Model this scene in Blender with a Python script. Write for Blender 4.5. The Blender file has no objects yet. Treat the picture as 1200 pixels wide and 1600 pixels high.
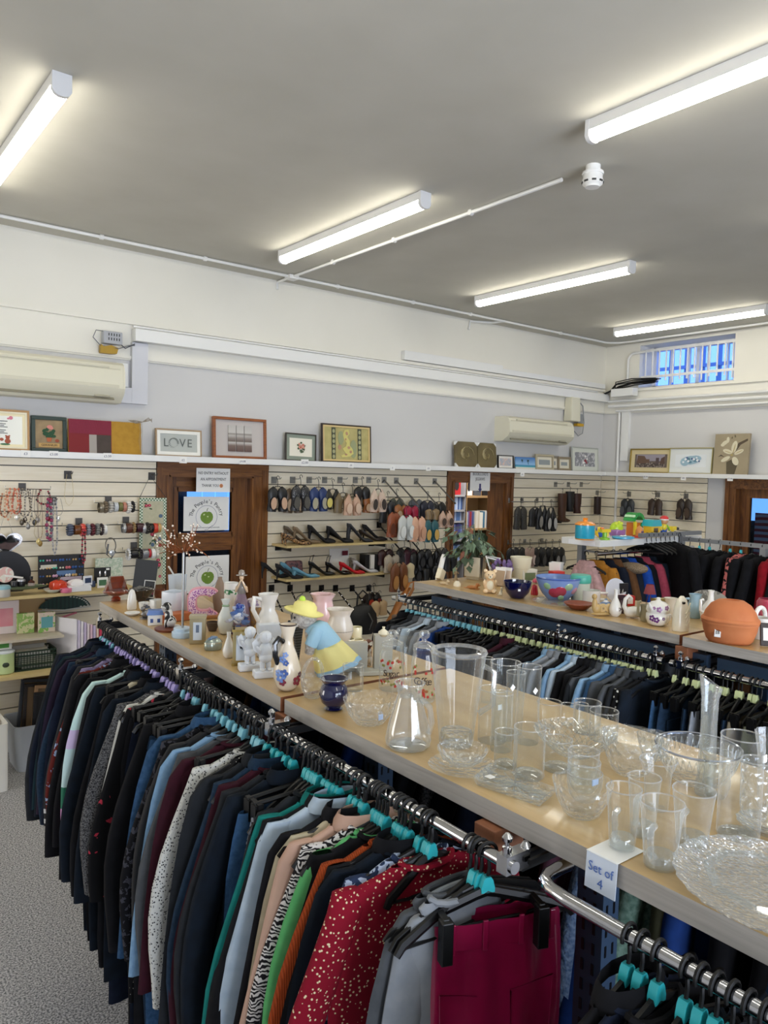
import bpy, math, random
from math import pi, sin, cos, radians as rad
from mathutils import Vector, Matrix, Euler

# ------------------------------------------------------------------ camera, world, light, exposure
SC = bpy.context.scene
COL = SC.collection
CAM_H = 1.92
FPX, YAW, PITCH, ROLL = 1184.67, rad(38.0087), rad(-2.9543), rad(1.5757)
_f = Vector((sin(YAW)*cos(PITCH), cos(YAW)*cos(PITCH), sin(PITCH)))
_r = Vector((cos(YAW), -sin(YAW), 0)); _u = _r.cross(_f)
_r2 = _r*cos(ROLL)+_u*sin(ROLL); _u2 = -_r*sin(ROLL)+_u*cos(ROLL)
cd = bpy.data.cameras.new('camera'); cam = bpy.data.objects.new('camera', cd); COL.objects.link(cam)
cam.matrix_world = Matrix(((_r2.x, _u2.x, -_f.x, 0), (_r2.y, _u2.y, -_f.y, 0), (_r2.z, _u2.z, -_f.z, CAM_H), (0, 0, 0, 1)))
cd.sensor_fit = 'HORIZONTAL'; cd.sensor_width = 36; cd.lens = FPX/1200*36; cd.clip_start = 0.02
SC.camera = cam

W = bpy.data.worlds.new('world'); SC.world = W; W.use_nodes = True
W.node_tree.nodes['Background'].inputs[0].default_value = (0.22, 0.42, 1.0, 1)
W.node_tree.nodes['Background'].inputs[1].default_value = 1.3
SC.view_settings.view_transform = 'Standard'; SC.view_settings.look = 'None'
SC.view_settings.gamma = 1; SC.view_settings.use_curve_mapping = False
SC.view_settings.exposure = 0.97
cy = SC.cycles
cy.use_denoising = True; cy.max_bounces = 10; cy.diffuse_bounces = 4; cy.glossy_bounces = 4
cy.transmission_bounces = 8; cy.transparent_max_bounces = 32; cy.caustics_reflective = False; cy.caustics_refractive = False
cy.sample_clamp_indirect = 6
TUBE_W = 10       # emission of the lit tube covers
def daylight(name, loc, rot, sx, sy, power, color):
    l = bpy.data.lights.new(name, 'AREA'); l.shape = 'RECTANGLE'; l.size = sx; l.size_y = sy; l.energy = power; l.color = color
    o = bpy.data.objects.new(name, l); COL.objects.link(o); o.location = loc; o.rotation_euler = rot; return o
# dusk daylight through the shop windows behind the camera
daylight('shopfront_daylight', (1.2, -2.9, 1.5), (rad(90), 0, 0), 3.6, 1.9, 120, (0.90, 0.95, 1.0))

daylight('side_window_daylight', (-2.4, 4.2, 1.5), (rad(90), 0, rad(-90)), 1.6, 1.6, 24, (1.0, .97, .92))

# ------------------------------------------------------------------ helpers
def at(px, py, X=None, Y=None, Z=None):
    """the point of the plane X=, Y= or Z= which the photograph shows at px, py"""
    d = _r2*((px-600)/FPX) - _u2*((py-800)/FPX) + _f
    t = X/d.x if X is not None else Y/d.y if Y is not None else (Z-CAM_H)/d.z
    return Vector((d.x*t, d.y*t, CAM_H+d.z*t))
def lin(h):
    h = h.lstrip('#'); v = [int(h[i:i+2], 16)/255 for i in (0, 2, 4)]
    return tuple(c/12.92 if c <= .04045 else ((c+.055)/1.055)**2.4 for c in v)
_MC = {}
def mat(hexc, rough=.55, metal=0, noise=0, nscale=8, hex2=None, kind=None, spec=.5, bump=0, coat=0, s=1.0, alpha=1, sheen=0, stretch=None):
    key = (hexc, rough, metal, noise, nscale, hex2, kind, spec, bump, coat, s, alpha, sheen, stretch)
    if key in _MC: return _MC[key]
    m = bpy.data.materials.new('mat_%s_%d' % ((kind or 'plain'), len(_MC))); m.use_nodes = True
    nt = m.node_tree; N = nt.nodes; L = nt.links; b = N['Principled BSDF']
    c1 = lin(hexc)+(1,); b.inputs['Base Color'].default_value = c1
    b.inputs['Roughness'].default_value = rough; b.inputs['Metallic'].default_value = metal
    b.inputs['Specular IOR Level'].default_value = spec
    if coat: b.inputs['Coat Weight'].default_value = coat; b.inputs['Coat Roughness'].default_value = .06
    if sheen: b.inputs['Sheen Weight'].default_value = sheen
    if alpha < 1: b.inputs['Alpha'].default_value = alpha
    c2 = lin(hex2)+(1,) if hex2 else tuple(x*.6 for x in c1[:3])+(1,)
    tc = N.new('ShaderNodeTexCoord'); mp = N.new('ShaderNodeMapping'); L.new(tc.outputs['Object'], mp.inputs[0])
    if stretch: mp.inputs['Scale'].default_value = stretch
    def ramp(src, p0, p1, const=False):
        r = N.new('ShaderNodeValToRGB'); r.color_ramp.elements[0].position = p0; r.color_ramp.elements[1].position = p1
        if const: r.color_ramp.interpolation = 'CONSTANT'
        r.color_ramp.elements[0].color = c1; r.color_ramp.elements[1].color = c2; L.new(src, r.inputs[0]); L.new(r.outputs[0], b.inputs['Base Color']); return r
    def noi(sc, det=3, dist=0):
        n = N.new('ShaderNodeTexNoise'); n.inputs['Scale'].default_value = sc; n.inputs['Detail'].default_value = det; n.inputs['Distortion'].default_value = dist
        L.new(mp.outputs[0], n.inputs['Vector']); return n
    src = None
    if kind is None and noise:
        n = noi(nscale); ramp(n.outputs[0], .5-.5*noise, .5+.5*noise); src = n.outputs[0]
    elif kind == 'blotch':      # hard-edged patches: prints, florals
        n = noi(nscale, 2, .6); ramp(n.outputs[0], 0, noise or .55, True); src = n.outputs[0]
    elif kind == 'dots':
        v = N.new('ShaderNodeTexVoronoi'); v.inputs['Scale'].default_value = nscale; L.new(mp.outputs[0], v.inputs['Vector'])
        r = ramp(v.outputs['Distance'], 0, noise or .22, True); r.color_ramp.elements[0].color = c2; r.color_ramp.elements[1].color = c1; src = v.outputs['Distance']
    elif kind == 'stripes':     # bands across local Z
        w = N.new('ShaderNodeTexWave'); w.bands_direction = 'Z'; w.inputs['Scale'].default_value = nscale; w.inputs['Distortion'].default_value = noise
        L.new(mp.outputs[0], w.inputs['Vector']); ramp(w.outputs['Color'], 0, .5, True); src = w.outputs['Color']
    elif kind == 'vstripes':
        w = N.new('ShaderNodeTexWave'); w.bands_direction = 'X'; w.inputs['Scale'].default_value = nscale; w.inputs['Distortion'].default_value = noise
        L.new(mp.outputs[0], w.inputs['Vector']); ramp(w.outputs['Color'], .3, .7); src = w.outputs['Color']
    elif kind == 'check':
        ch = N.new('ShaderNodeTexChecker'); ch.inputs['Scale'].default_value = nscale; ch.inputs[1].default_value = c1; ch.inputs[2].default_value = c2
        L.new(mp.outputs[0], ch.inputs['Vector']); L.new(ch.outputs[0], b.inputs['Base Color'])
    elif kind == 'wood':
        if not stretch: mp.inputs['Scale'].default_value = (1, 1, 8)
        n = noi(nscale, 6, 1.2); ramp(n.outputs[0], .3, .7); src = n.outputs[0]
    elif kind == 'speck':
        n = noi(nscale, 2); r = ramp(n.outputs[0], .36, .64); src = n.outputs[0]
    if bump:
        bn = N.new('ShaderNodeBump'); bn.inputs['Strength'].default_value = bump; bn.inputs['Distance'].default_value = .004
        if src is None: src = noi(nscale*1.0, 4).outputs[0]
        L.new(src, bn.inputs['Height']); L.new(bn.outputs[0], b.inputs['Normal'])
    _MC[key] = m; return m
def bands(stops, rough=.8, axis='Z', const=True, scale=1.0, off=0.0):
    """colour bands along a local axis: stops [(metres, hex)...]"""
    m = bpy.data.materials.new('mat_bands'); m.use_nodes = True; N = m.node_tree.nodes; L = m.node_tree.links; b = N['Principled BSDF']
    b.inputs['Roughness'].default_value = rough
    tc = N.new('ShaderNodeTexCoord'); sx = N.new('ShaderNodeSeparateXYZ'); L.new(tc.outputs['Object'], sx.inputs[0])
    mr = N.new('ShaderNodeMapRange'); lo, hi = stops[0][0], stops[-1][0]+.001
    mr.inputs['From Min'].default_value = lo; mr.inputs['From Max'].default_value = hi; L.new(sx.outputs[axis], mr.inputs[0])
    r = N.new('ShaderNodeValToRGB'); cr = r.color_ramp; cr.interpolation = 'CONSTANT' if const else 'LINEAR'
    while len(cr.elements) < len(stops): cr.elements.new(.5)
    for e, (p, h) in zip(cr.elements, stops): e.position = (p-lo)/(hi-lo)
    for e, (p, h) in zip(cr.elements, stops): e.color = lin(h)+(1,)
    L.new(mr.outputs[0], r.inputs[0]); L.new(r.outputs[0], b.inputs['Base Color']); return m
def emis(hexc, st):
    m = bpy.data.materials.new('mat_lit'); m.use_nodes = True; b = m.node_tree.nodes['Principled BSDF']
    b.inputs['Base Color'].default_value = lin(hexc)+(1,); b.inputs['Emission Color'].default_value = lin(hexc)+(1,); b.inputs['Emission Strength'].default_value = st; return m
_G = {}
def glass(tint='#ffffff', body=.03, rough=0.03, bump=0, bscale=60, diff=.0):
    """clear thin glass: see-through face on, brighter and more reflective where it is seen edge on or cut"""
    key = (tint, body, rough, bump, bscale, diff)
    if key in _G: return _G[key]
    m = bpy.data.materials.new('mat_glass'); m.use_nodes = True; nt = m.node_tree; N = nt.nodes; L = nt.links
    N.remove(N['Principled BSDF']); out = N['Material Output']
    t = N.new('ShaderNodeBsdfTransparent'); t.inputs[0].default_value = lin(tint)+(1,)
    gl = N.new('ShaderNodeBsdfGlossy'); gl.inputs['Roughness'].default_value = rough
    d = N.new('ShaderNodeBsdfTranslucent'); d.inputs[0].default_value = (.93, .96, .97, 1); d2 = N.new('ShaderNodeBsdfDiffuse'); d2.inputs[0].default_value = (.93, .96, .97, 1)
    md = N.new('ShaderNodeMixShader'); L.new(d.outputs[0], md.inputs[1]); L.new(d2.outputs[0], md.inputs[2])
    ms = N.new('ShaderNodeMixShader'); ms.inputs[0].default_value = .36; L.new(gl.outputs[0], ms.inputs[1]); L.new(md.outputs[0], ms.inputs[2])
    lw = N.new('ShaderNodeLayerWeight'); lw.inputs['Blend'].default_value = .5
    pw = N.new('ShaderNodeMath'); pw.operation = 'POWER'; pw.inputs[1].default_value = 2.4; L.new(lw.outputs['Facing'], pw.inputs[0])
    mr = N.new('ShaderNodeMapRange'); mr.inputs['To Min'].default_value = body+diff; mr.inputs['To Max'].default_value = .8; L.new(pw.outputs[0], mr.inputs[0])
    m2 = N.new('ShaderNodeMixShader'); L.new(mr.outputs[0], m2.inputs[0]); L.new(t.outputs[0], m2.inputs[1]); L.new(ms.outputs[0], m2.inputs[2]); L.new(m2.outputs[0], out.inputs[0])
    if bump:
        v = N.new('ShaderNodeTexVoronoi'); v.inputs['Scale'].default_value = bscale; tc = N.new('ShaderNodeTexCoord'); L.new(tc.outputs['Object'], v.inputs['Vector'])
        bn = N.new('ShaderNodeBump'); bn.inputs['Strength'].default_value = bump; bn.inputs['Distance'].default_value = .01; L.new(v.outputs['Distance'], bn.inputs['Height'])
        for nd in (gl, lw): L.new(bn.outputs[0], nd.inputs['Normal'])
    _G[key] = m; return m

class M:
    """collects shapes, then links them as ONE mesh object"""
    def __init__(s): s.v = []; s.f = []; s.mi = []; s.T = Matrix()
    def add(s, vs, fs, mi=0):
        k = len(s.v); s.v += [tuple(s.T @ Vector(v)) for v in vs]; s.f += [tuple(i+k for i in f) for f in fs]; s.mi += [mi]*len(fs); return s
    def box(s, c, d, mi=0, rot=None, taper=1):
        x, y, z = (q/2 for q in d); vs = []
        for sz in (-1, 1):
            t = taper if sz > 0 else 1
            for sx, sy in ((-1, -1), (1, -1), (1, 1), (-1, 1)): vs.append(Vector((sx*x*t, sy*y*t, sz*z)))
        if rot: e = Euler(rot).to_matrix(); vs = [e @ v for v in vs]
        vs = [v+Vector(c) for v in vs]
        return s.add(vs, [(3, 2, 1, 0), (4, 5, 6, 7), (0, 1, 5, 4), (1, 2, 6, 5), (2, 3, 7, 6), (3, 0, 4, 7)], mi)
    def bb(s, a, b, mi=0):
        a = Vector(a); b = Vector(b); return s.box((a+b)/2, (abs(b.x-a.x), abs(b.y-a.y), abs(b.z-a.z)), mi)
    def loft(s, rings, mi=0, cap=(True, True), close=True):
        n = len(rings[0]); vs = [p for r in rings for p in r]; fs = []
        for i in range(len(rings)-1):
            for j in range(n if close else n-1):
                a = i*n+j; b = i*n+(j+1) % n; fs.append((a, b, b+n, a+n))
        if cap[0]: fs.append(tuple(range(n))[::-1])
        if cap[1]: fs.append(tuple(range((len(rings)-1)*n, len(rings)*n)))
        return s.add(vs, fs, mi)
    def lathe(s, prof, c=(0, 0, 0), n=20, mi=0, cap=(True, True), sx=1, sy=1, wob=None, rot=None):
        R = []; e = Euler(rot).to_matrix() if rot else None
        for k, (r, z) in enumerate(prof):
            ring = []
            for j in range(n):
                a = 2*pi*j/n; q = r*(1+(wob(a, k/(len(prof)-1)) if wob else 0)); p = Vector((q*cos(a)*sx, q*sin(a)*sy, z))
                if e: p = e @ p
                ring.append(p+Vector(c))
            R.append(ring)
        return s.loft(R, mi, cap)
    def ell(s, c, r, n=12, m=8, mi=0, rot=None):
        if not hasattr(r, '__len__'): r = (r, r, r)
        e = Euler(rot).to_matrix() if rot else Matrix.Identity(3); R = []
        for k in range(m+1):
            t = pi*k/m; q = max(sin(t), .03); R.append([e @ Vector((r[0]*q*cos(2*pi*j/n), r[1]*q*sin(2*pi*j/n), -r[2]*cos(t)))+Vector(c) for j in range(n)])
        return s.loft(R, mi)
    def tube(s, pts, r, n=8, mi=0, flat=1, closed=False):
        pts = [Vector(p) for p in pts]; K = len(pts); R = []; up = None
        for i, p in enumerate(pts):
            a = pts[(i-1) % K] if closed else pts[max(i-1, 0)]; b = pts[(i+1) % K] if closed else pts[min(i+1, K-1)]
            d = (b-a); d = d.normalized() if d.length > 1e-9 else Vector((0, 0, 1))
            if up is None: up = Vector((0, 0, 1)) if abs(d.z) < .9 else Vector((1, 0, 0))
            x = d.cross(up)
            x = x.normalized() if x.length > 1e-6 else Vector((1, 0, 0)); y = x.cross(d).normalized(); up = y
            q = r[i] if hasattr(r, '__len__') else r
            R.append([p+x*(q*cos(2*pi*j/n))+y*(q*flat*sin(2*pi*j/n)) for j in range(n)])
        if closed: R.append(R[0]); return s.loft(R, mi, (False, False))
        return s.loft(R, mi)
    def cyl(s, a, b, r, r2=None, n=12, mi=0): return s.tube([a, b], [r, r if r2 is None else r2], n, mi)
    def prism(s, out, y0, y1, mi=0, plane='xz'):
        def P(u, v, w): return (u, w, v) if plane == 'xz' else (w, u, v) if plane == 'yz' else (u, v, w)
        return s.loft([[P(u, v, y0) for u, v in out], [P(u, v, y1) for u, v in out]], mi)
    def build(s, name, m, parent=None, loc=None, smooth=True, bevel=0, rot=None, ang=42):
        me = bpy.data.meshes.new(name); me.from_pydata(s.v, [], s.f); ms = m if isinstance(m, (list, tuple)) else [m]
        for q in ms: me.materials.append(q)
        if len(ms) > 1: me.polygons.foreach_set('material_index', s.mi)
        me.polygons.foreach_set('use_smooth', [smooth]*len(me.polygons)); me.update()
        if smooth: me.set_sharp_from_angle(angle=rad(ang))
        o = bpy.data.objects.new(name, me); COL.objects.link(o)
        if parent: o.parent = parent
        if loc: o.location = loc
        if rot: o.rotation_euler = rot
        if bevel:
            b = o.modifiers.new('bevel', 'BEVEL'); b.width = bevel; b.segments = 2; b.limit_method = 'ANGLE'
        return o
def tag(o, label=None, cat=None, group=None, kind=None):
    if label: o['label'] = label
    if cat: o['category'] = cat
    if group: o['group'] = group
    if kind: o['kind'] = kind
    return o
def thing(name, label, cat, loc=(0, 0, 0), rz=0, group=None):
    o = bpy.data.objects.new(name, None); COL.objects.link(o); o.empty_display_size = .05
    o.location = loc; o.rotation_euler = (0, 0, rz); return tag(o, label, cat, group)
def dup(root, loc, rz=0, label=None, group=None, rot=None):
    """a copy of a thing with copies of its parts and sub-parts"""
    def cp(o, par):
        c = o.copy(); COL.objects.link(c); c.parent = par
        for ch in list(o.children):
            if ch is not c: cp(ch, c)
        return c
    r = cp(root, None); r.location = loc; r.rotation_euler = rot or (0, 0, rz)
    if label: r['label'] = label
    if group: r['group'] = group
    return r
def struct(name, mb, m, **k): o = mb.build(name, m, **k); o['kind'] = 'structure'; return o
def text(name, s, size, m, parent, loc, rot=(rad(90), 0, 0), align='CENTER', extr=.0003, sx=1):
    c = bpy.data.curves.new(name, 'FONT'); c.body = s; c.size = size; c.align_x = align; c.align_y = 'CENTER'; c.extrude = extr; c.materials.append(m); c.resolution_u = 2
    q = bpy.data.objects.new(name, c); COL.objects.link(q); bpy.context.view_layer.update()
    me = bpy.data.meshes.new_from_object(q.evaluated_get(bpy.context.evaluated_depsgraph_get())); bpy.data.objects.remove(q); bpy.data.curves.remove(c)
    for v in me.vertices: v.co.x *= sx
    me.name = name; o = bpy.data.objects.new(name, me); COL.objects.link(o); o.parent = parent; o.location = loc; o.rotation_euler = rot; return o
R0 = random.Random(7)
CHROME = mat('#c8c8ca', .12, 1); STEEL = mat('#9a9a98', .3, 1); BLACKP = mat('#0b0b0c', .35); WHITEP = mat('#e8e8e6', .4)
# ------------------------------------------------------------------ the room
D, XR, CZ, XL, YF = 5.4, 7.4, 3.432, -2.6, -3.0
GREY_W = mat('#d3d2d1', .9, noise=.5, nscale=1.5, hex2='#cfcecd'); WHITE_W = mat('#ebe8de', .85, noise=.5, nscale=2, hex2='#e6e3d8')
CEILM = mat('#c3c0b6', .95, noise=.6, nscale=3, hex2='#bab7ac', bump=.15)
CARPET = mat('#c6c5c6', 1, kind='speck', nscale=140, hex2='#646568', bump=.8, spec=.1)
OAKD = mat('#8c5a2a', .35, kind='wood', nscale=5, hex2='#4f2a10', stretch=(6, 6, .6), coat=.25)
OAKH = mat('#8c5a2a', .35, kind='wood', nscale=5, hex2='#4f2a10', stretch=(.6, 6, 6), coat=.25)
def holes_wall(name, fixed, axis, u0, u1, z0, z1, holes, thick, m, sign):
    """wall slab with rectangular openings; holes [(ua, ub, za, zb)]"""
    us = sorted({u0, u1, *[h[0] for h in holes], *[h[1] for h in holes]}); zs = sorted({z0, z1, *[h[2] for h in holes], *[h[3] for h in holes]})
    b = M()
    for a, c in zip(us, us[1:]):
        for p, q in zip(zs, zs[1:]):
            if any(h[0] <= a+1e-6 and c <= h[1]+1e-6 and h[2] <= p+1e-6 and q <= h[3]+1e-6 for h in holes): continue
            if axis == 'x': b.bb((a, fixed, p), (c, fixed+thick*sign, q))
            else: b.bb((fixed, a, p), (fixed+thick*sign, c, q))
    return struct(name, b, m, smooth=False)
DOOR1 = (2.185, 2.88, 0, 1.86); DOOR2 = (5.05, 5.80, 0, 1.86)
WIN = (3.88, 4.955, 2.93, 3.40)
holes_wall('wall_back', D, 'x', XL, XR+.3, 0, 2.76, [DOOR1, DOOR2], .2, GREY_W, 1)
holes_wall('wall_back_upper', D, 'x', XL, XR+.3, 2.76, CZ, [], .2, WHITE_W, 1)
holes_wall('wall_right', XR, 'y', YF, D, 0, 2.76, [(2.98, 3.79, 0, 1.87)], .3, GREY_W, 1)
holes_wall('wall_right_upper', XR, 'y', YF, D, 2.76, CZ, [WIN], .3, WHITE_W, 1)
struct('wall_left', M().bb((XL, YF, 0), (XL-.2, D, CZ)), GREY_W, smooth=False)
holes_wall('wall_front', YF, 'x', XL, XR, 0, CZ, [(-.6, 3.0, .5, 2.5)], .2, GREY_W, -1)
struct('floor', M().bb((XL-.2, YF-.2, -.1), (XR+.3, D+.2, 0)), CARPET, smooth=False)
struct('ceiling', M().bb((XL-.2, YF-.2, CZ), (XR+.3, D+.2, CZ+.1)), CEILM, smooth=False)
# picture-rail band with mouldings, back and right wall
b = M()
for z0, z1, dp in ((2.695, 2.915, .012), (2.915, 2.935, .035), (2.935, 2.945, .022), (2.675, 2.695, .03), (2.665, 2.675, .018)): b.bb((XL, D-dp, z0), (XR, D, z1))
struct('trim_1', b, WHITE_W, smooth=False)
b = M()
for z0, z1, dp in ((2.695, 2.90, .012), (2.90, 2.925, .04), (2.675, 2.695, .03), (2.665, 2.675, .018)): b.bb((XR-dp, YF, z0), (XR, D, z1))
struct('trim_2', b, WHITE_W, smooth=False)
# window in the right wall, high up: reveal, glazing, bars
b = M(); y0, y1, z0, z1 = WIN; x = XR+.26
for a, c in (((x, y0, z0), (x+.05, y0+.04, z1)), ((x, y1-.04, z0), (x+.05, y1, z1)), ((x, y0, z0), (x+.05, y1, z0+.05)), ((x, y0, z1-.04), (x+.05, y1, z1)), ((x, (y0+y1)/2-.02, z0), (x+.05, (y0+y1)/2+.02, z1))): b.bb(a, c)
for k in range(1, 5): b.bb((x+.01, y0+k*.215-.008, z0), (x+.04, y0+k*.215+.008, z1))
w = struct('window_1', b, mat('#e4e6ea', .4), smooth=False)
b = M().bb((x+.02, y0, z0), (x+.028, y1, z1)); b.build('pane', glass('#e8f0ff', .01), w)
b = M().bb((XR-.02, y0-.01, z0-.02), (XR+.3, y1+.02, z0+.005)); struct('trim_3', b, WHITE_W, smooth=False)
g = thing('window_guard', 'white steel bar guard across the small high window', 'window bars', (XR+.03, 4.41, 2.97))
fr = M()
for zz in (3.05-2.97, 3.335-2.97): fr.bb((-.01, -.54, zz-.014), (.01, .535, zz+.014))
fr.build('rail', WHITEP, g, smooth=False)
for k in range(13):
    M().cyl((0, -.5+k*.082, .03 if k % 4 else .0), (0, -.5+k*.082, .385), .009, n=8).build('bar', WHITEP, g)
# what stands outside that window: fence of pale posts and a parapet
b = M()
for k in range(9): b.bb((9.2, 3.9+k*.22, 2.7), (9.24, 3.95+k*.22, 3.9))
b.bb((9.15, 3.5, 2.7), (9.25, 7, 3.18)); b.bb((9.15, 3.5, 3.38), (9.2, 7, 3.42))
tag(b.build('railing', mat('#7f94b0', .6), smooth=False), 'pale steel railing outside the high window', 'railing')

# doors: back wall left (glazed, closed), back wall right (opening to the book room), right wall (glazed)
def casing(name, u0, u1, z1, w, axis='x', fixed=D, m1=OAKD, m2=OAKH, dp=.035, wl=None):
    b = M(); wl = wl or w
    def q(a, c, mi=0):
        if axis == 'x': b.bb((a[0], fixed-a[1], a[2]), (c[0], fixed-c[1], c[2]), mi)
        else: b.bb((fixed-a[1], a[0], a[2]), (fixed-c[1], c[0], c[2]), mi)
    for s, e in ((u0-wl, u0), (u1, u1+w)): q((s, 0, 0), (e, dp*.6, z1+.09)); 
    q((u0-wl, 0, 0), (u0-wl*.55, dp, z1+.09)); q((u1+w*.6, 0, 0), (u1+w, dp, z1+.09)); q((u0-.015, 0, 0), (u0+.012, dp*.9, z1)); q((u1-.012, 0, 0), (u1+.015, dp*.9, z1))
    q((u0-wl, 0, z1), (u1+w, dp*.7, z1+.095), 1); q((u0-wl, 0, z1+.055), (u1+w, dp+.003, z1+.096), 1); q((u0, 0, z1-.012), (u1, dp*.9, z1+.015), 1)
    return struct(name, b, [m1, m2], smooth=False)
casing('trim_4', 2.185, 2.88, 1.86, .13, wl=.093); casing('trim_5', 5.05, 5.80, 1.86, .09, wl=.09); casing('trim_6', 2.98, 3.79, 1.87, .10, 'y', XR)
b = M(); y = D+.06; u0, u1, zt = 2.185, 2.88, 1.86
pu0, pu1 = 2.28, 2.74
for a, c, mi in (((u0, 0), (pu0, zt), 0), ((pu1, 0), (u1, zt), 0), ((pu0, 1.745), (pu1, zt), 1), ((pu0, 1.29), (pu1, 1.415), 1), ((pu0, .3), (pu1, .62), 1), ((pu0, 0), (pu1, .1), 1)): b.bb((a[0], y, a[1]), (c[0], y+.045, c[1]), mi)
for z0, z1 in ((1.415, 1.745), (.62, 1.29)):   # bolection beads round the glass
    for a, c in (((pu0-.025, z0-.025), (pu0+.008, z1+.025)), ((pu1-.008, z0-.025), (pu1+.025, z1+.025))): b.bb((a[0], y-.014, a[1]), (c[0], y, c[1]), 0)
    for a, c in (((pu0, z0-.025), (pu1, z0+.008)), ((pu0, z1-.008), (pu1, z1+.025))): b.bb((a[0], y-.014, a[1]), (c[0], y, c[1]), 1)
b.bb((u0, D, 0), (u0+.01, y, zt), 0); b.bb((u1-.01, D, 0), (u1, D+.2, zt), 0); b.bb((u0, D, zt-.01), (u1, D+.2, zt), 1)
d1 = struct('door_1', b, [OAKD, OAKH], smooth=False)
M().bb((pu0, y+.02, 1.415), (pu1, y+.026, 1.745)).build('pane', glass('#dfe8f4', .02), d1); M().bb((pu0, y+.02, .62), (pu1, y+.026, 1.29)).build('pane', glass('#dfe8f4', .02), d1)
# back rooms behind the doors
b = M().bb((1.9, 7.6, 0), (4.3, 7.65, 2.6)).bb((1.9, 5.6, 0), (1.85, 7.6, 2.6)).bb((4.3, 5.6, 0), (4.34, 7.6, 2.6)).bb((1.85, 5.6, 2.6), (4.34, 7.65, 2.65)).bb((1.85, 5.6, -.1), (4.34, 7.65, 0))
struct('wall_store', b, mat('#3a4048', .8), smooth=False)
b = M()
for k in range(5): b.bb((3.28+k*.15, 7.52, 1.6), (3.42+k*.15, 7.58, 2.35))
b.bb((3.7, 7.52, 1.25), (4.05, 7.58, 1.6))
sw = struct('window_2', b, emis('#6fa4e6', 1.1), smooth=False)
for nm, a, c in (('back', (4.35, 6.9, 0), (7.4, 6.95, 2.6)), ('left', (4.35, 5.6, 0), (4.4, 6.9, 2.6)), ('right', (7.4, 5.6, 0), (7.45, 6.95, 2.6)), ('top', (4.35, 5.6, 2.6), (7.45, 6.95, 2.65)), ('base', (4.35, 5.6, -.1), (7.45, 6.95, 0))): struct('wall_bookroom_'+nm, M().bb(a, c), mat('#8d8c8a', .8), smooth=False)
l = bpy.data.lights.new('book_room_fill', 'AREA'); l.size = 1.0; l.energy = 26; l.color = (1, .95, .88); lo = bpy.data.objects.new('book_room_fill', l); COL.objects.link(lo); lo.location = (5.9, 6.15, 2.55)  # unseen area light added to brighten the book room, no fitting
# wooden lining of the book-room doorway: right reveal, head and left reveal
b = M().bb((5.77, 5.40, 0), (5.80, 5.62, 1.845)); b.bb((5.05, 5.4, 1.845), (5.8, 5.6, 1.86)); b.bb((5.05, 5.4, 0), (5.062, 5.6, 1.86))
struct('door_lining', b, [OAKD], smooth=False)
# glazed door in the right wall
b = M(); y0, y1, x = 2.98, 3.79, XR+.08
for a, c in (((y0, 0), (y0+.1, 1.87)), ((y1-.10, 0), (y1, 1.87)), ((y0+.1, 1.77), (y1-.1, 1.87)), ((y0+.1, 0), (y1-.1, .3)), ((y0+.1, .9), (y1-.1, 1.0))): b.bb((x, a[0], a[1]), (x+.045, c[0], c[1]))
b.bb((XR, y1-.01, 0), (x, y1, 1.86)); b.bb((XR, y0, 1.86), (x, y1, 1.869))
d3 = struct('door_3', b, [OAKD], smooth=False)
M().bb((x+.02, y0+.1, .3), (x+.026, y1-.1, 1.77)).build('pane', glass('#d8e4f4', .02), d3)
b = M().bb((10.2, 2.2, 0), (10.25, 5.3, 2.4)).bb((7.7, 2.2, 0), (10.2, 2.15, 2.4)).bb((7.7, 5.3, 0), (10.2, 5.35, 2.4)).bb((7.7, 2.15, 2.4), (10.25, 5.35, 2.45)).bb((7.7, 2.15, -.1), (10.25, 5.35, 0))
b.bb((8.1, 4.0, 0), (8.14, 4.12, 1.75)); struct('wall_lobby', b, mat('#2a1a12', .6), smooth=False)
struct('window_3', M().bb((10.1, 4.55, 1.42), (10.15, 5.08, 1.95)), emis('#79b0f0', 1.0), smooth=False)

o = tag(M().bb((8.2, 3.6, 1.0), (8.205, 3.98, 1.6)).build('poster', mat('#e6dcd8', .6, kind='stripes', nscale=5, hex2='#c44a44', noise=1), smooth=False), 'red and white poster seen through the glazed side door', 'poster')
# white picture ledge along both walls
b = M().bb((XL, 5.2, 1.965), (XR, D, 1.995)).bb((XL, 5.185, 1.957), (XR, 5.2, 1.999))
tag(b.build('picture_ledge', WHITEP, smooth=False), 'long white picture ledge running above the doors on the back wall', 'ledge')
b = M().bb((XR-.2, YF, 1.965), (XR, 5.2, 1.995)).bb((XR-.215, YF, 1.957), (XR-.2, 5.185, 1.999))
tag(b.build('picture_ledge', WHITEP, smooth=False), 'white picture ledge on the wall with the small high window', 'ledge')

# slatwall panels
SLATM = mat('#f6ecd6', .5, kind='wood', nscale=3, hex2='#ebdfc4', stretch=(.7, 3, 12)); GROOVE = mat('#5b564c', .5)
def slatwall(u0, u1, axis, label, z0=.25, z1=1.957):
    b = M(); k = 0; z = 1.957-.055-.0
    tops = [z1]
    while z > z0: tops.append(z); z -= .1
    for a, c in zip(tops, tops[1:]+[z0]):
        if a-c < .02: continue
        zz0, zz1 = c+.004, a-.004
        if axis == 'x': b.bb((u0, D-.018, zz0), (u1, D-.002, zz1), 0)
        else: b.bb((XR-.018, u0, zz0), (XR-.002, u1, zz1), 0)
    if axis == 'x': b.bb((u0, D-.006, z0), (u1, D-.001, z1), 1)
    else: b.bb((XR-.006, u0, z0), (XR-.001, u1, z1), 1)
    return tag(b.build('slatwall_panel', [SLATM, GROOVE], smooth=False), label, 'slatwall')
slatwall(XL, 2.09, 'x', 'pale slatwall panel left of the closed brown door, hung with jewellery')
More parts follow.
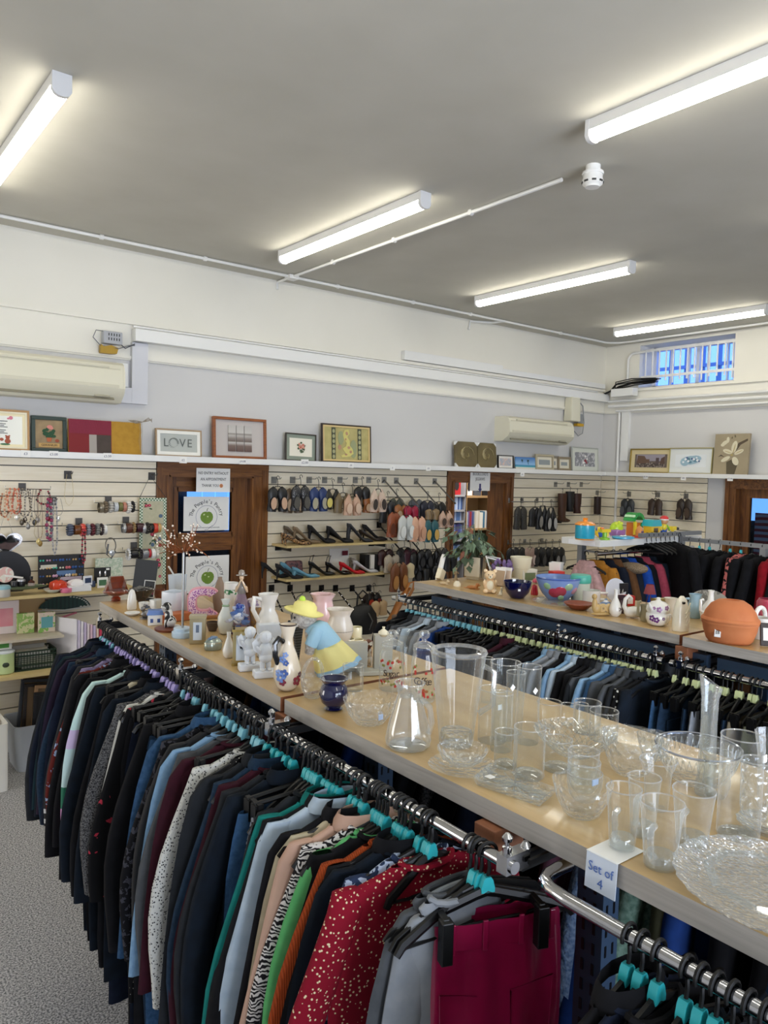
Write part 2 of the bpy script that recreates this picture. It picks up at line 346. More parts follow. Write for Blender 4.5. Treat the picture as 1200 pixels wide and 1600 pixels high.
slatwall(3.012, 4.96, 'x', 'pale slatwall panel between the two brown doorways, covered in shoes')
slatwall(5.893, 7.38, 'x', 'pale slatwall panel right of the book-room doorway')
slatwall(4.09, 5.38, 'y', 'pale slatwall panel beside the corner, on the wall under the high window')

# cable trunking, conduits and boxes
def tr(label, *boxes, m=WHITEP, name='cable_trunking', cat='trunking'):
    b = M()
    for a, c in boxes: b.bb(a, c)
    return tag(b.build(name, m, smooth=False, bevel=.002), label, cat)
tr('big white trunking along the moulding from the left air conditioner to the corner', ((1.90, D-.10, 2.795), (XR-.04, D-.013, 2.88)))
tr('white trunking box raised above the long trunking, middle of the back wall', ((4.37, D-.05, 2.948), (5.65, D-.001, 3.03)), ((5.655, D-.045, 2.948), (XR-.05, D-.001, 3.0)))
tr('short white trunking dropping beside the left air conditioner', ((1.895, D-.05, 2.36), (2.01, D-.001, 2.79)), ((1.6, D-.05, 2.36), (1.895, D-.001, 2.47)), m=mat('#cfd0d6', .5))
tr('white vertical trunking below the corner on the window wall', ((XR-.04, 5.03, 2.13), (XR-.001, 5.13, 2.70)))
def pipe(label, pts, r=.011, clips=(), m=WHITEP, name='conduit'):
    o = tag(M().tube(pts, r, 8).build(name, m), label, 'conduit')
    for c in clips: M().lathe([(r*1.6, -.012), (r*1.6, .012)], c, 8, rot=(0, rad(90), 0)).build('clip', m, o)
    return o
def arc(c, r, a0, a1, n, pl='xy'):
    out = []
    for k in range(n+1):
        a = rad(a0+(a1-a0)*k/n); u, v = r*cos(a), r*sin(a)
        out.append((c[0]+u, c[1]+v, c[2]) if pl == 'xy' else (c[0]+u, c[1], c[2]+v) if pl == 'xz' else (c[0], c[1]+u, c[2]+v))
    return out
pipe('thin white conduit on the ceiling parallel to the back wall', [(XL, 5.17, CZ-.014), (7.05, 5.17, CZ-.014)]+[(7.12, 5.15, CZ-.014), (7.18, 5.08, CZ-.014), (7.2, 4.95, CZ-.014), (7.2, 0, CZ-.014)], clips=[(1.62, 5.17, CZ-.014), (2.35, 5.17, CZ-.014), (3.5, 5.17, CZ-.014), (4.3, 5.17, CZ-.014), (5.0, 5.17, CZ-.014), (6.3, 5.17, CZ-.014)])
pipe('thin white conduit on the ceiling feeding the smoke detector', [(3.07, 2.55, CZ-.014), (3.07, 5.39, CZ-.014), (3.07, 5.39, 3.36)], clips=[(3.07, 4.6, CZ-.014), (3.07, 3.9, CZ-.014), (3.07, 3.2, CZ-.014)])
M().box((0, 0, 0), (.08, .08, .03)).build('junction', WHITEP, bpy.data.objects['conduit.001'], loc=(3.07, 5.17, CZ-.02), smooth=False)
pipe('short conduit hooking from the ceiling run down the back wall', [(5.45, 5.17, CZ-.014), (5.42, 5.3, CZ-.014), (5.2, 5.38, CZ-.02), (5.19, 5.385, 3.33)])
pipe('white pipe along the band, upper of three, window wall', [(XR-.05, YF, 2.80), (XR-.05, 5.3, 2.80)], .014)
pipe('white pipe along the band, middle of three, window wall', [(XR-.05, YF, 2.745), (XR-.05, 5.3, 2.745)], .017)
pipe('white pipe along the band, lowest of three, window wall', [(XR-.05, YF, 2.69), (XR-.05, 5.2, 2.69)], .012)
pipe('white conduit bending from the window top down to the band', [(XR-.03, 4.85, 3.32), (XR-.03, 5.0, 3.32)]+arc((XR-.03, 5.0, 3.24), .08, 90, 0, 5, 'yz')+[(XR-.03, 5.08, 2.85)], .013)
pipe('thin white pipe running down the window wall in the corner', [(XR-.02, 5.17, 2.68), (XR-.02, 5.17, 1.0)], .015)
pipe('thin white cable run above the long trunking on the back wall', [(1.9, D-.05, 2.90), (XR-.2, D-.05, 2.90)], .009)
# loose black cables on the corner shelf of the trunking
c = thing('cable_bundle', 'tangle of loose black cables under the high window', 'cables', (XR-.1, 4.9, 2.92))
for k in range(9):
    r = R0; M().tube([(0+r.uniform(-.03, .03), .45-k*.02, -.05+k*.008), (r.uniform(-.05, .02), .25, .0+k*.01), (r.uniform(-.05, .05), .05, .04+.008*k), (.03, -.18-r.random()*.1, .05+.006*k)], .006, 6).build('cable', BLACKP, c)
tr('white trunking lid hanging loose in the corner under the cables', ((XR-.16, 4.92, 2.84), (XR-.06, 5.2, 2.925)))

# ceiling lights
LIT = emis('#fffaea', TUBE_W); LBODY = mat('#dddddd', .4)
def batten(x, y1, label):
    t = thing('ceiling_light', label, 'ceiling light', (x, y1-.75, CZ), 0, 'linear ceiling lights')
    b = M().bb((-.035, -.75, -.045), (.035, .75, -.001)); b.build('housing', LBODY, t, smooth=False)
    prof = [(-.034, -.045), (-.034, -.062), (-.026, -.078), (-.012, -.085), (.012, -.085), (.026, -.078), (.034, -.062), (.034, -.045)]
    M().prism(prof, -.735, .735).build('diffuser', LIT, t)
    pc = [(-.037, 0), (-.037, -.066), (-.027, -.082), (-.012, -.088), (.012, -.088), (.027, -.082), (.037, -.066), (.037, 0)]
    for s in (-1, 1): M().prism(pc, s*.735, s*.755).build('end_cap', LBODY, t)
    return t
K = (CZ-CAM_H)/1.602
LX = [2.857*K, 4.87*K, 6.91*K, .89*K]
for x, y, lb in ((LX[0], 4.943, 'linear ceiling light with white conduit alongside, middle of the ceiling'), (LX[1], 4.948, 'linear ceiling light second from the window wall'), (LX[2], 4.93, 'linear ceiling light nearest the high window'), (LX[3], 4.955, 'linear ceiling light above the left air conditioner'),
                 (LX[0], 2.215, 'linear ceiling light beside the smoke detector'), (LX[3], 2.215, 'linear ceiling light overhead on the left'), (LX[1], 2.215, 'linear ceiling light above the far racks'), (LX[2], 2.215, 'linear ceiling light near the glazed door wall')):
    batten(x, y*K, lb)
for x, y in ((LX[3], -.3), (LX[1], -.3)): batten(x, y, 'linear ceiling light behind the glassware end of the shop')
p = (3.07, 2.36, CZ)
t = thing('smoke_detector', 'white round smoke detector on the ceiling', 'smoke detector', p)
M().lathe([(.035, 0), (.035, -.03), (.05, -.032), (.052, -.04), (.05, -.045)], n=20).build('base', WHITEP, t)
M().lathe([(.045, -.045), (.047, -.065), (.05, -.07), (.048, -.09), (.036, -.098), (.034, -.104), (.01, -.106)], n=20).build('sensor_head', WHITEP, t)
b = M()
for k in range(8): a = k*pi/4; b.box((.046*cos(a), .046*sin(a), -.082), (.012, .02, .008), rot=(0, 0, a))
b.build('vent', mat('#333333', .6), t)

# air conditioners
ACM = mat('#dcd8c4', .45)
def aircon(x0, x1, z0, z1, dp, label, full):
    t = thing('air_conditioner', label, 'air conditioner', ((x0+x1)/2, D, z0)); w = x1-x0; h = z1-z0
    pr_ = [(0, .0), (-dp*.55, .005), (-dp*.9, h*.22), (-dp, h*.35), (-dp*.97, h*.75), (-dp*.86, h*.93), (-dp*.7, h), (0, h)]
    b = M(); b.prism(pr_, -w/2, w/2, plane='yz'); b.build('casing', ACM, t, ang=30)
    b = M(); b.box((0, -dp*.99, h*.40), (w-.06, .012, .02)); b.box((0, -dp*.9, h*.82), (w*.96, .02, .008)); b.box((0, -dp*.93, h*.86), (w*.8, .02, .012)); b.build('front_panel', mat('#cfcab4', .4), t, smooth=False)
    b = M(); b.box((0, -dp*.74, h*.13), (w-.1, .006, h*.16), rot=(rad(-48), 0, 0)); b.build('louvre', mat('#8f8a78', .5), t, smooth=False)
    M().box((w*.36, -dp*.8, h*.18), (.10, .01, .035), rot=(rad(-45), 0, 0)).build('display', mat('#b3ae9b', .4), t, smooth=False)
    for s in (-1, 1):
        b = M(); b.prism([(p[0]*1.01, p[1]*1.0) for p in pr_], s*w/2, s*(w/2+.012), plane='yz'); b.build('end_cheek', ACM, t, ang=30)
aircon(.85, 1.785, 2.345, 2.62, .20, 'cream wall air conditioner above the teddy certificate picture', 0)
aircon(5.62, 6.60, 2.27, 2.52, .21, 'cream wall air conditioner near the corner above the small frames', 0)
# ------------------------------------------------------------------ gondolas: boards, posts, rails
ZC = 1.35
BOARD = mat('#c8a873', .38, kind='wood', nscale=2.2, hex2='#b3925e', stretch=(7, .7, 7), coat=.25); BEDGE = mat('#b9b3ab', .5, kind='wood', nscale=3, hex2='#989189', stretch=(2, 1, 14))
BEND = mat('#8f5a3c', .6); NAVY = mat('#22303f', .45); NAVYL = mat('#34475e', .4)
def board(label, x0, x1, y0, y1, skew=0, z=ZC, th=.036):
    b = M(); c = [(x0, y0), (x1, y0), (x1+skew, y1), (x0+skew, y1)]
    v = [(p[0], p[1], z-th) for p in c]+[(p[0], p[1], z) for p in c]
    b.add(v, [(3, 2, 1, 0), (4, 5, 6, 7)], 0); b.add(v, [(1, 2, 6, 5), (3, 0, 4, 7)], 1); b.add(v, [(0, 1, 5, 4), (2, 3, 7, 6)], 2)
    return tag(b.build('worktop', [BOARD, BEDGE, BEND], smooth=False), label, 'worktop', None)
AX = .962
def railx(y): return .897+max(0, y-1.55)*.03
for o in (board('pale oak counter board carrying the vases and figurines, its far part', AX, AX+.56, 1.632, 3.2, .045), ): o.data.materials[1] = BEDGE
wa2 = board('pale oak counter board carrying the clear glassware', AX, AX+.56, .02, 1.612)
wb1 = board('pale oak counter board under the bear, bowls and teapot', 2.588, 3.14, 1.512, 3.035)
wb2 = board('pale oak counter board under the terracotta baking pot', 2.575, 3.13, .3, 1.492)
for (x, y, lb) in ((AX+.03, 1.622, 'small brown wood block under the joint of the glassware counter'), (AX+.02, .90, 'small brown wood block under the middle of the glassware counter'), (2.62, 1.50, 'small brown wood block under the joint by the pointed white vase')):
    tag(M().box((0, 0, 0), (.075, .05, .05)).build('wood_block', BEND, loc=(x, y, ZC-.065), smooth=False, bevel=.002), lb, 'wood block')
def post(x, y, label, z1=ZC-.037):
    t = thing('upright_post', label, 'post', (x, y, 0)); b = M().bb((-.02, -.03, 0), (.03, .03, z1)); b.build('column', NAVYL, t, smooth=False)
    b = M(); z = .1
    while z < z1-.03: b.box((-.021, -.012, z), (.002, .006, .022)); b.box((-.021, .012, z), (.002, .006, .022)); b.box((-.008, -.0305, z), (.005, .002, .022)); b.box((.014, -.0305, z), (.005, .002, .022)); z += .04
    b.build('slot_row', BLACKP, t, smooth=False); return t
for i, y in enumerate((3.0, 2.13, 1.56, .86, .1)): post(1.22, y, ['dark blue slotted post at the wall end of the figurine counter', 'dark blue slotted post under the middle of the figurine counter', 'dark blue slotted post under the joint of the near counter', 'dark blue slotted post under the handwritten price note', 'dark blue slotted post under the cut glass platter end'][i])
for i, y in enumerate((2.93, 2.0, 1.33, .6)): post(2.86, y, ['dark blue slotted post at the wall end of the bear counter', 'dark blue slotted post below the swan vase', 'dark blue slotted post below the terracotta pot', 'dark blue slotted post beyond the terracotta pot'][i])
tag(M().bb((2.62, 1.42, 1.24), (2.65, 2.93, 1.288)).build('steel_beam', NAVYL, smooth=False), 'dark blue steel beam under the bear counter', 'beam')
tag(M().bb((2.62, .3, 1.24), (2.65, 1.38, 1.288)).build('steel_beam', NAVYL, smooth=False), 'dark blue steel beam under the terracotta pot counter', 'beam')
def rail(label, x0, y0, x1, y1, z, r=.0125, curve=None, caps=True, m=CHROME):
    pts = [(x0, y0, z), (x1, y1, z)]
    if curve: pts = curve+pts[1:]
    t = tag(M().tube(pts, r, 14).build('clothes_rail', m), label, 'clothes rail'); return t
def clamp(x, y, z, xp, parent, sgn=1):
    b = M(); b.box((x+.012*sgn, y, z+.004), (.055, .022, .03)); b.lathe([(.008, 0), (.008, .012), (.004, .013), (.004, .02), (.008, .022), (.009, .028), (.004, .034)], (x-.004, y, z+.018), 10); b.lathe([(.007, 0), (.009, .008), (.004, .015)], (x+.04*sgn, y, z+.012), 10)
    b.build('clamp', CHROME, parent)
    M().bb((x+.03*sgn, y-.004, z-.02), (xp, y+.004, z+.008)).bb((x+.03*sgn, y-.02, z-.002), (xp, y-.014, z+.006)).build('bracket_arm', BLACKP, parent, smooth=False)
RZ = 1.30
ra = rail('chrome clothes rail of the near rack, from the wall end to the corner bend', railx(2.99), 2.99, railx(.80), .785, RZ, .0105)
for y in (2.97, 2.13, 1.555, .80): clamp(railx(y), y, RZ, 1.2, ra)
rb = rail('chrome clothes rail starting in a bend beside the magenta trousers', .893, .60, .893, .02, RZ, .0105, curve=[(.98, .745, RZ), (.95, .745, RZ), (.925, .742, RZ), (.906, .732, RZ), (.896, .712, RZ), (.893, .68, RZ), (.893, .60, RZ)])
rc = rail('chrome clothes rail on the inner side of the near rack', 1.60, 3.0, 1.60, .05, 1.25)
for y in (2.9, 1.5, .2): clamp(1.60, y, 1.25, 1.25, rc, -1)
BZ = 1.262
rd = rail('chrome clothes rail of shirts below the bear counter', 2.5, 3.1, 2.5, 1.52, BZ); re_ = rail('chrome clothes rail of jeans below the terracotta pot', 2.5, 1.49, 2.5, .35, BZ)
for y, q in ((3.05, rd), (2.0, rd), (1.55, rd), (1.45, re_), (.5, re_)): clamp(2.5, y, BZ, 2.84, q)

# ------------------------------------------------------------------ hangers
HBLK = mat('#0a0a0b', .42, spec=.35)
def hanger_mesh(clip=False, hw=.19):
    b = M(); r = .0155; pts = [(r*1.02*cos(rad(a)), 0, r*1.02*sin(rad(a))) for a in range(200, -81, -20)]
    pts += [(.004, 0, -.028), (0, 0, -.05)]; b.tube(pts, .0032, 6)
    if clip: b.tube([(-hw*.85, 0, -.083), (-.02, 0, -.078), (0, 0, -.066), (.02, 0, -.078), (hw*.85, 0, -.083)], .0055, 6)
    else:
        p = [(-hw, 0, -.128), (-hw*.93, 0, -.115), (-hw*.55, 0, -.092), (-.02, 0, -.070), (0, 0, -.064), (.02, 0, -.070), (hw*.55, 0, -.092), (hw*.93, 0, -.115), (hw, 0, -.128)]
        b.tube(p, [.005, .006, .006, .006, .007, .006, .006, .006, .005], 6, flat=1.5)
        b.tube([(-hw*.9, 0, -.12), (-hw*.5, 0, -.127), (hw*.5, 0, -.127), (hw*.9, 0, -.12)], .003, 5)
    return b
def proto_hanger(label, marker=None, clip=False, group=None, m=HBLK, hw=.19):
    t = hanger_mesh(clip, hw).build('clothes_hanger', m); tag(t, label, 'hanger', group)
    if marker: M().loft([[(x*s, y, z) for x, y in ((-.0105, -.0065), (.0105, -.0065), (.0105, .0065), (-.0105, .0065))] for z, s in ((-.066, 1.15), (-.058, 1.15), (-.045, .8), (-.04, .45))]).build('size_marker', marker, t)
    if clip:
        for s in (-1, 1):
            c = M().box((s*hw*.8, 0, -.105), (.02, .022, .045)).box((s*hw*.8, 0, -.088), (.01, .03, .016)).build('clip', m, t, smooth=False)
    return t
MK = {'t': mat('#2fb6bd', .4), 'b': mat('#7cc4d6', .4), 'l': mat('#a79ad6', .4), 'g': mat('#cfd9a0', .4), 'k': None}
_HP = {}
def hang(x, y, z, mk='k', clip=False, rz=0, where='near rack', tilt=0):
    key = (mk, clip, where)
    nm = {'t': ' with a turquoise size marker', 'b': ' with a pale blue size marker', 'l': ' with a lilac size marker', 'g': ' with a pale green size marker', 'k': ''}[mk]
    if key not in _HP:
        lb = 'black plastic %shanger%s on the %s' % ('clip ' if clip else '', nm, where)
        o = proto_hanger(lb, MK[mk], clip, hw=.10 if 'coil' in where else .165, group=lb.replace('black plastic', 'black').replace('hanger', 'hangers', 1)); _HP[key] = o; o.location = (x, y, z); o.rotation_euler = (tilt, 0, rz); return o
    return dup(_HP[key], (x, y, z), rot=(tilt, 0, rz))

# ------------------------------------------------------------------ garments
def ring(cx, cyy, z, hw, ht, n, ph, amp, fr, ex=.7):
    out = []
    for j in range(n):
        a = 2*pi*j/n; c, s = cos(a), sin(a)
        x = hw*math.copysign(abs(c)**ex, c); y = ht*math.copysign(abs(s)**.8, s)
        y += amp*sin(x*fr+ph)*(.3+abs(s)); x += amp*.5*sin(a*3+ph)
        out.append((cx+x, cyy+y, z))
    return out
def top_mesh(rn, L=.68, hw=.185, t=.016, flare=.02, neck=.075, n=18):
    b = M(); R = []; ph = rn.uniform(0, 6); fr = rn.uniform(28, 50); z0 = -.071
    lv = [(0, neck*.95, .8), (-.006, neck*1.1, .95), (-.02, hw*.72, 1.05), (-.034, hw*.95, 1.1), (-.055, hw*1.04, 1.1), (-.12, hw*1.0, 1.15)]
    K = 8
    for k in range(1, K+1):
        u = k/K; lv.append((-.12-(L-.12)*u, hw*(.95+.07*sin(u*3))+flare*u, 1.15+.15*u))
    for i, (dz, w, q) in enumerate(lv):
        am = .0 if i < 4 else t*.55*(i/len(lv)); R.append(ring(rn.uniform(-.003, .003), 0, z0+dz, w, t*q, n, ph+dz*2, am, fr))
    b.loft(R, 0, (False, True)); return b
def sleeve_mesh(rn, s, L=.5, hw=.185, t=.016, w=.042, cuff=.03, fwd=0):
    R = []; z0 = -.135; K = 7; ph = rn.uniform(0, 6); n = 10
    for k in range(K+1):
        u = k/K; x = s*(hw-.022+.085*sin(min(u*1.3, 1)*pi/2)+.008*sin(u*5+ph)); z = z0-L*u; q = w*(1-u)+cuff*u
        if k == 0: q *= .9; z = z0+.01
        R.append(ring(x, fwd*u+.004*sin(u*6+ph), z, q, t*1.1, n, ph, .003, 60, .9))
    R.insert(0, ring(s*(hw-.03), 0, z0+.045, w*.6, t*.8, n, ph, 0, 60))
    return M().loft(R)
def leg_rings(rn, cx, z0, z1, w0, w1, t, n=12):
    R = []; ph = rn.uniform(0, 6)
    for k in range(8):
        u = k/7; R.append(ring(cx+.006*sin(u*5+ph), .003*sin(u*7+ph), z0+(z1-z0)*u, w0*(1-u)+w1*u, t, n, ph+u*2, t*.25, 45))
    return R
def garment(kind, m, label, x, y, z, seed=0, L=.68, hw=.185, t=.015, rz=0, cat=None, group=None, m2=None, sl=None, flare=.02, tilt=0):
    rn = random.Random(seed*31+7)
    if kind in ('top', 'shirt', 'cardigan', 'coat', 'knit', 'jacket'):
        nm = {'top': 'long_sleeved_top', 'shirt': 'shirt', 'cardigan': 'cardigan', 'coat': 'coat', 'knit': 'jumper', 'jacket': 'jacket'}[kind]
        o = top_mesh(rn, L, hw, t, flare).build(nm, m, loc=(x, y, z), ang=80)
        s_l = sl or {'coat': .56, 'jacket': .52}.get(kind, .5)
        for s in (-1, 1): sleeve_mesh(rn, s, s_l, hw, t).build('sleeve', m, o, ang=80)
        nz = -.071
        if kind in ('shirt', 'jacket', 'coat'):
            c = M(); c.loft([[(.055*cos(a)*q, .028*sin(a)*q-.004, nz+dz) for a in [2*pi*j/12 for j in range(12)]] for q, dz in ((1, .002), (1.05, .022), (1.25, .006), (1.3, -.008))], 0, (False, False)); c.build('collar', m2 or m, o, ang=80)
        elif kind in ('knit', 'top', 'cardigan'):
            M().tube([(.055*cos(2*pi*j/14), .02*sin(2*pi*j/14), nz+.002-.008*abs(sin(2*pi*j/14))) for j in range(14)], .006, 6, closed=True).build('neckband', m2 or m, o)
        cat = cat or {'top': 'top', 'knit': 'jumper'}.get(kind, kind)
    elif kind in ('dress', 'vest'):
        o = top_mesh(rn, L, hw*.85, t, flare*2).build('sleeveless_dress' if kind == 'dress' else 'vest_top', m, loc=(x, y, z), ang=80); cat = cat or kind
    elif kind == 'skirt':
        R = [ring(0, 0, -.112-L*k/7, .14+(hw-.12)*k/7, t, 16, seed, t*.5*k/7, 50) for k in range(8)]
        o = M().loft(R).build('skirt', m, loc=(x, y, z), ang=80); M().loft([ring(0, 0, -.108, .142, t*1.05, 16, seed, 0, 50), ring(0, 0, -.135, .146, t*1.1, 16, seed, 0, 50)]).build('waistband', m2 or m, o, ang=80); cat = cat or kind
    else:   # trousers / jeans hung by the waist
        b = M(); w = hw*.98
        b.loft([ring(0, 0, zz, q, t*1.1, 16, seed, .002, 50) for zz, q in ((-.112, w*.92), (-.16, w*1.0), (-.24, w*1.08), (-.33, w*1.1), (-.40, w*1.06))], 0, (False, True))
        for s in (-1, 1): b.loft(leg_rings(rn, s*w*.53, -.37, -.11-L, w*.55, w*.40, t))
        o = b.build('jeans' if kind == 'jeans' else 'trousers', m, loc=(x, y, z), ang=80)
        M().loft([ring(0, 0, -.108, w*.93, t*1.25, 16, seed, 0, 50), ring(0, 0, -.143, w*.98, t*1.25, 16, seed, 0, 50)], 0, (False, False)).build('waistband', m2 or m, o, ang=80)
        if kind == 'jeans':
            p = M()
            for s in (-1, 1): p.box((s*w*.5, -t*1.25, -.23), (w*.62, .004, .12)); 
            p.build('pocket', m2 or m, o, smooth=False, bevel=.001)
        cat = cat or kind
    o.rotation_euler = (tilt, 0, rz); return tag(o, label, cat, group)
def fab(h, **k): k.setdefault('rough', .9); k.setdefault('spec', .2); k.setdefault('noise', .5); k.setdefault('nscale', 30); return mat(h, **k)
F = dict(black=fab('#0a0a0d', hex2='#141418'), navy=fab('#0c1322', hex2='#141d30'), dnavy=fab('#101a26', hex2='#0a1018'), char=fab('#24272b', hex2='#1b1d21'), teald=fab('#0d2229', hex2='#132e36'), plum=fab('#1e1626', hex2='#281c30'),
    denim=fab('#24405e', hex2='#38587a', nscale=90), ddenim=fab('#142436', hex2='#1f3449', nscale=90), ldenim=fab('#6f93b5', hex2='#86a7c4', nscale=60), blueg=fab('#33486b', hex2='#2a3c5c'), grey=fab('#53565a', hex2='#44474b'), lgrey=fab('#8d9196', hex2='#7b8087'),
    tweed=fab('#1a1a1d', kind='speck', nscale=260, hex2='#6b6a6a'), burg=fab('#3b1220', hex2='#2c0e18'), teal=fab('#127a74', hex2='#0f6560'), pale=fab('#b7c6d2', hex2='#a3b4c4'), beige=fab('#c3a08c', hex2='#b18f7c', nscale=12), rust=fab('#a5451b', kind='vstripes', nscale=80, hex2='#8f3c18', bump=.6),
    green=fab('#5fae6b', hex2='#4d9a5c'), white=fab('#d8d8d2', hex2='#c2c2bc'), crochet=fab('#c9c9c4', kind='dots', nscale=170, hex2='#3a3a3e', noise=.3, bump=.5), lace=fab('#0c0c10', kind='blotch', nscale=70, hex2='#3a3a42', noise=.56), paisley=fab('#5a1d18', kind='blotch', nscale=45, hex2='#8ea0bf', noise=.58),
    zebra=fab('#cfcac8', kind='stripes', nscale=40, noise=16, hex2='#1b191d'), bluewht=fab('#a8b6cf', kind='blotch', nscale=60, hex2='#26334f', noise=.5), floral=fab('#0b0b0e', kind='blotch', nscale=26, hex2='#a32c3e', noise=.62), redfl=fab('#7d0c22', kind='dots', nscale=125, hex2='#d8c6a0', noise=.24), sequin=fab('#0c0c0f', kind='dots', nscale=130, hex2='#c9c6c0', noise=.16, rough=.4),
    hound=fab('#1c1e24', kind='check', nscale=110, hex2='#b9bcc2'), magenta=mat('#9c1245', .32, noise=.6, nscale=9, hex2='#7d0d38', bump=.5, coat=.25), khaki=fab('#6e6450', hex2='#5b5241'), olive=fab('#4a4a36', hex2='#3b3b2b'), brown=fab('#5b3e22', hex2='#472f19'), cream=fab('#bfb49a', hex2='#aaa085'), lilac=fab('#8b7fa0', hex2='#776b8c'), knitb=fab('#8fa6c4', kind='speck', nscale=120, hex2='#5f7aa0', bump=.8), knitg=fab('#7f9c8c', kind='speck', nscale=90, hex2='#5e7d6e', bump=.8), blue=fab('#1b3a78', hex2='#142c5e'), dusk=fab('#6d4655', hex2='#5a3845'), mauve=fab('#9a8488', hex2='#86757a'), grn=fab('#123c34', hex2='#0d2e28'))
F['cblock'] = bands([(-1.0, '#181c34'), (-.62, '#191c3a'), (-.60, '#c98fc0'), (-.50, '#c98fc0'), (-.49, '#1f6b52'), (-.43, '#1f6b52'), (-.42, '#bcd6d6'), (-.30, '#c5b2d4'), (-.24, '#bfdcd8'), (0, '#c9e2da')], rough=.9)
F['stripe'] = bands([(-1, '#101014'), (-.66, '#c8c8c8'), (-.645, '#101014'), (-.625, '#c8c8c8'), (-.61, '#101014'), (-.59, '#c8c8c8'), (-.575, '#101014'), (0, '#101014')])
# the near rack, from the wall end to the bend: (y, kind, cloth, length, half width, label)
NR = [(2.95, 'coat', 'char', .72, .20, 'charcoal long-sleeved coat, outermost garment at the wall end of the near rack'),
 (2.925, 'jacket', 'navy', .66, .19, None), (2.895, 'top', 'teald', .70, .19, 'dark teal-black top close behind the charcoal coat'), (2.86, 'jacket', 'dnavy', .66, .19, None), (2.83, 'top', 'plum', .74, .185, 'very dark plum top hanging behind the wall end coats'), (2.80, 'jacket', 'ddenim', .66, .19, 'dark blue jacket between the wall end coats and the paisley top'),
 (2.775, 'trousers', 'black', .84, .19, None), (2.75, 'top', 'navy', .76, .185, None), (2.72, 'top', 'stripe', .76, .18, 'black top with white stripes showing low at the wall end'), (2.69, 'top', 'lilac', .80, .17, 'dusky lilac top mostly hidden behind the paisley one'), (2.65, 'top', 'paisley', .62, .19, 'maroon paisley top with pale blue figures, near the wall end'), (2.62, 'coat', 'black', .66, .20, None), (2.585, 'trousers', 'dnavy', .86, .19, None),
 (2.55, 'cardigan', 'black', .70, .19, None), (2.50, 'cardigan', 'cblock', .70, .19, 'long cardigan in blocks of mint, lilac, green, pink and navy'), (2.465, 'coat', 'black', .86, .19, None), (2.435, 'coat', 'dnavy', .88, .195, 'long dark navy coat just nearer than the colour-block cardigan'), (2.405, 'trousers', 'black', .9, .19, None), (2.375, 'dress', 'cream', .92, .16, 'cream garment showing only its lower edge between long black coats'), (2.34, 'coat', 'black', .88, .19, None), (2.31, 'trousers', 'navy', .95, .19, None), (2.28, 'coat', 'dnavy', .9, .19, None),
 (2.235, 'cardigan', 'tweed', .76, .19, 'long grey marl cardigan with a pale speckle'), (2.21, 'top', 'white', .64, .17, 'thin white top edge peeping out beside the grey marl cardigan'), (2.175, 'top', 'floral', .76, .18, 'black top with red flower sprays beside the grey marl cardigan'), (2.145, 'trousers', 'black', .92, .19, None), (2.10, 'trousers', 'navy', 1.0, .19, 'dark navy trousers hung from clips in front of the red flower top'), (2.07, 'dress', 'sequin', .84, .18, 'black dress speckled with silver sequins'), (2.04, 'trousers', 'black', 1.0, .19, None), (2.01, 'coat', 'black', .92, .185, None),
 (1.97, 'trousers', 'ddenim', 1.05, .19, 'long dark denim jeans reaching nearly to the carpet'), (1.93, 'jeans', 'denim', 1.05, .2, 'mid-blue jeans with stitched waist, far side of the lace top'), (1.89, 'jacket', 'denim', .5, .18, 'short mid-blue denim jacket with a dark patterned cuff'), (1.86, 'top', 'lace', .5, .19, 'black lace top over a plain lining'), (1.825, 'top', 'stripe', .64, .18, 'navy top with two white sleeve stripes, by the pale blue jumper'), (1.785, 'knit', 'ldenim', .74, .19, 'pale denim-blue long jumper'), (1.75, 'cardigan', 'grey', .7, .19, 'mid-grey cardigan just nearer than the pale blue jumper'), (1.715, 'cardigan', 'burg', .72, .19, 'dark burgundy cardigan left of the white crochet one'), (1.68, 'trousers', 'char', 1.0, .19, None),
 (1.645, 'cardigan', 'crochet', .76, .19, 'white open-crochet cardigan with round holes'), (1.615, 'dress', 'sequin', .9, .18, 'black lacy dress with sequins next to the white crochet cardigan'), (1.58, 'coat', 'char', .86, .19, 'charcoal-grey tailored coat with a sharp lapel'), (1.545, 'jacket', 'ddenim', .62, .18, None), (1.52, 'top', 'burg', .66, .18, 'burgundy top between the charcoal coat and grey jumper'), (1.49, 'knit', 'char', .7, .19, 'dark grey jumper between burgundy and navy'), (1.46, 'coat', 'dnavy', .85, .19, None),
 (1.42, 'jeans', 'denim', 1.0, .2, 'blue jeans folded over with pale waistband, beside the houndstooth trousers'), (1.385, 'trousers', 'hound', .95, .18, 'black and white houndstooth trousers'), (1.35, 'top', 'char', .6, .17, None), (1.30, 'jacket', 'teal', .74, .185, 'bright teal jacket left of the pale shirt'), (1.28, 'coat', 'black', .8, .185, None), (1.262, 'shirt', 'pale', .72, .18, 'pale blue-white shirt between two black garments'), (1.235, 'coat', 'black', .8, .18, None), (1.21, 'top', 'cream', .8, .17, 'thin cream garment edge left of the pink-beige shirt'), (1.18, 'shirt', 'beige', .82, .185, 'pink-beige shirt with a stand collar'), (1.155, 'top', 'zebra', .7, .18, 'black and white scribble-striped knit top'), (1.13, 'top', 'green', .6, .17, 'spring green top edge beside the scribble-striped knit'), (1.11, 'top', 'black', .68, .18, None), (1.085, 'cardigan', 'rust', .74, .18, 'rust orange ribbed cardigan'), (1.06, 'coat', 'black', .8, .18, None), (1.04, 'top', 'dnavy', .66, .178, None), (1.018, 'top', 'bluewht', .74, .175, 'blue and white broken-print top left of the red floral blouse'), (.99, 'top', 'redfl', .8, .175, 'dark red blouse with tiny cream flowers')]
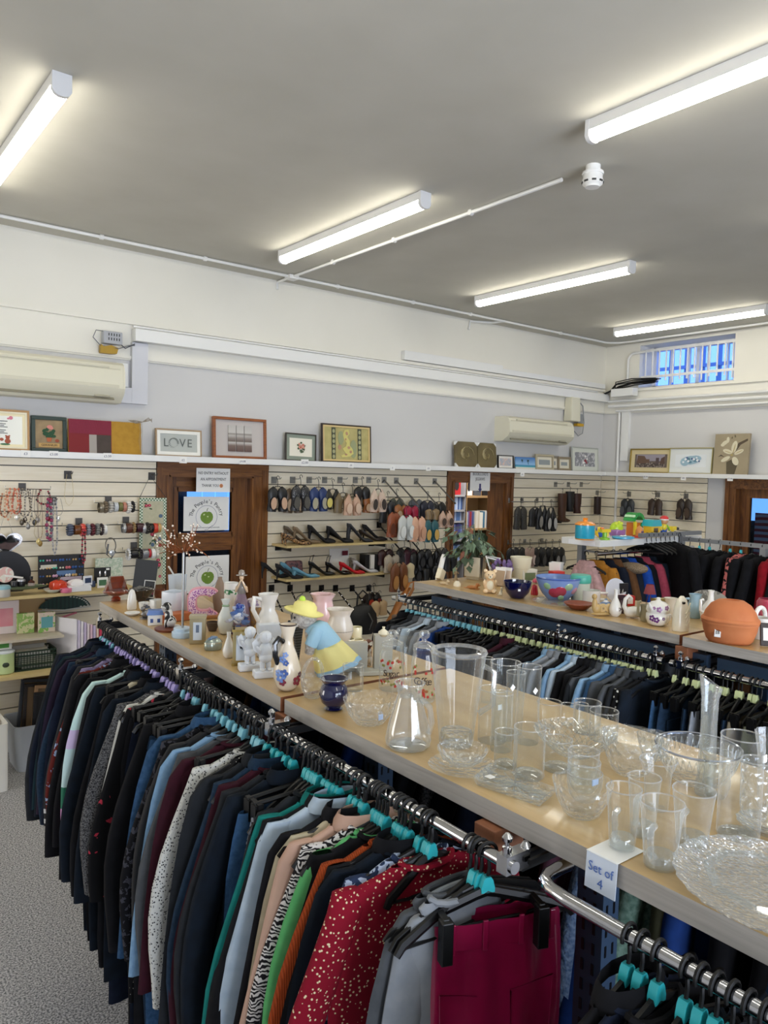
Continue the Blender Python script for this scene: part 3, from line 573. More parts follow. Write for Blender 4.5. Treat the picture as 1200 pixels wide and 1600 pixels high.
for i, (y, k, c, L, hw, lb) in enumerate(NR):
    clip = k in ('trousers', 'jeans', 'skirt')
    if not lb: lb = 'black or near-black garment packed tightly on the near rack'; gp = 'dark garments packed on the near rack'
    else: gp = None
    rn = random.Random(i); x = railx(y)
    if y < 1.40: c0 = min((1.375, 1.315, 1.20, 1.13, 1.065, 1.0), key=lambda q: abs(q-y)); y = c0+(y-c0)*.75
    gz = rn.uniform(-.05, .05)-(.2 if y < 1.35 else 0); garment(k, F[c], lb, x+rn.uniform(-.003, .003), y, RZ, i, L, hw*(.88 if y > .995 else 1.1), .0125, rz=gz, group=gp, flare=.0 if y < 1.4 else .02)
    hang(x, y, RZ, 'k' if clip else 't' if y < 1.6 else 'b' if (y < 2.0 or y < 2.2 and i % 3) else 'l' if y < 2.8 else 'b', clip, gz)
rn = random.Random(3)   # more hooks than garments: spare hangers fill the coil
for k in range(34):
    y = 2.94-k*.0403+rn.uniform(-.004, .004)
    hang(railx(y), y+.012, RZ, ['l', 'b' if y > 1.6 else 't'][y < 2.15] if k % 2 else 'k', False, rn.uniform(-.05, .05), where='coil of the near rack')
for y in (1.40, 1.385, 1.37, 1.325, 1.31, 1.21, 1.19, 1.14, 1.12, 1.07, .985): hang(railx(y), y, RZ, 't', False, rn.uniform(-.05, .05), where='coil of the near rack')
# ---------------- end of the near rack: clip hangers with trousers facing the camera, and the next bay
hang(.895, .885, RZ, 'k'); hang(.895, .872, RZ, 't'); hang(.897, .862, RZ, 't', False, -.3)
garment('trousers', F['black'], 'black trousers between the red floral blouse and the magenta pair', .895, .93, RZ, 71, .95, .10, .012)
garment('top', F['grey'], 'slate grey top just behind the magenta trousers', .87, .905, RZ, 72, .8, .11, .012)
garment('top', F['lgrey'], 'light grey top next behind the magenta trousers', .865, .885, RZ, 73, .8, .10, .012)
o = hang(.899, .847, RZ, 't', False, -.355)
for sx_ in (-.085, .085): M().box((sx_, -.034, -.118), (.02, .02, .07)).box((sx_, -.016, -.088), (.012, .04, .014)).build('clip', HBLK, o, smooth=False, bevel=.002)
t = thing('trousers', 'magenta leather-look trousers hung by the waist at the end of the near rack', 'trousers', (.915, .845, RZ), -.355); t.scale = (.82, .9, 1)
b = M(); rn = random.Random(5)
R_ = []
for k in range(9):
    u = k/8; w = .150+.012*sin(u*pi); n = 40; rg = []
    for j in range(n):
        a = 2*pi*j/n; x = w*math.copysign(abs(cos(a))**.8, cos(a)); y = .020*math.copysign(abs(sin(a))**.7, sin(a))
        y += (.006*sin(x*70+u*3)+.004*sin(x*140-u*6))*(.5+.5*abs(sin(a)))-.004*u*(1-abs(x)/.16)*3
        rg.append((x, y, -.118-.3*u))
    R_.append(rg)
b.loft(R_, 0, (False, True))
for s in (-1, 1):
    R_ = []
    for k in range(10):
        u = k/9; w = .078-.02*u; rg = []
        for j in range(24):
            a = 2*pi*j/24; x = w*math.copysign(abs(cos(a))**.8, cos(a)); y = .024*sin(a)+(.006*sin(x*80+u*9)+.003*sin(u*60))*(.4+.6*abs(sin(a)))
            rg.append((s*.082+x, y, -.40-.66*u))
        R_.append(rg)
    b.loft(R_)
b.build('trouser_body', F['magenta'], t, ang=80)
b = M(); b.loft([ring(0, 0, z, w, .023, 28, 2, .002, 60, .8) for z, w in ((-.108, .148), (-.118, .151), (-.146, .153), (-.150, .151))], 0, (False, False)); b.build('waistband', F['magenta'], t, ang=80)
for x in (-.1, -.03, .05, .12): M().box((x, -.026, -.128), (.011, .004, .05)).build('belt_loop', F['magenta'], t, smooth=False, bevel=.001)
for s in (-1, 1):
    M().tube([(s*.03, -.027, -.23), (s*.125, -.027, -.215), (s*.12, -.027, -.32), (s*.08, -.028, -.34), (s*.035, -.027, -.32)], .0016, 5, closed=True).build('pocket', F['magenta'], t)
for y, k, c, L, hw, lb in ((.575, 'coat', 'black', .8, .18, 'black top on the bay after the rail bend, first from the bend'), (.555, 'top', 'navy', .7, .175, 'very dark navy top second from the rail bend'), (.53, 'top', 'black', .7, .18, None), (.47, 'top', 'dnavy', .7, .18, None), (.45, 'cardigan', 'black', .7, .18, None), (.43, 'top', 'black', .7, .18, None), (.41, 'coat', 'char', .8, .18, None), (.39, 'top', 'navy', .7, .18, None), (.37, 'top', 'black', .7, .18, None)):
    gp = None
    if not lb: lb = 'dark garment on the near rack bay after the rail bend'; gp = 'dark garments after the rail bend'
    garment(k, F[c], lb, .893, y, RZ, int(y*1000), L, hw, .009, group=gp); hang(.893, y, RZ, 't')
hang(.893, .49, RZ, 't'); hang(.893, .335, RZ, 't'); hang(.893, .35, RZ, 't')

# ---------------- inner side of the near gondola: seen under the counter board
IN = [('mauve', 'top', 'dusty mauve top under the figurine counter, by the wall end'), ('grn', 'top', 'dark green top under the figurine counter'), ('char', 'jacket', None), ('navy', 'jacket', None), ('brown', 'top', 'dark brown top under the figurine counter'), ('blue', 'top', 'royal blue top under the figurine counter'), ('black', 'top', None), ('black', 'coat', None), ('plum', 'top', None), ('navy', 'top', None), ('ddenim', 'jacket', None), ('black', 'top', None), ('blue', 'shirt', 'deep blue shirt under the start of the glassware counter'), ('navy', 'coat', None), ('black', 'coat', None), ('char', 'top', None), ('tweed', 'knit', 'dark flecked jumper under the glassware counter'), ('black', 'coat', None), ('navy', 'top', None), ('lgrey', 'shirt', 'pale grey shirt hanging just beyond the slotted post'), ('black', 'coat', None),
      ('dusk', 'shirt', 'dusky rose top beside the pale blue fluffy jumper'), ('knitb', 'knit', 'pale blue fluffy jumper under the glassware counter'), ('blue', 'knit', 'bright navy-blue jumper beside the pale blue fluffy one'), ('knitg', 'knit', 'sage green cable jumper under the glassware counter'), ('olive', 'top', 'olive top beside the sage green jumper'), ('blue', 'top', 'blue top nearer than the olive one under the counter'), ('black', 'coat', None), ('black', 'top', None), ('denim', 'jacket', 'blue denim jacket under the platter end of the counter'), ('burg', 'top', 'burgundy top under the platter end of the counter'), ('black', 'coat', None)]
for i, (c, k, lb) in enumerate(IN):
    y = 2.92-i*.086 if i < 19 else 1.22-(i-19)*.066; gp = None
    if not lb: lb = 'dark garment hanging on the inner side of the near rack'; gp = 'dark garments on the inner side'
    garment(k, F[c], lb, 1.60, y, 1.25, 200+i, .72, .21, .024, rz=.1*sin(i*2.1), group=gp); hang(1.60, y, 1.25, 'k', where='inner side of the near rack')

# ---------------- middle rack below the bear counter
MR = [('black', 'coat', None), ('brown', 'trousers', 'dark brown trousers on a clip hanger at the wall end of the middle rack'), ('char', 'jacket', 'charcoal jacket with a turned shoulder on the middle rack'), ('grey', 'shirt', None), ('lgrey', 'shirt', None), ('pale', 'shirt', 'pale blue-grey shirt at the wall end of the middle rack'), ('grey', 'shirt', None), ('lgrey', 'shirt', None), ('blue', 'top', 'royal blue top low between grey shirts on the middle rack'), ('khaki', 'trousers', None), ('grey', 'trousers', None), ('navy', 'trousers', None), ('olive', 'trousers', None), ('char', 'trousers', None), ('char', 'trousers', None), ('black', 'trousers', None), ('black', 'jacket', None), ('burg', 'shirt', 'dark red checked shirt among black clothes on the middle rack'), ('black', 'top', None), ('grey', 'top', None), ('black', 'top', None), ('char', 'top', None), ('black', 'top', None)]
G2 = ['ldenim', 'lgrey', 'lgrey', 'black', 'ldenim', 'pale', 'black', 'black', 'char', 'grey', 'ldenim', 'denim', 'grey', 'grey', 'char']
L2 = ['pale blue shirt, first of the shirt row right of the black clothes', 'light grey shirt second in the shirt row', 'light grey shirt third in the shirt row', None, 'pale blue shirt in front of a black top in the shirt row', 'off-white shirt beside the black tops in the shirt row', None, None, None, 'mid-grey shirt beside the striped denim one', 'washed blue shirt with a soft collar in the shirt row', 'blue banded denim shirt near the end of the shirt row', 'grey shirt just after the banded denim shirt', 'dark grey polo after the banded denim shirt', None]
xs = []
for i, (c, k, lb) in enumerate(MR): xs.append((2.98-i*.042, c, k, lb))
for i, c in enumerate(G2): xs.append((2.03-i*.030, c, 'shirt', L2[i]))
xs += [(1.575, 'dots', 'top', 'black top with mustard collar and white dots'), (1.55, 'dnavy', 'top', None)]
F['dots'] = fab('#121214', kind='dots', nscale=60, hex2='#d8d8d0', noise=.25)
JN = [(1.47, 'denim', 'jeans', 'mid-blue jeans, first after the middle rack joint'), (1.43, 'ddenim', 'jeans', 'dark blue jeans second after the middle rack joint'), (1.385, 'ddenim', 'jeans', None), (1.33, 'lgrey', 'trousers', 'light grey trousers on the middle rack'), (1.28, 'khaki', 'trousers', 'beige-khaki trousers right of the light grey pair'), (1.24, 'ddenim', 'jeans', None), (1.18, 'khaki', 'trousers', 'khaki chinos with back pocket on the middle rack'), (1.13, 'olive', 'trousers', 'olive green trousers on the middle rack'), (1.08, 'lgrey', 'trousers', 'pale grey trousers right of the olive pair'), (1.02, 'knitg', 'trousers', 'pale sage shorts low on the middle rack'), (.98, 'brown', 'trousers', 'tan brown trousers on the middle rack'), (.93, 'denim', 'jeans', 'mid-blue jeans right of the tan brown trousers'), (.88, 'denim', 'jeans', 'blue jeans with visible waistband behind the cylinder vase'), (.83, 'ddenim', 'jeans', None), (.78, 'denim', 'jeans', 'mid-blue jeans left of the fluted vase'), (.72, 'denim', 'jeans', 'blue jeans behind the fluted vase at the picture edge'), (.66, 'ddenim', 'jeans', None), (.6, 'black', 'trousers', None), (.54, 'black', 'trousers', None), (.48, 'navy', 'trousers', None)]
for i, (y, c, k, lb) in enumerate(xs+JN):
    gp = None
    if not lb: lb = {'jeans': 'dark blue jeans among others on the middle rack', 'trousers': 'dark trousers among others on the middle rack'}.get(k, 'grey or black top among others on the middle rack'); gp = lb.replace(' among others', '')
    rn = random.Random(i+500); cl = k in ('jeans', 'trousers')
    garment(k, F[c], lb, 2.5, y, BZ, 300+i, .72 if not cl else .95, .2 if not cl else .16, .013, rz=rn.uniform(-.1, .1)+(.25 if cl and i % 3 == 0 else 0), group=gp)
    hang(2.5, y, BZ, 'b' if y > 2.45 else 'g', cl, rn.uniform(-.05, .05), where='middle rack')
rn = random.Random(9)
for k in range(40):
    y = 2.98-k*.035+rn.uniform(-.004, .004); hang(2.5, y, BZ, 'b' if y > 2.45 else 'g', False, rn.uniform(-.08, .08), where='coil of the middle rack')
for k in range(12): hang(2.5, 1.46-k*.033, BZ, 'g' if k % 3 else 'k', False, rn.uniform(-.08, .08), where='coil of the middle rack')
# inner side of the middle gondola
r3 = rail('chrome clothes rail on the far side of the bear counter', 3.22, 3.0, 3.22, .6, 1.24)
for i in range(22):
    y = 2.9-i*.1; c = ['char', 'black', 'grey', 'navy', 'black', 'burg', 'brown', 'lgrey'][i*5 % 8]
    garment('shirt' if i % 2 else 'jacket', F[c], 'garment hanging on the far side under the bear counter', 3.22, y, 1.24, 400+i, .7, .2, .03, rz=.1*sin(i), group='clothes on the far side under the bear counter'); hang(3.22, y, 1.24, where='far side under the bear counter')

# ---------------- toy shelf with coats below, by the window wall
WSH = mat('#e6e5e2', .45)
ts = thing('toy_shelf', 'white shelf on a grey stand carrying plastic toys, coats hanging under it', 'shelf', (4.97, 3.30, 0))
M().bb((-.65, -.165, 1.455), (.65, .165, 1.50)).build('shelf_board', WSH, ts, smooth=False, bevel=.003)
M().bb((-.652, -.12, 1.459), (-.6505, .10, 1.492)).build('price_label', mat('#f4f4f6', .6), ts, smooth=False)
GM = mat('#8b8d90', .4, .6)
for s in (-1, 1):
    M().bb((s*.5-.025, .08, 0), (s*.5+.025, .12, 1.455)).build('upright', GM, ts, smooth=False); M().bb((s*.5-.03, -.1, 0), (s*.5+.03, .3, .06)).build('foot', GM, ts, smooth=False)
M().tube([(-.60, -.1, 1.40), (.64, -.1, 1.40)], .014, 10).build('hanging_rail', CHROME, ts); M().bb((-.5, -.1, 1.395), (-.48, .08, 1.41)).bb((.48, -.1, 1.395), (.5, .08, 1.41)).build('bracket', GM, ts, smooth=False)
CT = [('#c9a2a0', 'dusty pink coat hung first under the toy shelf'), ('#b57a2c', 'mustard tan coat under the toy shelf, behind the pink one'), ('#141a28', None), ('#6d4a2e', 'brown padded coat with a fur collar under the toy shelf'), ('#1e2430', None), ('#1f4fae', 'bright royal blue coat under the toy shelf'), ('#101319', None), ('#b0485a', 'coral pink garment edge under the toy shelf'), ('#16202c', None), ('#1a2230', None), ('#10131a', None), ('#142a4a', None), ('#0f1116', None), ('#191b20', None)]
for i, (h, lb) in enumerate(CT):
    gp = None
    if not lb: lb = 'dark coat under the toy shelf'; gp = 'dark coats under the toy shelf'
    x = (4.34, 4.43)[i] if i < 2 else 4.36+i*.088
    garment('coat', fab(h), lb, x, 3.24 if i else 3.26, 1.40, 600+i, .85, .095 if i < 1 else .16, .034, sl=.3 if i < 1 else None, rz=rad(90)+.1*sin(i*3), group=gp, flare=.05); hang(x, 3.24 if i else 3.26, 1.40, where='toy shelf stand', rz=rad(90))
o = M().ell((4.66, 3.1, 1.30), (.06, .12, .04), 12, 8).build('fur_collar', mat('#6b5a48', 1, kind='speck', nscale=200, hex2='#a08b70', bump=1)); o.parent = [q for q in bpy.data.objects if q.get('label', '').startswith('brown padded')][0]; o.matrix_parent_inverse = o.parent.matrix_world.inverted(); bpy.context.view_layer.update(); o.matrix_parent_inverse = o.parent.matrix_world.inverted()

# ---------------- rack of black tops
t = thing('garment_rack', 'grey square-tube rack full of black tops by the glazed door', 'clothes rack', (5.3, 2.6, 0))
M().bb((-.015, -1.6, 1.47), (.015, .52, 1.50)).build('crossbar', GM, t, smooth=False); M().bb((-.55, .50, 1.51), (.25, .53, 1.54)).build('crossbar', GM, t, smooth=False)
for y in (-1.5, -.1): M().bb((-.02, y-.02, 0), (.02, y+.02, 1.47)).build('upright', GM, t, smooth=False)
M().bb((-.02, .5, 0), (.02, .54, 1.51)).build('upright', GM, t, smooth=False)
for y in (-1.5, .3): M().bb((-.3, y-.02, 0), (.3, y+.02, .03)).build('foot', GM, t, smooth=False)
BTP = at(1062, 836, Z=1.53)
o = garment('top', F['black'], 'black V-neck top facing out with a white tag, end of the black rack', BTP.x, BTP.y, 1.53, 701, .62, .21, .03, rz=rad(60), sl=.42)
M().box((.07, -.05, -.13), (.05, .004, .075)).build('price_tag', mat('#e9e9ec', .6), o, smooth=False); hang(BTP.x, BTP.y, 1.53, rz=rad(60), where='black tops rack')
BT = [None]*20; BT[5] = ('floral2', 'black top with pink and cream flowers on the black rack'); BT[8] = ('redb', 'black top with a bright red ruffle on the black rack'); BT[11] = ('rstripe', 'red and white striped top on the black rack')
F['floral2'] = fab('#c06a66', kind='blotch', nscale=30, hex2='#1a1a1c', noise=.52); F['redb'] = fab('#8f0f1e'); F['rstripe'] = fab('#a01a2c', kind='stripes', nscale=7, hex2='#e0dcdc', noise=0)
for i in range(20):
    y = 3.05-i*.078; c, lb = BT[i] or ('black', 'black top on the rack by the glazed door'); gp = None if BT[i] else 'black tops on the rack by the glazed door'
    garment('top', F[c], lb, 5.3, y, 1.485, 720+i, .75, .2, .03, rz=.15*sin(i*1.7), group=gp); hang(5.3, y, 1.485, ['t', 'k'][i % 3 == 0], rz=.15*sin(i*1.7), where='black tops rack')
for i in range(7):
    x = 5.2-i*.06
    if i in (0, 1): garment('top', F['black'], 'black top on the short upper bar of the black rack', x, 3.115, 1.525, 750+i, .7, .2, .025, rz=rad(90), group='black tops on the short upper bar')
    hang(x, 3.115, 1.525, 'k', rz=rad(90), where='black tops rack')
# ------------------------------------------------------------------ pictures on the ledge
PAPER = mat('#f1f0ec', .7); INK = mat('#2a2a2c', .8)
def framed(name, label, x0, x1, h, fw, fm, mount=None, mw=0, art=None, wall='b', th=.02, lean=.06, z=1.996, cat='picture', off=0, inner=None, iw=0):
    """frame standing on the ledge, leaning on the wall; parts frame, mount, picture; returns (thing, art size)"""
    w = abs(x1-x0); c = (x0+x1)/2; y = 5.33-off
    if wall == 'b': t = thing(name, label, cat, (c, y, z)); t.rotation_euler = (-lean, 0, 0)
    else: t = thing(name, label, cat, (XR-.07-off, c, z)); t.rotation_euler = Euler((-lean, 0, rad(-90)), 'XYZ')
    b = M(); hw = w/2
    b.bb((-hw, -th, 0), (hw, 0, fw)); b.bb((-hw, -th, h-fw), (hw, 0, h)); b.bb((-hw, -th, fw), (-hw+fw, 0, h-fw)); b.bb((hw-fw, -th, fw), (hw, 0, h-fw)); b.build('frame', fm, t, smooth=False, bevel=.002)
    if inner:
        b = M(); q = fw-.001; r = fw+iw
        b.bb((-hw+q, -th*.8, q), (hw-q, -.002, r)); b.bb((-hw+q, -th*.8, h-r), (hw-q, -.002, h-q)); b.bb((-hw+q, -th*.8, r), (-hw+r, -.002, h-r)); b.bb((hw-r, -th*.8, r), (hw-q, -.002, h-r)); b.build('slip', inner, t, smooth=False); fw = r
    M().bb((-hw+fw, -th*.45, fw), (hw-fw, -.001, h-fw)).build('mount' if mount else 'picture', mount or art, t, smooth=False)
    if mount and art: M().bb((-hw+fw+mw, -th*.45-.0015, fw+mw), (hw-fw-mw, -th*.45+.001, h-fw-mw)).build('picture', art, t, smooth=False)
    return t, -th*.45-.003
def disc(t, nm, x, z, y, rx, rz_, m, n=16, rot=0, th=.001):
    o = M().prism([(rx*cos(2*pi*k/n), rz_*sin(2*pi*k/n)) for k in range(n)], -th, 0).build(nm, m, t, loc=(x, y, z)); o.rotation_euler = (0, rot, 0); return o
def patch(t, nm, pts, y, m, th=.001): return M().prism(pts, y-th, y).build(nm, m, t, smooth=False)
def blob(t, nm, items, m, y, th=.001):
    """several painted ellipses in one mesh: items (x, z, rx, rz, rot)"""
    b = M()
    for i, (x, z, rx, rz_, ro) in enumerate(items):
        b.prism([(x+rx*cos(a)*cos(ro)-rz_*sin(a)*sin(ro), z+rx*cos(a)*sin(ro)+rz_*sin(a)*cos(ro)) for a in [2*pi*k/12 for k in range(12)]], y-th-.0002*(i % 4), y)
    return b.build(nm, m, t, smooth=False)
GOLDF = mat('#b08a4e', .4, .3); GRN = mat('#3f6b45', .7); PINK = mat('#d47f92', .7); TEALP = mat('#5c8f9a', .7)
def X(px, py=700): return at(px, py, Y=5.32).x
t, y = framed('framed_certificate', 'oak-framed teddy bear certificate', .86, X(46), .262, .013, mat('#b48a58', .5), mat('#efe4bf', .7), .016, mat('#f2f2ea', .7), inner=mat('#e7dfc6', .6), iw=.012)
for k, z in enumerate((.185, .168, .158, .148, .128, .118, .108)): patch(t, 'text_line', [(.0-.04+.01*(k % 2), z), (.05-.01*(k % 3), z), (.05-.01*(k % 3), z+.004), (-.04+.01*(k % 2), z+.004)], y, INK)
blob(t, 'teddy_print', [(.05, .06, .018, .016, 0), (.05, .083, .013, .012, 0), (.04, .094, .005, .005, 0), (.06, .094, .005, .005, 0), (.015, .07, .012, .01, 0)], mat('#a5553c', .7), y)
blob(t, 'grass_print', [(.035, .04, .03, .006, 0)], GRN, y); blob(t, 'flower_print', [(.07, .21, .012, .012, 0), (.055, .205, .008, .006, 0)], PINK, y); blob(t, 'balloon_print', [(-.02, .205, .012, .014, 0)], TEALP, y)
t, y = framed('framed_print', 'dark green framed geranium in a pot, titled along its base', X(49), X(104), .235, .024, mat('#22352c', .45), mat('#6e5c48', .7, noise=.7, nscale=12, hex2='#b39a72'), 0, None)
blob(t, 'leaf_print', [(-.02, .12, .02, .014, 0), (.015, .125, .02, .014, .3), (.0, .10, .022, .012, 0), (-.03, .14, .014, .01, .6), (.03, .105, .014, .01, 0), (-.012, .148, .01, .012, 0), (.028, .14, .012, .01, 0)], mat('#1f4a2c', .7), y)
blob(t, 'flower_print', [(.004, .165, .018, .013, 0), (.014, .158, .012, .01, 0)], mat('#d98a80', .7), y-.001)
patch(t, 'pot_print', [(-.012, .068), (.012, .068), (.017, .095), (-.017, .095)], y-.001, mat('#b5613c', .7)); blob(t, 'fruit_print', [(.05, .076, .013, .011, 0)], mat('#9a4a32', .7), y-.001)
patch(t, 'title_plate', [(-.065, .032), (.065, .032), (.065, .058), (-.065, .058)], y-.001, mat('#c29a55', .5)); text('title_text', 'GERANIUM', .02, INK, t, (0, y-.0035, .0445))
# abstract canvas in two halves
t = thing('abstract_canvas', 'red, grey and mustard abstract canvas with a dried twig over its corner', 'canvas', ((X(105)+X(218))/2, 5.3, 1.997)); t.rotation_euler = (-.08, 0, 0)
w = (X(218)-X(105)); x0 = -w/2; xm = x0+w*.575; h = .225
M().bb((x0, -.02, 0), (w/2, 0, h)).build('canvas_block', mat('#b58a2e', .8, noise=.4, nscale=30, hex2='#a87d24'), t, smooth=False)
M().bb((x0, -.0225, 0), (xm, -.0195, h)).build('red_half', mat('#7c2226', .8), t, smooth=False)
M().bb((x0, -.0235, h*.58), (xm, -.022, h)).build('fringe_panel', mat('#94344a', .9, kind='vstripes', nscale=38, hex2='#6c1f30', noise=2, bump=.4), t, smooth=False)
M().bb((x0+w*.27, -.0235, 0), (x0+w*.37, -.022, h*.56)).build('grey_block', mat('#a39c95', .8), t, smooth=False); M().bb((x0+w*.37, -.0238, 0), (xm-.004, -.022, h*.56)).build('dark_block', mat('#524741', .85, noise=.8, nscale=20), t, smooth=False)
tw = thing('dried_twig', 'dried curling twig resting on the mustard canvas corner', 'twig', (X(212), 5.24, 2.225))
b = M(); rn = random.Random(4)
for k in range(4): b.tube([(-.08+.01*k, 0, .01), (-.03, -.005*k, -.01+.006*k), (.02, .003*k, .004), (.06, 0, .012+.008*k), (.085, 0, .03-.008*k)], .0022, 5)
for k in range(3): b.tube([(.01*k-.01, -.004, 0), (.0+.008*k, -.006, -.06), (-.008+.01*k, -.006, -.13), (.005+.006*k, -.006, -.215)], .0012, 4)
b.build('stalk', mat('#8d8170', .7), tw)
# LOVE
t, y = framed('framed_word_print', 'light wood box frame with the word LOVE', X(243), X(315), .20, .011, mat('#a38a6a', .5), mat('#b3b7b2', .6), 0, None, inner=mat('#ecebe4', .5), iw=.024)
for s, x in (('L', -.098), ('V', .028), ('E', .083)): text('lettering', s, .085, mat('#5b605c', .6), t, (x, y-.001, .098), sx=.95)
b = M()
for k in range(18):
    a = 2*pi*k/18; b.prism([(-.04+.033*cos(a)+.009*cos(a+q), .1+.033*sin(a)+.005*sin(a*1.3+q)) for q in [2*pi*j/6 for j in range(6)]], y-.001-.0002*(k % 2), y)
b.build('wreath_print', mat('#6c716c', .6), t, smooth=False)
# beach triptych
t, y = framed('framed_triptych', 'orange-brown box frame with a grey beach photo in three strips', X(332), X(415), .315, .02, mat('#9c5a2c', .45, kind='wood', nscale=6, hex2='#7c4420'), mat('#c3bcb8', .7), 0, None, th=.035)
BT_ = bands([(-.1, '#5e4a44'), (-.055, '#7b6861'), (-.03, '#c4c0bb'), (-.022, '#6e6059'), (0, '#8c827c'), (.022, '#b9b3ad'), (.035, '#8e8882'), (.045, '#c9c5bf'), (.1, '#bdb9b5')], const=False)
for k in (-1, 0, 1): M().box((0, 0, 0), (.062, .006, .2)).build('photo_strip', BT_, t, loc=(k*.069, y-.004, .155), smooth=False)
# small rose print
t, y = framed('framed_print', 'small dark-framed rose bouquet print in a grey-green mount', X(446), X(494), .225, .009, mat('#3d342c', .4), mat('#8b9587', .7), .03, mat('#e9e4d4', .7)); t.rotation_euler.y = .02
blob(t, 'leaf_print', [(-.02, .105, .016, .01, .4), (.022, .10, .016, .01, -.6), (.0, .085, .014, .01, 0), (.03, .125, .012, .008, .5), (-.03, .13, .01, .008, 0), (.0, .15, .01, .008, 0), (.01, .075, .018, .007, .3)], mat('#4f6245', .7), y-.002)
blob(t, 'flower_print', [(-.006, .115, .02, .017, 0), (.018, .132, .014, .012, 0), (.024, .112, .01, .01, 0), (-.018, .138, .01, .009, 0)], mat('#cf8f7c', .7), y-.0035)
blob(t, 'flower_heart_print', [(-.006, .113, .007, .006, 0), (.018, .132, .005, .004, 0)], mat('#a64f3e', .7), y-.0045)
# map
t, y = framed('framed_map', 'dark-framed antique style map of an island with costume borders', X(503), X(580), .325, .012, mat('#2e2019', .4), mat('#c6bc80', .7, noise=.6, nscale=14, hex2='#a79b62'), 0, None, inner=mat('#d8bf86', .5), iw=.014)
for s in (-1, 1):
    patch(t, 'border_strip', [(s*.135-.02, .03), (s*.135+.02, .03), (s*.135+.02, .295), (s*.135-.02, .295)], y, mat('#4a4f3e', .7))
    blob(t, 'costume_print', [(s*.135, .05+.043*k, .013, .017, 0) for k in range(6)], mat('#a8a77e', .7), y-.0012)
blob(t, 'sea_print', [(-.06, .21, .03, .06, 0), (.07, .12, .035, .08, 0)], mat('#9aa078', .7), y)
patch(t, 'land_print', [(-.02, .28), (.02, .285), (.03, .25), (.005, .22), (.03, .19), (.03, .15), (.06, .12), (.07, .08), (.03, .055), (-.05, .045), (-.06, .06), (-.01, .08), (-.03, .1), (-.045, .12), (-.01, .14), (-.0, .17), (-.03, .2), (-.04, .24)], y-.0012, mat('#d2c878', .7))
blob(t, 'county_print', [(.0, .25, .012, .016, .4), (.02, .13, .014, .012, 0), (.04, .095, .013, .012, 0), (-.01, .07, .014, .008, 0), (-.075, .13, .018, .022, 0), (-.012, .2, .008, .01, .2)], mat('#b98f72', .7), y-.0024)
# pair of swirl canvases with clipped corners
for i, (a, b_, lb) in enumerate(((714, 748, 'left of the twin olive-gold swirl pictures with clipped corners'), (749, 778, 'right of the twin olive-gold swirl pictures, nearer the air conditioner'))):
    xa, xb = at(a, 710, Y=5.3).x, at(b_, 710, Y=5.3).x; w = xb-xa; h = .245; c = .035
    t = thing('swirl_picture', lb, 'picture', ((xa+xb)/2, 5.33, 1.997), 0); t.rotation_euler = (-.09, 0, 0)
    oc = [(-w/2+c, 0), (w/2-c, 0), (w/2, c), (w/2, h-c), (w/2-c, h), (-w/2+c, h), (-w/2, h-c), (-w/2, c)]
    M().prism(oc, -.02, 0).build('board', mat('#84744a', .5, noise=.9, nscale=7, hex2='#3e361f'), t, smooth=False)
    b = M()
    for k in range(4): b.tube([(w*.36*cos(q)*(1-.2*k)*(1-.06*j), -.0215-.001*k, h*.5+h*.36*sin(q)*(1-.2*k)*(1-.06*j)) for j, q in enumerate([.9*k+rad(35*j) for j in range(8)])], [.003+.011*sin(pi*j/7)/(1+.4*k) for j in range(8)], 6, flat=.15)
    b.build('swirl', mat('#b9a878', .4, noise=.6, nscale=12, hex2='#d4c9a2'), t)
    b = M(); 
    for sx_ in (-1, 1): b.prism([(sx_*w/2, 0), (sx_*(w/2-c*1.05), 0), (sx_*w/2, c*1.05)], -.021, -.003); b.prism([(sx_*w/2, h), (sx_*(w/2-c), h), (sx_*w/2, h-c)], -.021, -.003)
    b.build('corner_protector', WHITEP, t, smooth=False)
t, y = framed('framed_print', 'tiny black-framed cartoon print beside the swirl pictures', X(779), X(803), .135, .008, mat('#1c1917', .4), mat('#ece8e0', .7), .022, mat('#aab0bb', .7, kind='blotch', nscale=60, hex2='#d8b9a8'))
t = thing('beach_print', 'small unframed palm beach photo print', 'photo print', ((X(806)+X(837))/2, 5.32, 1.997)); t.rotation_euler = (-.1, 0, 0); w = X(837)-X(806)
M().bb((-w/2, -.008, 0), (w/2, 0, .125)).build('photo', bands([(0, '#d6c9a8'), (.018, '#dfe6e2'), (.024, '#4fa0a8'), (.04, '#3d86b0'), (.05, '#8fb7dc'), (.125, '#3d6fb0')], const=False), t, smooth=False)
blob(t, 'palm_print', [(-.05, .09, .018, .004, .5), (-.05, .09, .018, .004, -.6), (-.05, .085, .003, .02, 0), (.04, .09, .02, .004, .5), (.04, .09, .02, .004, -.6), (.04, .07, .003, .022, .2)], mat('#1e3a2c', .7), -.0085)
for a, b_, hh, col, lb in ((838, 866, .165, '#b5ab92', 'pale carved wood photo frame, tallest of the three together'), (862, 876, .155, '#8c8478', 'narrow grey photo frame between two carved wood ones'), (873, 893, .15, '#8a7c66', 'brown carved wood photo frame at the end of the three')):
    t, y = framed('wooden_photo_holder', lb, X(a), X(b_), hh, .02, mat(col, .6), mat('#ddd8c8', .7), .03, mat('#8f9698', .6), off=.0 if a != 862 else -.012, inner=mat('#9e9278', .6), iw=.006, cat='photo frame')
t, y = framed('framed_print', 'white-framed print of red and white flowers right of the small frames', X(896), X(937), .27, .009, mat('#b9bbb4', .4), mat('#d5d8cf', .7), .048, mat('#8c8d92', .7, kind='blotch', nscale=34, hex2='#c3c2c6', noise=.55), off=-.01)
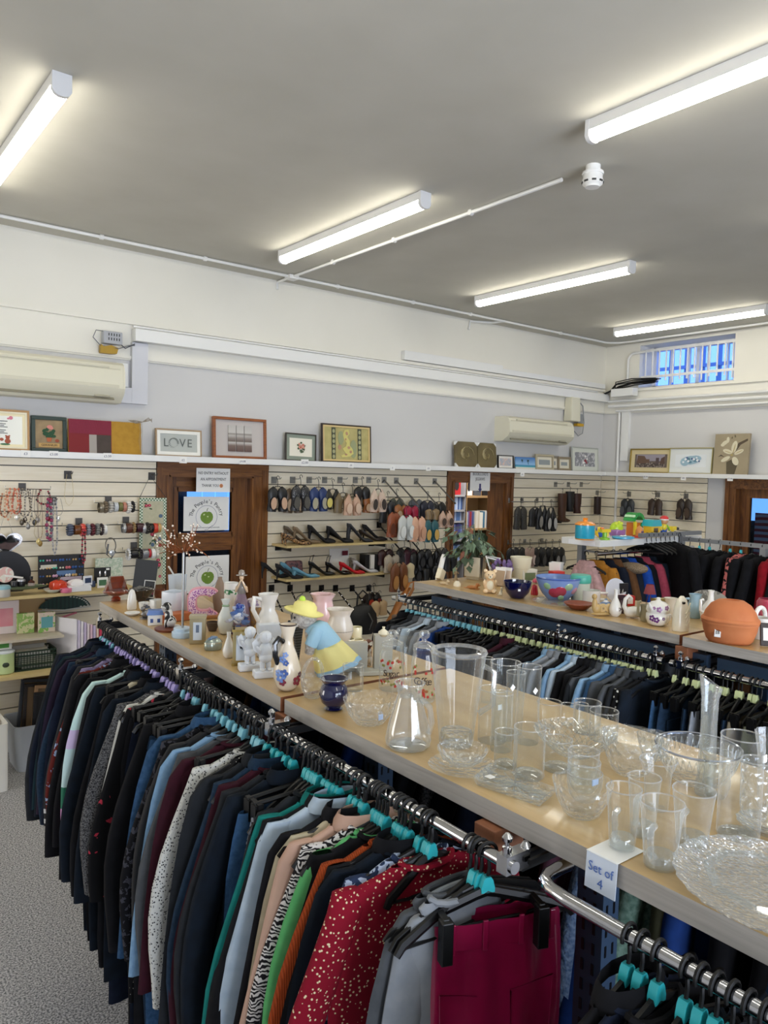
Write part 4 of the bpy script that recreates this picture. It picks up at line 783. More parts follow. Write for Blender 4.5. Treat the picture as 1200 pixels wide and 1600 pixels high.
blob(t, 'flower_print', [(.0, .12, .02, .016, 0), (.02, .1, .014, .012, 0)], mat('#8e3b44', .7), y-.003); blob(t, 'white_flower_print', [(-.03, .1, .016, .014, 0), (.03, .14, .014, .012, 0), (0, .17, .014, .012, 0), (-.02, .07, .012, .012, 0)], PAPER, y-.003)
# right wall ledge
def YR(px, py=735): return at(px, py, X=XR-.07).y
t, y = framed('framed_print', 'gold-framed old market street print near the corner', YR(984), YR(1050), .265, .013, mat('#a68c3c', .3, .6), mat('#d6c69a', .7), .048, mat('#6d6058', .7), wall='r')
hw = abs(YR(984)-YR(1050))/2
patch(t, 'sky_print', [(-hw*.66, .13), (hw*.66, .13), (hw*.66, .2), (-hw*.66, .2)], y-.0015, mat('#9c95a0', .7)); patch(t, 'building_print', [(-hw*.66, .1), (-hw*.05, .11), (-hw*.05, .15), (-hw*.2, .15), (-hw*.3, .185), (-hw*.62, .19)], y-.003, mat('#6b5344', .7)); patch(t, 'tower_print', [(hw*.25, .1), (hw*.4, .1), (hw*.4, .165), (hw*.25, .165)], y-.003, mat('#57494a', .7)); patch(t, 'building_print', [(hw*.45, .1), (hw*.66, .1), (hw*.66, .18), (hw*.5, .16)], y-.0032, mat('#5c463c', .7)); patch(t, 'street_print', [(-hw*.66, .062), (hw*.66, .062), (hw*.66, .105), (-hw*.66, .12)], y-.0028, mat('#4e4440', .7, kind='blotch', nscale=50, hex2='#9c8e84'))
t, y = framed('framed_print', 'wide white-mounted watercolour of blue flowers on the window wall', YR(1046), YR(1114), .27, .01, mat('#b7ab74', .35, .4), mat('#dfe2e0', .7), .06, mat('#e4e8ea', .7), wall='r', off=.012)
blob(t, 'wash_print', [(.0, .14, .11, .045, .1), (-.06, .12, .05, .04, 0), (.06, .16, .06, .03, 0)], mat('#9fbccb', .8), y-.0015); blob(t, 'leaf_print', [(-.03, .15, .03, .02, 0), (.06, .14, .03, .018, 0), (0, .12, .02, .012, 0)], mat('#5f8699', .8), y-.003); blob(t, 'white_flower_print', [(-.05, .15, .014, .013, 0), (-.02, .13, .013, .012, 0), (.04, .15, .014, .012, 0), (.08, .14, .014, .012, 0), (.07, .165, .01, .01, 0), (-.075, .12, .012, .01, 0)], mat('#eceff2', .8), y-.0045); blob(t, 'flower_print', [(.02, .155, .01, .01, 0), (-.035, .165, .009, .009, 0), (.1, .13, .009, .009, 0)], mat('#4a5c8a', .8), y-.006)
ya, yb = YR(1118), YR(1172); w = abs(ya-yb)
t = thing('lily_canvas', 'tall beige canvas of cream lilies, last picture on the ledge', 'canvas', (XR-.10, (ya+yb)/2, 1.997)); t.rotation_euler = Euler((-.07, 0, rad(-90)), 'XYZ')
M().bb((-w/2, -.03, 0), (w/2, 0, .40)).build('canvas_block', mat('#b0a184', .8, noise=.7, nscale=5, hex2='#93876f'), t, smooth=False)
patch(t, 'stem_print', [(-.03, 0), (.05, 0), (.08, .12), (.02, .15), (-.04, .12)], -.031, mat('#5c5340', .8))
patch(t, 'leaf_print', [(.05, .23), (.09, .29), (.16, .33), (.155, .35), (.07, .31), (.035, .25)], -.031, mat('#55493a', .8)); patch(t, 'leaf_print', [(-.13, .17), (-.1, .195), (-.06, .17), (-.1, .18)], -.031, mat('#55493a', .8))
blob(t, 'petal_print', [(.03, .27, .028, .06, -.2), (-.035, .225, .05, .022, -.3), (.08, .22, .05, .02, .45), (-.05, .15, .05, .02, .5), (.05, .13, .03, .045, .5), (-.07, .31, .035, .02, .6), (-.04, .34, .015, .03, 0), (-.09, .29, .02, .016, 0)], mat('#ddd5b9', .8), -.032); blob(t, 'petal_vein_print', [(.03, .25, .004, .05, -.2), (-.03, .22, .035, .003, -.3), (.08, .22, .04, .003, .45), (.01, .19, .014, .012, 0)], mat('#b3a06a', .8), -.0335); blob(t, 'bud_print', [(.03, .375, .007, .014, .3), (.0, .36, .006, .012, -.2)], mat('#6b6048', .8), -.032)

# price tickets on the ledge front
def ticket(px, py, lb, wall='b', s=1.0, txt='£'):
    if wall == 'b': p = at(px, py, Y=5.184); p.y = 5.182; rz = 0
    else: p = at(px, py, X=XR-.216); p.x = XR-.218; rz = rad(-90)
    t = tag(M().bb((-.028*s, -.001, -.022*s), (.028*s, 0, .022*s)).build('price_ticket', PAPER, loc=p, smooth=False), lb, 'price ticket'); t.rotation_euler = (0, R0.uniform(-.06, .06), rz)
    text('price_text', txt, .022*s, mat('#3a3f6a', .7), t, (0, -.0018, 0)); return t
for px, py, lb, wl, tx in ((40, 709, 'ticket under the teddy certificate', 'b', '£3'), (84, 710, 'ticket under the geranium picture', 'b', '£3.00'), (168, 713, 'ticket under the abstract canvas', 'b', '£3.50'), (286, 719, 'ticket under the LOVE frame', 'b', '£2'), (379, 721, 'ticket under the beach triptych', 'b', '£4.00'), (476, 723, 'larger curled ticket under the rose print', 'b', '£2.00'), (548, 727, 'ticket under the antique map', 'b', '£4'), (613, 731, 'ticket on the bare ledge right of the antique map', 'b', '£'), (669, 732, 'ticket on the bare ledge above the shoe hooks', 'b', '£4'), (816, 741, 'ticket hanging above the shoes right of the book-room door', 'b', '£1'),
                       (1009, 745, 'ticket under the market street print', 'r', '£5.00'), (1068, 747, 'ticket under the blue flower watercolour', 'r', '£4'), (1141, 748, 'ticket under the lily canvas', 'r', '£5.00')): ticket(px, py, lb, wl, 1.25 if 'larger' in lb else 1, tx)

# ------------------------------------------------------------------ signs on doors
def sign(name, lb, c0, c1, Y_, tilt=0):
    a = at(*c0, Y=Y_); b_ = at(*c1, Y=Y_); w = b_.x-a.x; h = a.z-b_.z
    t = tag(M().bb((-w/2, -.0012, -h/2), (w/2, 0, h/2)).build(name, PAPER, loc=((a.x+b_.x)/2, Y_, (a.z+b_.z)/2), smooth=False), lb, 'sign'); t.rotation_euler = (0, tilt, 0); return t, w, h
t, w, h = sign('paper_notice', 'white paper notice NO ENTRY WITHOUT AN APPOINTMENT taped over the brown door', (307, 731), (359, 769), 5.362)
for s, z in (('NO ENTRY WITHOUT', .052), ('AN APPOINTMENT', .006)): text('notice_text', s, .031, INK, t, (.0, -.002, z), sx=.8)
text('notice_text', 'THANK YOU', .030, INK, t, (-.025, -.002, -.042), sx=.8); blob(t, 'smiley', [(.065, -.042, .015, .015, 0)], mat('#e0925c', .6), -.0014); blob(t, 'smiley_face', [(.06, -.038, .002, .003, 0), (.07, -.038, .002, .003, 0), (.065, -.048, .006, .0016, 0)], INK, -.003)
def pantry(c0, c1, lb):
    t, w, h = sign('pantry_poster', lb, c0, c1, 5.478-.04); s = "The People's Pantry"; r = .128; cz = -.035
    for k, ch in enumerate(s):
        a = rad(168)-k*rad(156)/(len(s)-1)
        if ch != ' ':
            o = text('arc_letter', ch, .043, INK, t, (r*cos(a), -.002, cz+r*sin(a))); o.rotation_euler = (rad(90), -(a-pi/2), 0)
    b = M()
    for k in range(1): b.tube([(.088*cos(q), -.0015, cz+.01+.088*sin(q)*1.0) for q in [rad(-60+j*300/20+0) for j in range(21)]], .0016, 5)
    b.tube([(-.012, -.0015, cz-.088), (.012, -.0015, cz-.088), (.016, -.0015, cz-.1), (-.01, -.0015, cz-.102), (-.012, -.0015, cz-.088)], .0012, 4); b.tube([(.01, -.0015, cz-.088), (.05, -.0015, cz-.055)], .0014, 4)
    b.build('pear_outline', mat('#8a8aa0', .6), t)
    blob(t, 'apple', [(-.012, cz+.008, .04, .043, 0), (.018, cz+.008, .036, .043, 0), (.003, cz-.005, .042, .04, 0)], mat('#7d9a3a', .6, noise=.6, nscale=30, hex2='#6a8a2c'), -.0018); blob(t, 'apple_shine', [(-.022, cz+.028, .008, .006, .5), (.008, cz+.012, .007, .005, 0)], mat('#d5e0a8', .5), -.0042)
    M().tube([(.0, -.0045, cz+.05), (.004, -.0045, cz+.07), (.012, -.0045, cz+.078)], .002, 5).build('apple_stalk', mat('#55603a', .6), t)
    text('strapline', 'Fighting food waste by feeding local people', .0125, INK, t, (0, -.002, -h/2+.024), sx=1); return t
pantry((287, 776), (357, 828), "The People's Pantry poster with a green apple on the upper door glass")
pantry((290, 870), (357, 922), "The People's Pantry poster with a green apple on the lower door glass")
t, w, h = sign('paper_notice', 'white paper notice BOOKS DVDS JIGSAWS with a down arrow over the book-room doorway', (735, 738), (765, 767), 5.362)
text('notice_text', "BOOKS DVD'S", .043, INK, t, (0, -.002, .075), sx=.78); text('notice_text', 'JIGSAWS', .043, INK, t, (0, -.002, .025), sx=.78)
patch(t, 'arrow', [(-.012, -.02), (.012, -.02), (.012, -.07), (.026, -.07), (0, -.105), (-.026, -.07), (-.012, -.07)], -.0014, mat('#3b3a78', .6))

# ------------------------------------------------------------------ boxes and wires near the ceiling band
t = thing('junction_box', 'grey electrical box with loose wires above the left air conditioner', 'electrical box', at(171, 531, Y=5.36))
M().box((.01, -.02, .01), (.13, .06, .085)).build('casing', mat('#a9abb0', .5), t, smooth=False, bevel=.006); b = M()
for k in range(5): b.box((-.02+k*.018, -.0505, .03), (.006, .002, .018)); b.box((-.02+k*.018, -.0505, .0), (.006, .002, .018))
b.build('vent', BLACKP, t, smooth=False); M().prism([(-.07, -.10), (-.07, -.04), (-.05, -.055), (.0, -.04), (.05, -.055), (.04, -.095), (0, -.1)], -.04, .0).build('bracket', mat('#a8851c', .5), t)
M().tube([(-.03, -.03, .05), (-.1, -.03, .05), (-.12, -.03, 0), (-.07, -.03, -.05), (.05, -.04, -.06), (.12, -.03, -.03), (.17, -.02, -.02)], .003, 6).build('wire', mat('#5e6068', .5), t); M().tube([(.06, -.03, -.02), (.1, -.03, -.05), (.17, -.02, -.01)], .004, 6).build('wire', mat('#4a4c52', .5), t)
for px, py, lb, mm in ((190, 577, 'upper white wall switch beside the left air conditioner', 1), (190, 595, 'lower white fused switch beside the left air conditioner', 0)):
    o = tag(M().box((0, 0, 0), (.085, .03, .085)).build('wall_switch', WHITEP, loc=at(px, py, Y=5.385), smooth=False, bevel=.004), lb, 'switch'); M().box((0, -.018, 0), (.018, .008, .028)).build('rocker', mat('#f4f4f2', .3), o, smooth=False); 
    if not mm: M().box((.0, -.017, .03), (.02, .006, .01)).build('neon', mat('#7a1a14', .3), o, smooth=False)
t = thing('pump_box', 'cream condensate pump with yellow clip and hanging cable by the right air conditioner', 'pump', at(893, 645, Y=5.38))
M().box((-.05, -.05, .03), (.16, .11, .26), taper=.9).build('casing', ACM, t, smooth=False, bevel=.01); M().box((.09, -.03, -.06), (.09, .06, .1)).build('pump_body', mat('#8a8d90', .5), t, smooth=False, bevel=.004); M().box((.09, -.035, -.13), (.11, .05, .03)).build('clip', mat('#c59a1c', .5), t, smooth=False)
M().tube([(.05, -.04, .14), (.13, -.05, .08), (.16, -.05, -.1), (.14, -.05, -.22), (.08, -.04, -.25), (.02, -.03, -.2)], .006, 6).build('cable', mat('#8d9092', .5), t)

# ------------------------------------------------------------------ book room
WBK = mat('#b08a58', .6)
t = thing('bookcase', 'tall wooden bookcase of books seen through the open doorway', 'bookcase', (6.57, 6.45, 0))
b = M()
for x in (-.30, .20): b.bb((x-.012, 0, 0), (x+.012, .3, 1.92))
for z in (.72, .98, 1.275, 1.665): b.bb((-.29, .0, z-.012), (.19, .3, z+.012))
b.bb((-.3, .29, 0), (.2, .30, 1.92)); b.build('carcass', mat('#a08058', .6), t, smooth=False)
t2 = thing('dvd_rack', 'grey rack of blue film cases left of the wooden bookcase', 'dvd rack', (6.02, 6.45, 0)); b = M()
for x in (-.30, .24): b.bb((x-.01, 0, 0), (x+.01, .25, 1.92))
for z in (.9, 1.15, 1.37, 1.50, 1.675): b.bb((-.30, 0, z-.01), (.24, .25, z+.01))
b.bb((-.3, .24, 0), (.24, .25, 1.92)); b.build('carcass', mat('#8d8c90', .6), t2, smooth=False)
CB = ['#d9d5cc', '#8b8f9a', '#7c3c5c', '#35507c', '#c9a052', '#9aa7b5', '#e2dfd6', '#6b4a7a', '#8f2c2c', '#3a6b8c', '#c8bfae', '#575a66']
rn = random.Random(12)
def books(x0, x1, z, y, hh, cols, where, cat='book', n0='book', dep=.14):
    x = x0; k = 0
    while x < x1-.012:
        w = rn.uniform(.018, .032); h = hh*rn.uniform(.88, 1); c = cols[rn.randrange(len(cols))]
        o = tag(M().box((0, 0, h/2), (w*.94, dep, h)).build(n0, mat(c, .5), loc=(x+w/2, y, z+.012), smooth=False), '%s in the row %s' % ('book' if cat == 'book' else 'slim film case', where), cat, '%ss %s' % (cat, where)); x += w; k += 1
WB = 'of the wooden bookcase'
books(6.29, 6.74, 1.275, 6.55, .21, CB, 'on the upper open shelf '+WB); books(6.29, 6.42, .98, 6.55, .2, CB, 'on the middle shelf '+WB); books(6.50, 6.62, .98, 6.55, .21, ['#2f6fae', '#2a5f9a', '#3b7fbe'], 'of blue volumes in the wooden bookcase'); books(6.29, 6.74, .72, 6.55, .19, CB+['#a82c3c'], 'on the lower shelf '+WB)
for z, cs, wh in ((1.50, ['#4a6a9c', '#8aa0c4', '#3c5484', '#a8b4cc', '#6f84ae'], 'top'), (1.37, ['#9aa7c4', '#4a6a9c'], 'second'), (1.15, ['#4a5a9c', '#7c8ac4', '#3c4484', '#5a4a8c'], 'third'), (.9, ['#4a6a9c', '#8aa0c4', '#d8dce4'], 'fourth')): books(5.74, 6.24, z, 6.55, .15 if z > 1.45 else .11 if z > 1.3 else .19, cs, 'on the %s shelf of the film rack' % wh, 'film case', 'film_case', .12)
for x, w, c, lb, z in ((5.98, .14, '#c9ccd2', 'pale book cover facing out at the left end', 1.687), (6.14, .13, '#a31c22', 'red book cover facing out with a dark figure', 1.687), (6.34, .11, '#cfd6de', 'pale book cover facing out under the notice', 1.679), (6.49, .11, '#4c5058', 'dark grey book cover facing out', 1.679), (6.66, .15, '#1d1d20', 'black and white book cover facing out', 1.679)):
    o = tag(M().box((0, 0, .1), (w, .03, .2)).build('book', mat(c, .5), loc=(x, 6.5, z), smooth=False), lb+' in the book room', 'book')
    blob(o, 'cover_print', [(0, .11, w*.28, .06, 0)], mat('#1c1416' if c != '#1d1d20' else '#dcdcdc', .6), -.016)
tag(M().box((0, 0, .1), (.10, .12, .2)).build('box_file', mat('#6f7278', .5), loc=(6.69, 6.55, .993), smooth=False), 'grey box on the middle bookcase shelf beside the blue books', 'box')
# ------------------------------------------------------------------ shoes
SM = {}
def smat(h, r=.35, **k): return mat(h, r, **k)
def pump(name, label, loc, rz, m, h=.085, inm=None, heel='thin', s=1.0, hm=None, lean=0, group=None, strap=False):
    t = thing(name, label, 'shoe', loc, rz, group); t.rotation_euler = (lean, 0, rz)
    st = [(-.118, h+.022, .006, .020, 78), (-.112, h+.024, .024, .028, 75), (-.09, h+.018, .030, .030, 72), (-.05, h*.72+.012, .029, .024, 72), (0, h*.28+.012, .033, .018, 70), (.03, h*.06+.014, .038, .018, 60), (.05, .015, .040, .019, 38), (.075, .014, .036, .018, 4), (.1, .011, .025, .013, 4), (.118, .008, .012, .008, 4), (.124, .006, .003, .004, 4)]
    R = []
    for x, z, w, hh, g in st: R.append([(x*s, w*cos(a)*s, z*s+hh*s*sin(a)) for a in [rad(90+g+(360-2*g)*j/13) for j in range(14)]])
    b = M(); b.loft(R, 0, (False, False), close=False); b.build('upper', m, t, ang=60)
    b = M(); b.loft([[(x*s, w*.8*s*q, (z-hh*.55)*s) for q in (-1, -.4, .4, 1)] for x, z, w, hh, g in st[1:7]], 0, (False, False), close=False); b.build('insole', inm or mat('#b59c80', .5), t)
    b = M()
    if h > .03:
        r0, r1 = (.016, .005) if heel == 'thin' else (.022, .018)
        b.tube([(-.095*s, 0, (h+.004)*s), (-.104*s, 0, h*.5*s), (-.104*s, 0, 0)], [r0*s, (r0+r1)/2.3*s, r1*s], 8)
    else: b.box((-.085*s, 0, h*.5*s+.004), (.05*s, .045*s, h*s+.008))
    b.build('heel', hm or m, t)
    if strap: M().tube([(-.1*s, -.028*s, (h+.03)*s), (-.09*s, -.03*s, (h+.07)*s), (-.07*s, 0, (h+.08)*s), (-.09*s, .03*s, (h+.07)*s), (-.1*s, .028*s, (h+.03)*s)], .003, 5).build('strap', m, t)
    return t
def hung_shoe(m, inm, L=.23, w=.046, d=.03, label='', loc=(0, 0, 0), rz=0, ry=0, rx=0, toe='round', opened=True, group=None, s=1.0):
    """shoe hanging toe-up with its opening to the room"""
    K = 10; R = []
    for k in range(K+1):
        u = k/K; q = (min(u*4.5, 1)**.5 if toe == 'round' else min(u*2.4, 1)**.8); q = max(q, .12); q *= (1-.22*sin(max(u-.35, 0)/.65*pi)); q *= (1 if u < .93 else .8)
        R.append([(w*q*cos(a), d*(.75+.3*u)*(q if u < .3 else 1)*sin(a)*(1 if sin(a) > 0 else .8), -L*u) for a in [2*pi*j/12 for j in range(12)]])
    o = tag(M().loft(R).build('shoe', m, loc=loc, ang=70), label, 'shoe', group); o.rotation_euler = (rx, ry, rz); o.scale = (s, s, s)
    if opened:
        yb = -d*.8
        M().prism([(w*.72*cos(a)*(1 if sin(a) < 0 else .9), -L*.66+L*.27*sin(a)) for a in [2*pi*j/14 for j in range(14)]], yb-.006, yb+.012).build('rim', m, o); M().prism([(w*.56*cos(a), -L*.67+L*.24*sin(a)) for a in [2*pi*j/14 for j in range(14)]], yb-.008, yb).build('insole', inm, o)
    return o
def shoe_hook(p, label, group, h=.07):
    return tag(M().tube([(.012, 0, h-.008), (.012, 0, h+.006), (.0, 0, h+.014), (-.012, 0, h+.004), (-.004, 0, h-.014), (0, 0, h*.5), (0, 0, 0)], .0025, 6).tube([(-.035, 0, -.03), (-.02, 0, .0), (.02, 0, .0), (.035, 0, -.03)], .004, 6).build('shoe_hanger', HBLK, loc=p), label, 'shoe hanger', group)
def pair(px, py, Y_, c, what, inc='#b59c80', L=.22, toe='round', rz=0, rough=.4, op=True, s=1.0, w=.047, wall='b', kind=None, hex2=None, spread=1, hook=True):
    p = at(px, py, Y=Y_) if wall == 'b' else at(px, py, X=Y_)
    m = mat(c, rough, kind=kind, hex2=hex2, nscale=70) if kind else mat(c, rough); im = mat(inc, .5)
    rz0 = rz + (0 if wall == 'b' else rad(-90)); dx = Vector((cos(rz0), sin(rz0), 0))*(w*s*.86*spread)
    for sg, q in ((-1, 'left'), (1, 'right')):
        hung_shoe(m, im, L, w, .03, '%s shoe of the %s' % (q, what), p+dx*sg+Vector((0,.004*sg,0)), rz0, ry=-.07*sg, toe=toe, opened=op, s=s)
    if hook: shoe_hook(p+Vector((0, 0, .0)), 'black hanger of the '+what, None)
def plate(px, py, lb, wall='b', hook=True, arm=None, c=STEEL, slat=True, group=None):
    p = at(px, py, Y=D-.02) if wall == 'b' else at(px, py, X=XR-.02); p = p.copy()
    t = thing('display_hook' if not arm else 'faceout_display', lb, 'display hook', p, 0 if wall == 'b' else rad(-90), group)
    M().box((0, -.002, 0), (.05, .004, .055)).build('back_plate', c, t, smooth=False)
    if arm:
        e = Vector(arm)-p; 
        if wall != 'b': e = Vector((e.y*-1, e.x, e.z))
        b = M(); n = Vector((.006, 0, 0)); b.tube([(0, -.004, 0), tuple(e)], .007, 6); b.build('arm', c, t)
        return t, e
    M().tube([(0, -.004, .01), (0, -.10, .01), (0, -.115, .022)], .003, 6).build('prong', c, t); return t
YS = 5.25
for i, px in enumerate((428, 457, 483, 507, 531, 555, 576)): plate(px, 750, 'steel slatwall hook in the top shoe row', group='steel hooks of the top shoe row')
pair(434, 760, YS, '#17171a', 'black beige-lined moccasins, first in the top shoe row', '#c9a489', .20); pair(459, 763, YS+.04, '#5e4c38', 'brown shoes behind the black patterned ones', L=.2, hook=False); pair(470, 758, YS, '#2b2b2e', 'grey-black patterned shoes second in the top shoe row', '#55524c', .21, kind='dots', hex2='#8a8a88')
pair(498, 761, YS, '#1f3566', 'navy blue flats in the top shoe row', '#a9a48c', .20); pair(520, 764, YS, '#1b1a15', 'black heels with yellow lining in the top shoe row', '#d2c46a', .17, toe='point'); pair(536, 770, YS-.03, '#6b5b3e', 'olive-brown pointed heels in the top shoe row', '#7c6a45', .17, toe='point', op=False); pair(551, 772, YS-.06, '#c39f86', 'strappy nude heels in the top shoe row', '#d9bda6', .18, toe='point'); pair(566, 760, YS, '#0d0d0f', 'black suede ankle boots in the top shoe row', L=.18, op=False); pair(580, 776, YS, '#8d5526', 'small tan shoes beside the cream pumps', L=.14, hook=False); pair(591, 764, YS-.03, '#d3bba8', 'cream pointed pumps at the end of the top shoe row', '#3b332e', .20, toe='point')
ARMS = [(600, 750, 634, 790), (619, 751, 654, 789), (650, 752, 683, 789), (679, 752, 712, 787)]
for i, (a, b_, c, d_) in enumerate(ARMS): plate(a, b_, 'sloping steel arm %s of the shoe display' % ['first', 'second', 'third', 'last beside the doorway'][i], arm=at(c, d_, Y=5.06))
for i, (a, b_, c, d_) in enumerate(((592, 820, 632, 867), (640, 842, 666, 872), (668, 832, 688, 868))): plate(a, b_, 'dark sloping arm %s below the silver flats' % ['left', 'middle', 'right'][i], arm=at(c, d_, Y=5.06), c=BLACKP)
for i, px in enumerate((424, 453, 481, 502, 524, 550, 576)):
    t, e = plate(px, 919, 'black beaded arm %s under the lower shoe shelf' % ['first', 'second', 'third', 'fourth', 'fifth', 'sixth', 'last'][i], arm=at(px+38-(i < 4)*16, 966, Y=5.02), c=BLACKP); b = M()
    for k in range(1, 8): b.ell(e*(k/7)+Vector((0, 0, .006)), .008, 6, 4)
    b.build('stop_bead', CHROME, t)
pair(606, 782, 5.28, '#25272c', 'dark grey trainers behind the rust pair', L=.2, op=False); pair(620, 778, 5.3, '#3d4138', 'grey-green shoes high behind the rust pair', L=.2, op=False); pair(628, 788, 5.22, '#9a6132', 'tan brown shoes high behind the silver flats', L=.13, hook=False); pair(643, 790, 5.2, '#9c1238', 'crimson bow shoes behind the peach flats', L=.14, op=False); pair(650, 780, 5.3, '#50545a', 'slate grey shoes high on the second arm', L=.16, op=False, hook=False); pair(668, 782, 5.28, '#1e2030', 'dark indigo shoes high on the third arm', L=.18, op=False); pair(686, 784, 5.28, '#14110f', 'black shoes high on the last arm', L=.19, op=False)
pair(616, 800, 5.12, '#8c4a2c', 'rust brown loafers, left on the shoe arms', '#5a2d1a', .22, spread=.6); pair(635, 805, 5.06, '#c9ccc8', 'silver grey flats at the centre of the shoe arms', '#e2e4e0', .215, rough=.25); pair(654, 807, 5.06, '#d8a98c', 'peach bow flats right of the silver ones', '#c99a7c', .22); pair(676, 795, 5.12, '#8a7352', 'tan shoes above the teal sandals', L=.1, hook=False, op=False); pair(674, 812, 5.06, '#20555c', 'teal sandals with gold soles', '#c7a052', .2); pair(697, 798, 5.08, '#c2a18c', 'pale pink heeled shoes by the trailing plant', '#4a3a32', .15, toe='point')
pair(603, 858, 5.2, '#3a1c1c', 'dark maroon shoes beside the striped boxes', L=.14, op=False); pair(613, 866, 5.12, '#a99d8c', 'stone grey flats behind the tan moccasins', L=.16); pair(624, 879, 5.03, '#6e3f1e', 'large tan brown moccasins lowest on the arms', '#b07f46', .25, w=.05); pair(636, 880, 5.1, '#c7b793', 'cream shoes behind the tan moccasins', L=.13, op=False, hook=False); pair(641, 858, 5.15, '#3c1220', 'dark red shoes among the black ones', L=.17, op=False)
for i, (px, py) in enumerate(((632, 855), (652, 862), (664, 858), (676, 862), (690, 856), (704, 864), (658, 880), (672, 884), (686, 882))): pair(px, py, 5.16-.02*(i % 3), ['#121214', '#1b1a18', '#0d0e10'][i % 3], 'black shoes %s' % ['just left of the dark red pair', 'fourth from the dark red pair', 'with a buckle in the lower cluster', 'in the middle of the lower cluster', 'highest under the plant', 'furthest right under the plant', 'lowest left in the cluster', 'lowest middle in the cluster', 'lowest right in the cluster'][i], '#55504a' if i % 2 else '#2b2b2c', .17, op=i % 2 == 0)
pair(584, 926, 5.2, '#14100f', 'black shoes with red soles under the shelf', '#a8321e', .12, toe='point'); pair(577, 928, 5.3, '#26110e', 'dark shoes with red lining behind the beige-toed ones', '#8c2c1c', .13, toe='point'); pair(593, 938, 5.08, '#c2a57c', 'beige-toed flats hanging under the shelf end', L=.13, op=False)
# clump of black bags and the tan boot below
t = thing('handbag', 'slumped black handbag hanging below the beige-toed flats', 'handbag', at(566, 960, Y=5.0)); b = M(); b.lathe([(.01, -.17), (.12, -.16), (.14, -.1), (.12, .0), (.08, .07), (.02, .09)], n=18, sy=.45, wob=lambda a, u: .12*sin(5*a+6*u)+.06*sin(11*a)); b.build('bag_body', mat('#0c0c0f', .5, bump=.6), t); M().tube([(-.06, 0, .05), (-.05, 0, .16), (0, 0, .2), (.05, 0, .16), (.06, 0, .05)], .007, 6).build('strap', BLACKP, t); M().tube([(.02, -.06, .02), (.06, -.065, -.05), (.03, -.06, -.12)], .005, 6).build('zip_pull', STEEL, t)
t = thing('ankle_boot', 'tan leather boot hanging toe-down across a black strap', 'boot', at(624, 938, Y=4.98)); t.scale = (1.18,)*3; b = M(); R = []
for (x, z, r, r2) in ((.06, .06, .05, .03), (.03, .03, .052, .034), (0, -.02, .048, .034), (-.03, -.07, .042, .034), (-.06, -.11, .042, .032), (-.10, -.15, .038, .028), (-.13, -.18, .022, .016), (-.135, -.187, .008, .006)): R.append([(x+r*.8*cos(a), r2*sin(a), z+r*.55*cos(a)) for a in [2*pi*j/12 for j in range(12)]])
b.loft(R); b.build('upper', mat('#b1733a', .5, noise=.5, nscale=12, hex2='#9a6130'), t, ang=70); M().tube([(.03, 0, .02), (.09, 0, .12), (.14, 0, .13), (.13, 0, .08), (.05, 0, -.04)], .014, 6, flat=.4).build('strap', mat('#b1733a', .5), t)
o = tag(M().lathe([(.035, -.1), (.035, 0), (.03, .002)], n=14).build('boot_cuff', mat('#5d4632', .7), loc=at(622, 962, Y=3.12)), 'brown tube-shaped boot cuff beside the tan boot', 'boot')
# two shelves of heels
SHW = mat('#d8c28c', .5, kind='wood', nscale=3, hex2='#c8b078')
for z, lb in ((1.325, 'upper pale wood shelf of heeled shoes'), (1.058, 'lower pale wood shelf of heeled shoes')):
    sh = thing('shoe_shelf', lb, 'shelf', (3.62, 5.38, z)); M().bb((-.56, -.24, -.018), (.56, 0, 0)).build('board', SHW, sh, smooth=False)
    for x in (-.5, .45): M().bb((x-.004, -.2, -.05), (x+.004, 0, -.018)).bb((x-.03, -.004, -.06), (x+.03, .0, -.0)).build('bracket', BLACKP, sh, smooth=False)
def SX(px): return at(px, 840, Y=5.2).x
LEO = mat('#b58a5a', .5, kind='blotch', nscale=90, hex2='#2a1a12', noise=.5)
za, zb = 1.3255, 1.0585
pump('court_shoe', 'leopard print court shoe, nearer of its pair', (SX(462), 5.17, za), -.12, LEO, .06); pump('court_shoe', 'leopard print court shoe, one standing behind its mate', (SX(468), 5.28, za), -.12, LEO, .06)
TP = smat('#7d6a52', .5); pump('court_shoe', 'taupe court shoe leaning heel-up, right of the leopard print pair', (SX(485), 5.26, za), -.25, TP, .11); pump('court_shoe', 'taupe court shoe, one behind its taupe mate', (SX(478), 5.33, za), -.25, smat('#5d5040', .5), .11)
BK = smat('#111114', .35); BKS = smat('#17171b', .8)
for i, (px, py, h, m, lb, kw) in enumerate(((507, 5.25, .12, BKS, 'black suede heel with a silver band', {}), (515, 5.32, .10, BKS, 'black suede heel standing behind the silver-banded one', {}), (533, 5.22, .11, BKS, 'black heel fourth along the upper shelf', {}), (541, 5.30, .07, BK, 'black shoe with a buckle beside the tall block heel', {}), (562, 5.2, .13, smat('#23252b', .5), 'tall black-grey block heel on the upper shelf', {'heel': 'block'}), (585, 5.24, .07, smat('#2a201b', .5), 'dark brown heel second from the upper shelf end', {}), (596, 5.3, .11, BKS, 'black heel at the right end of the upper shelf', {}))): pump('court_shoe', lb, (SX(px), py, za), -.3, m, h, **kw)
pump('court_shoe', 'black stiletto, nearer of the pair on the lower shelf left end', (SX(450), 5.17, zb), -.12, BKS, .095); pump('court_shoe', 'black stiletto, one behind its mate at the lower shelf left end', (SX(438), 5.28, zb), -.12, BKS, .1)
BL = smat('#6ba3bd', .5); pump('court_shoe', 'pale blue block heel, nearer of its pair', (SX(476), 5.17, zb), -.15, BL, .06, heel='block'); pump('court_shoe', 'pale blue block heel, one behind its mate', (SX(468), 5.28, zb), -.15, BL, .09, heel='block')
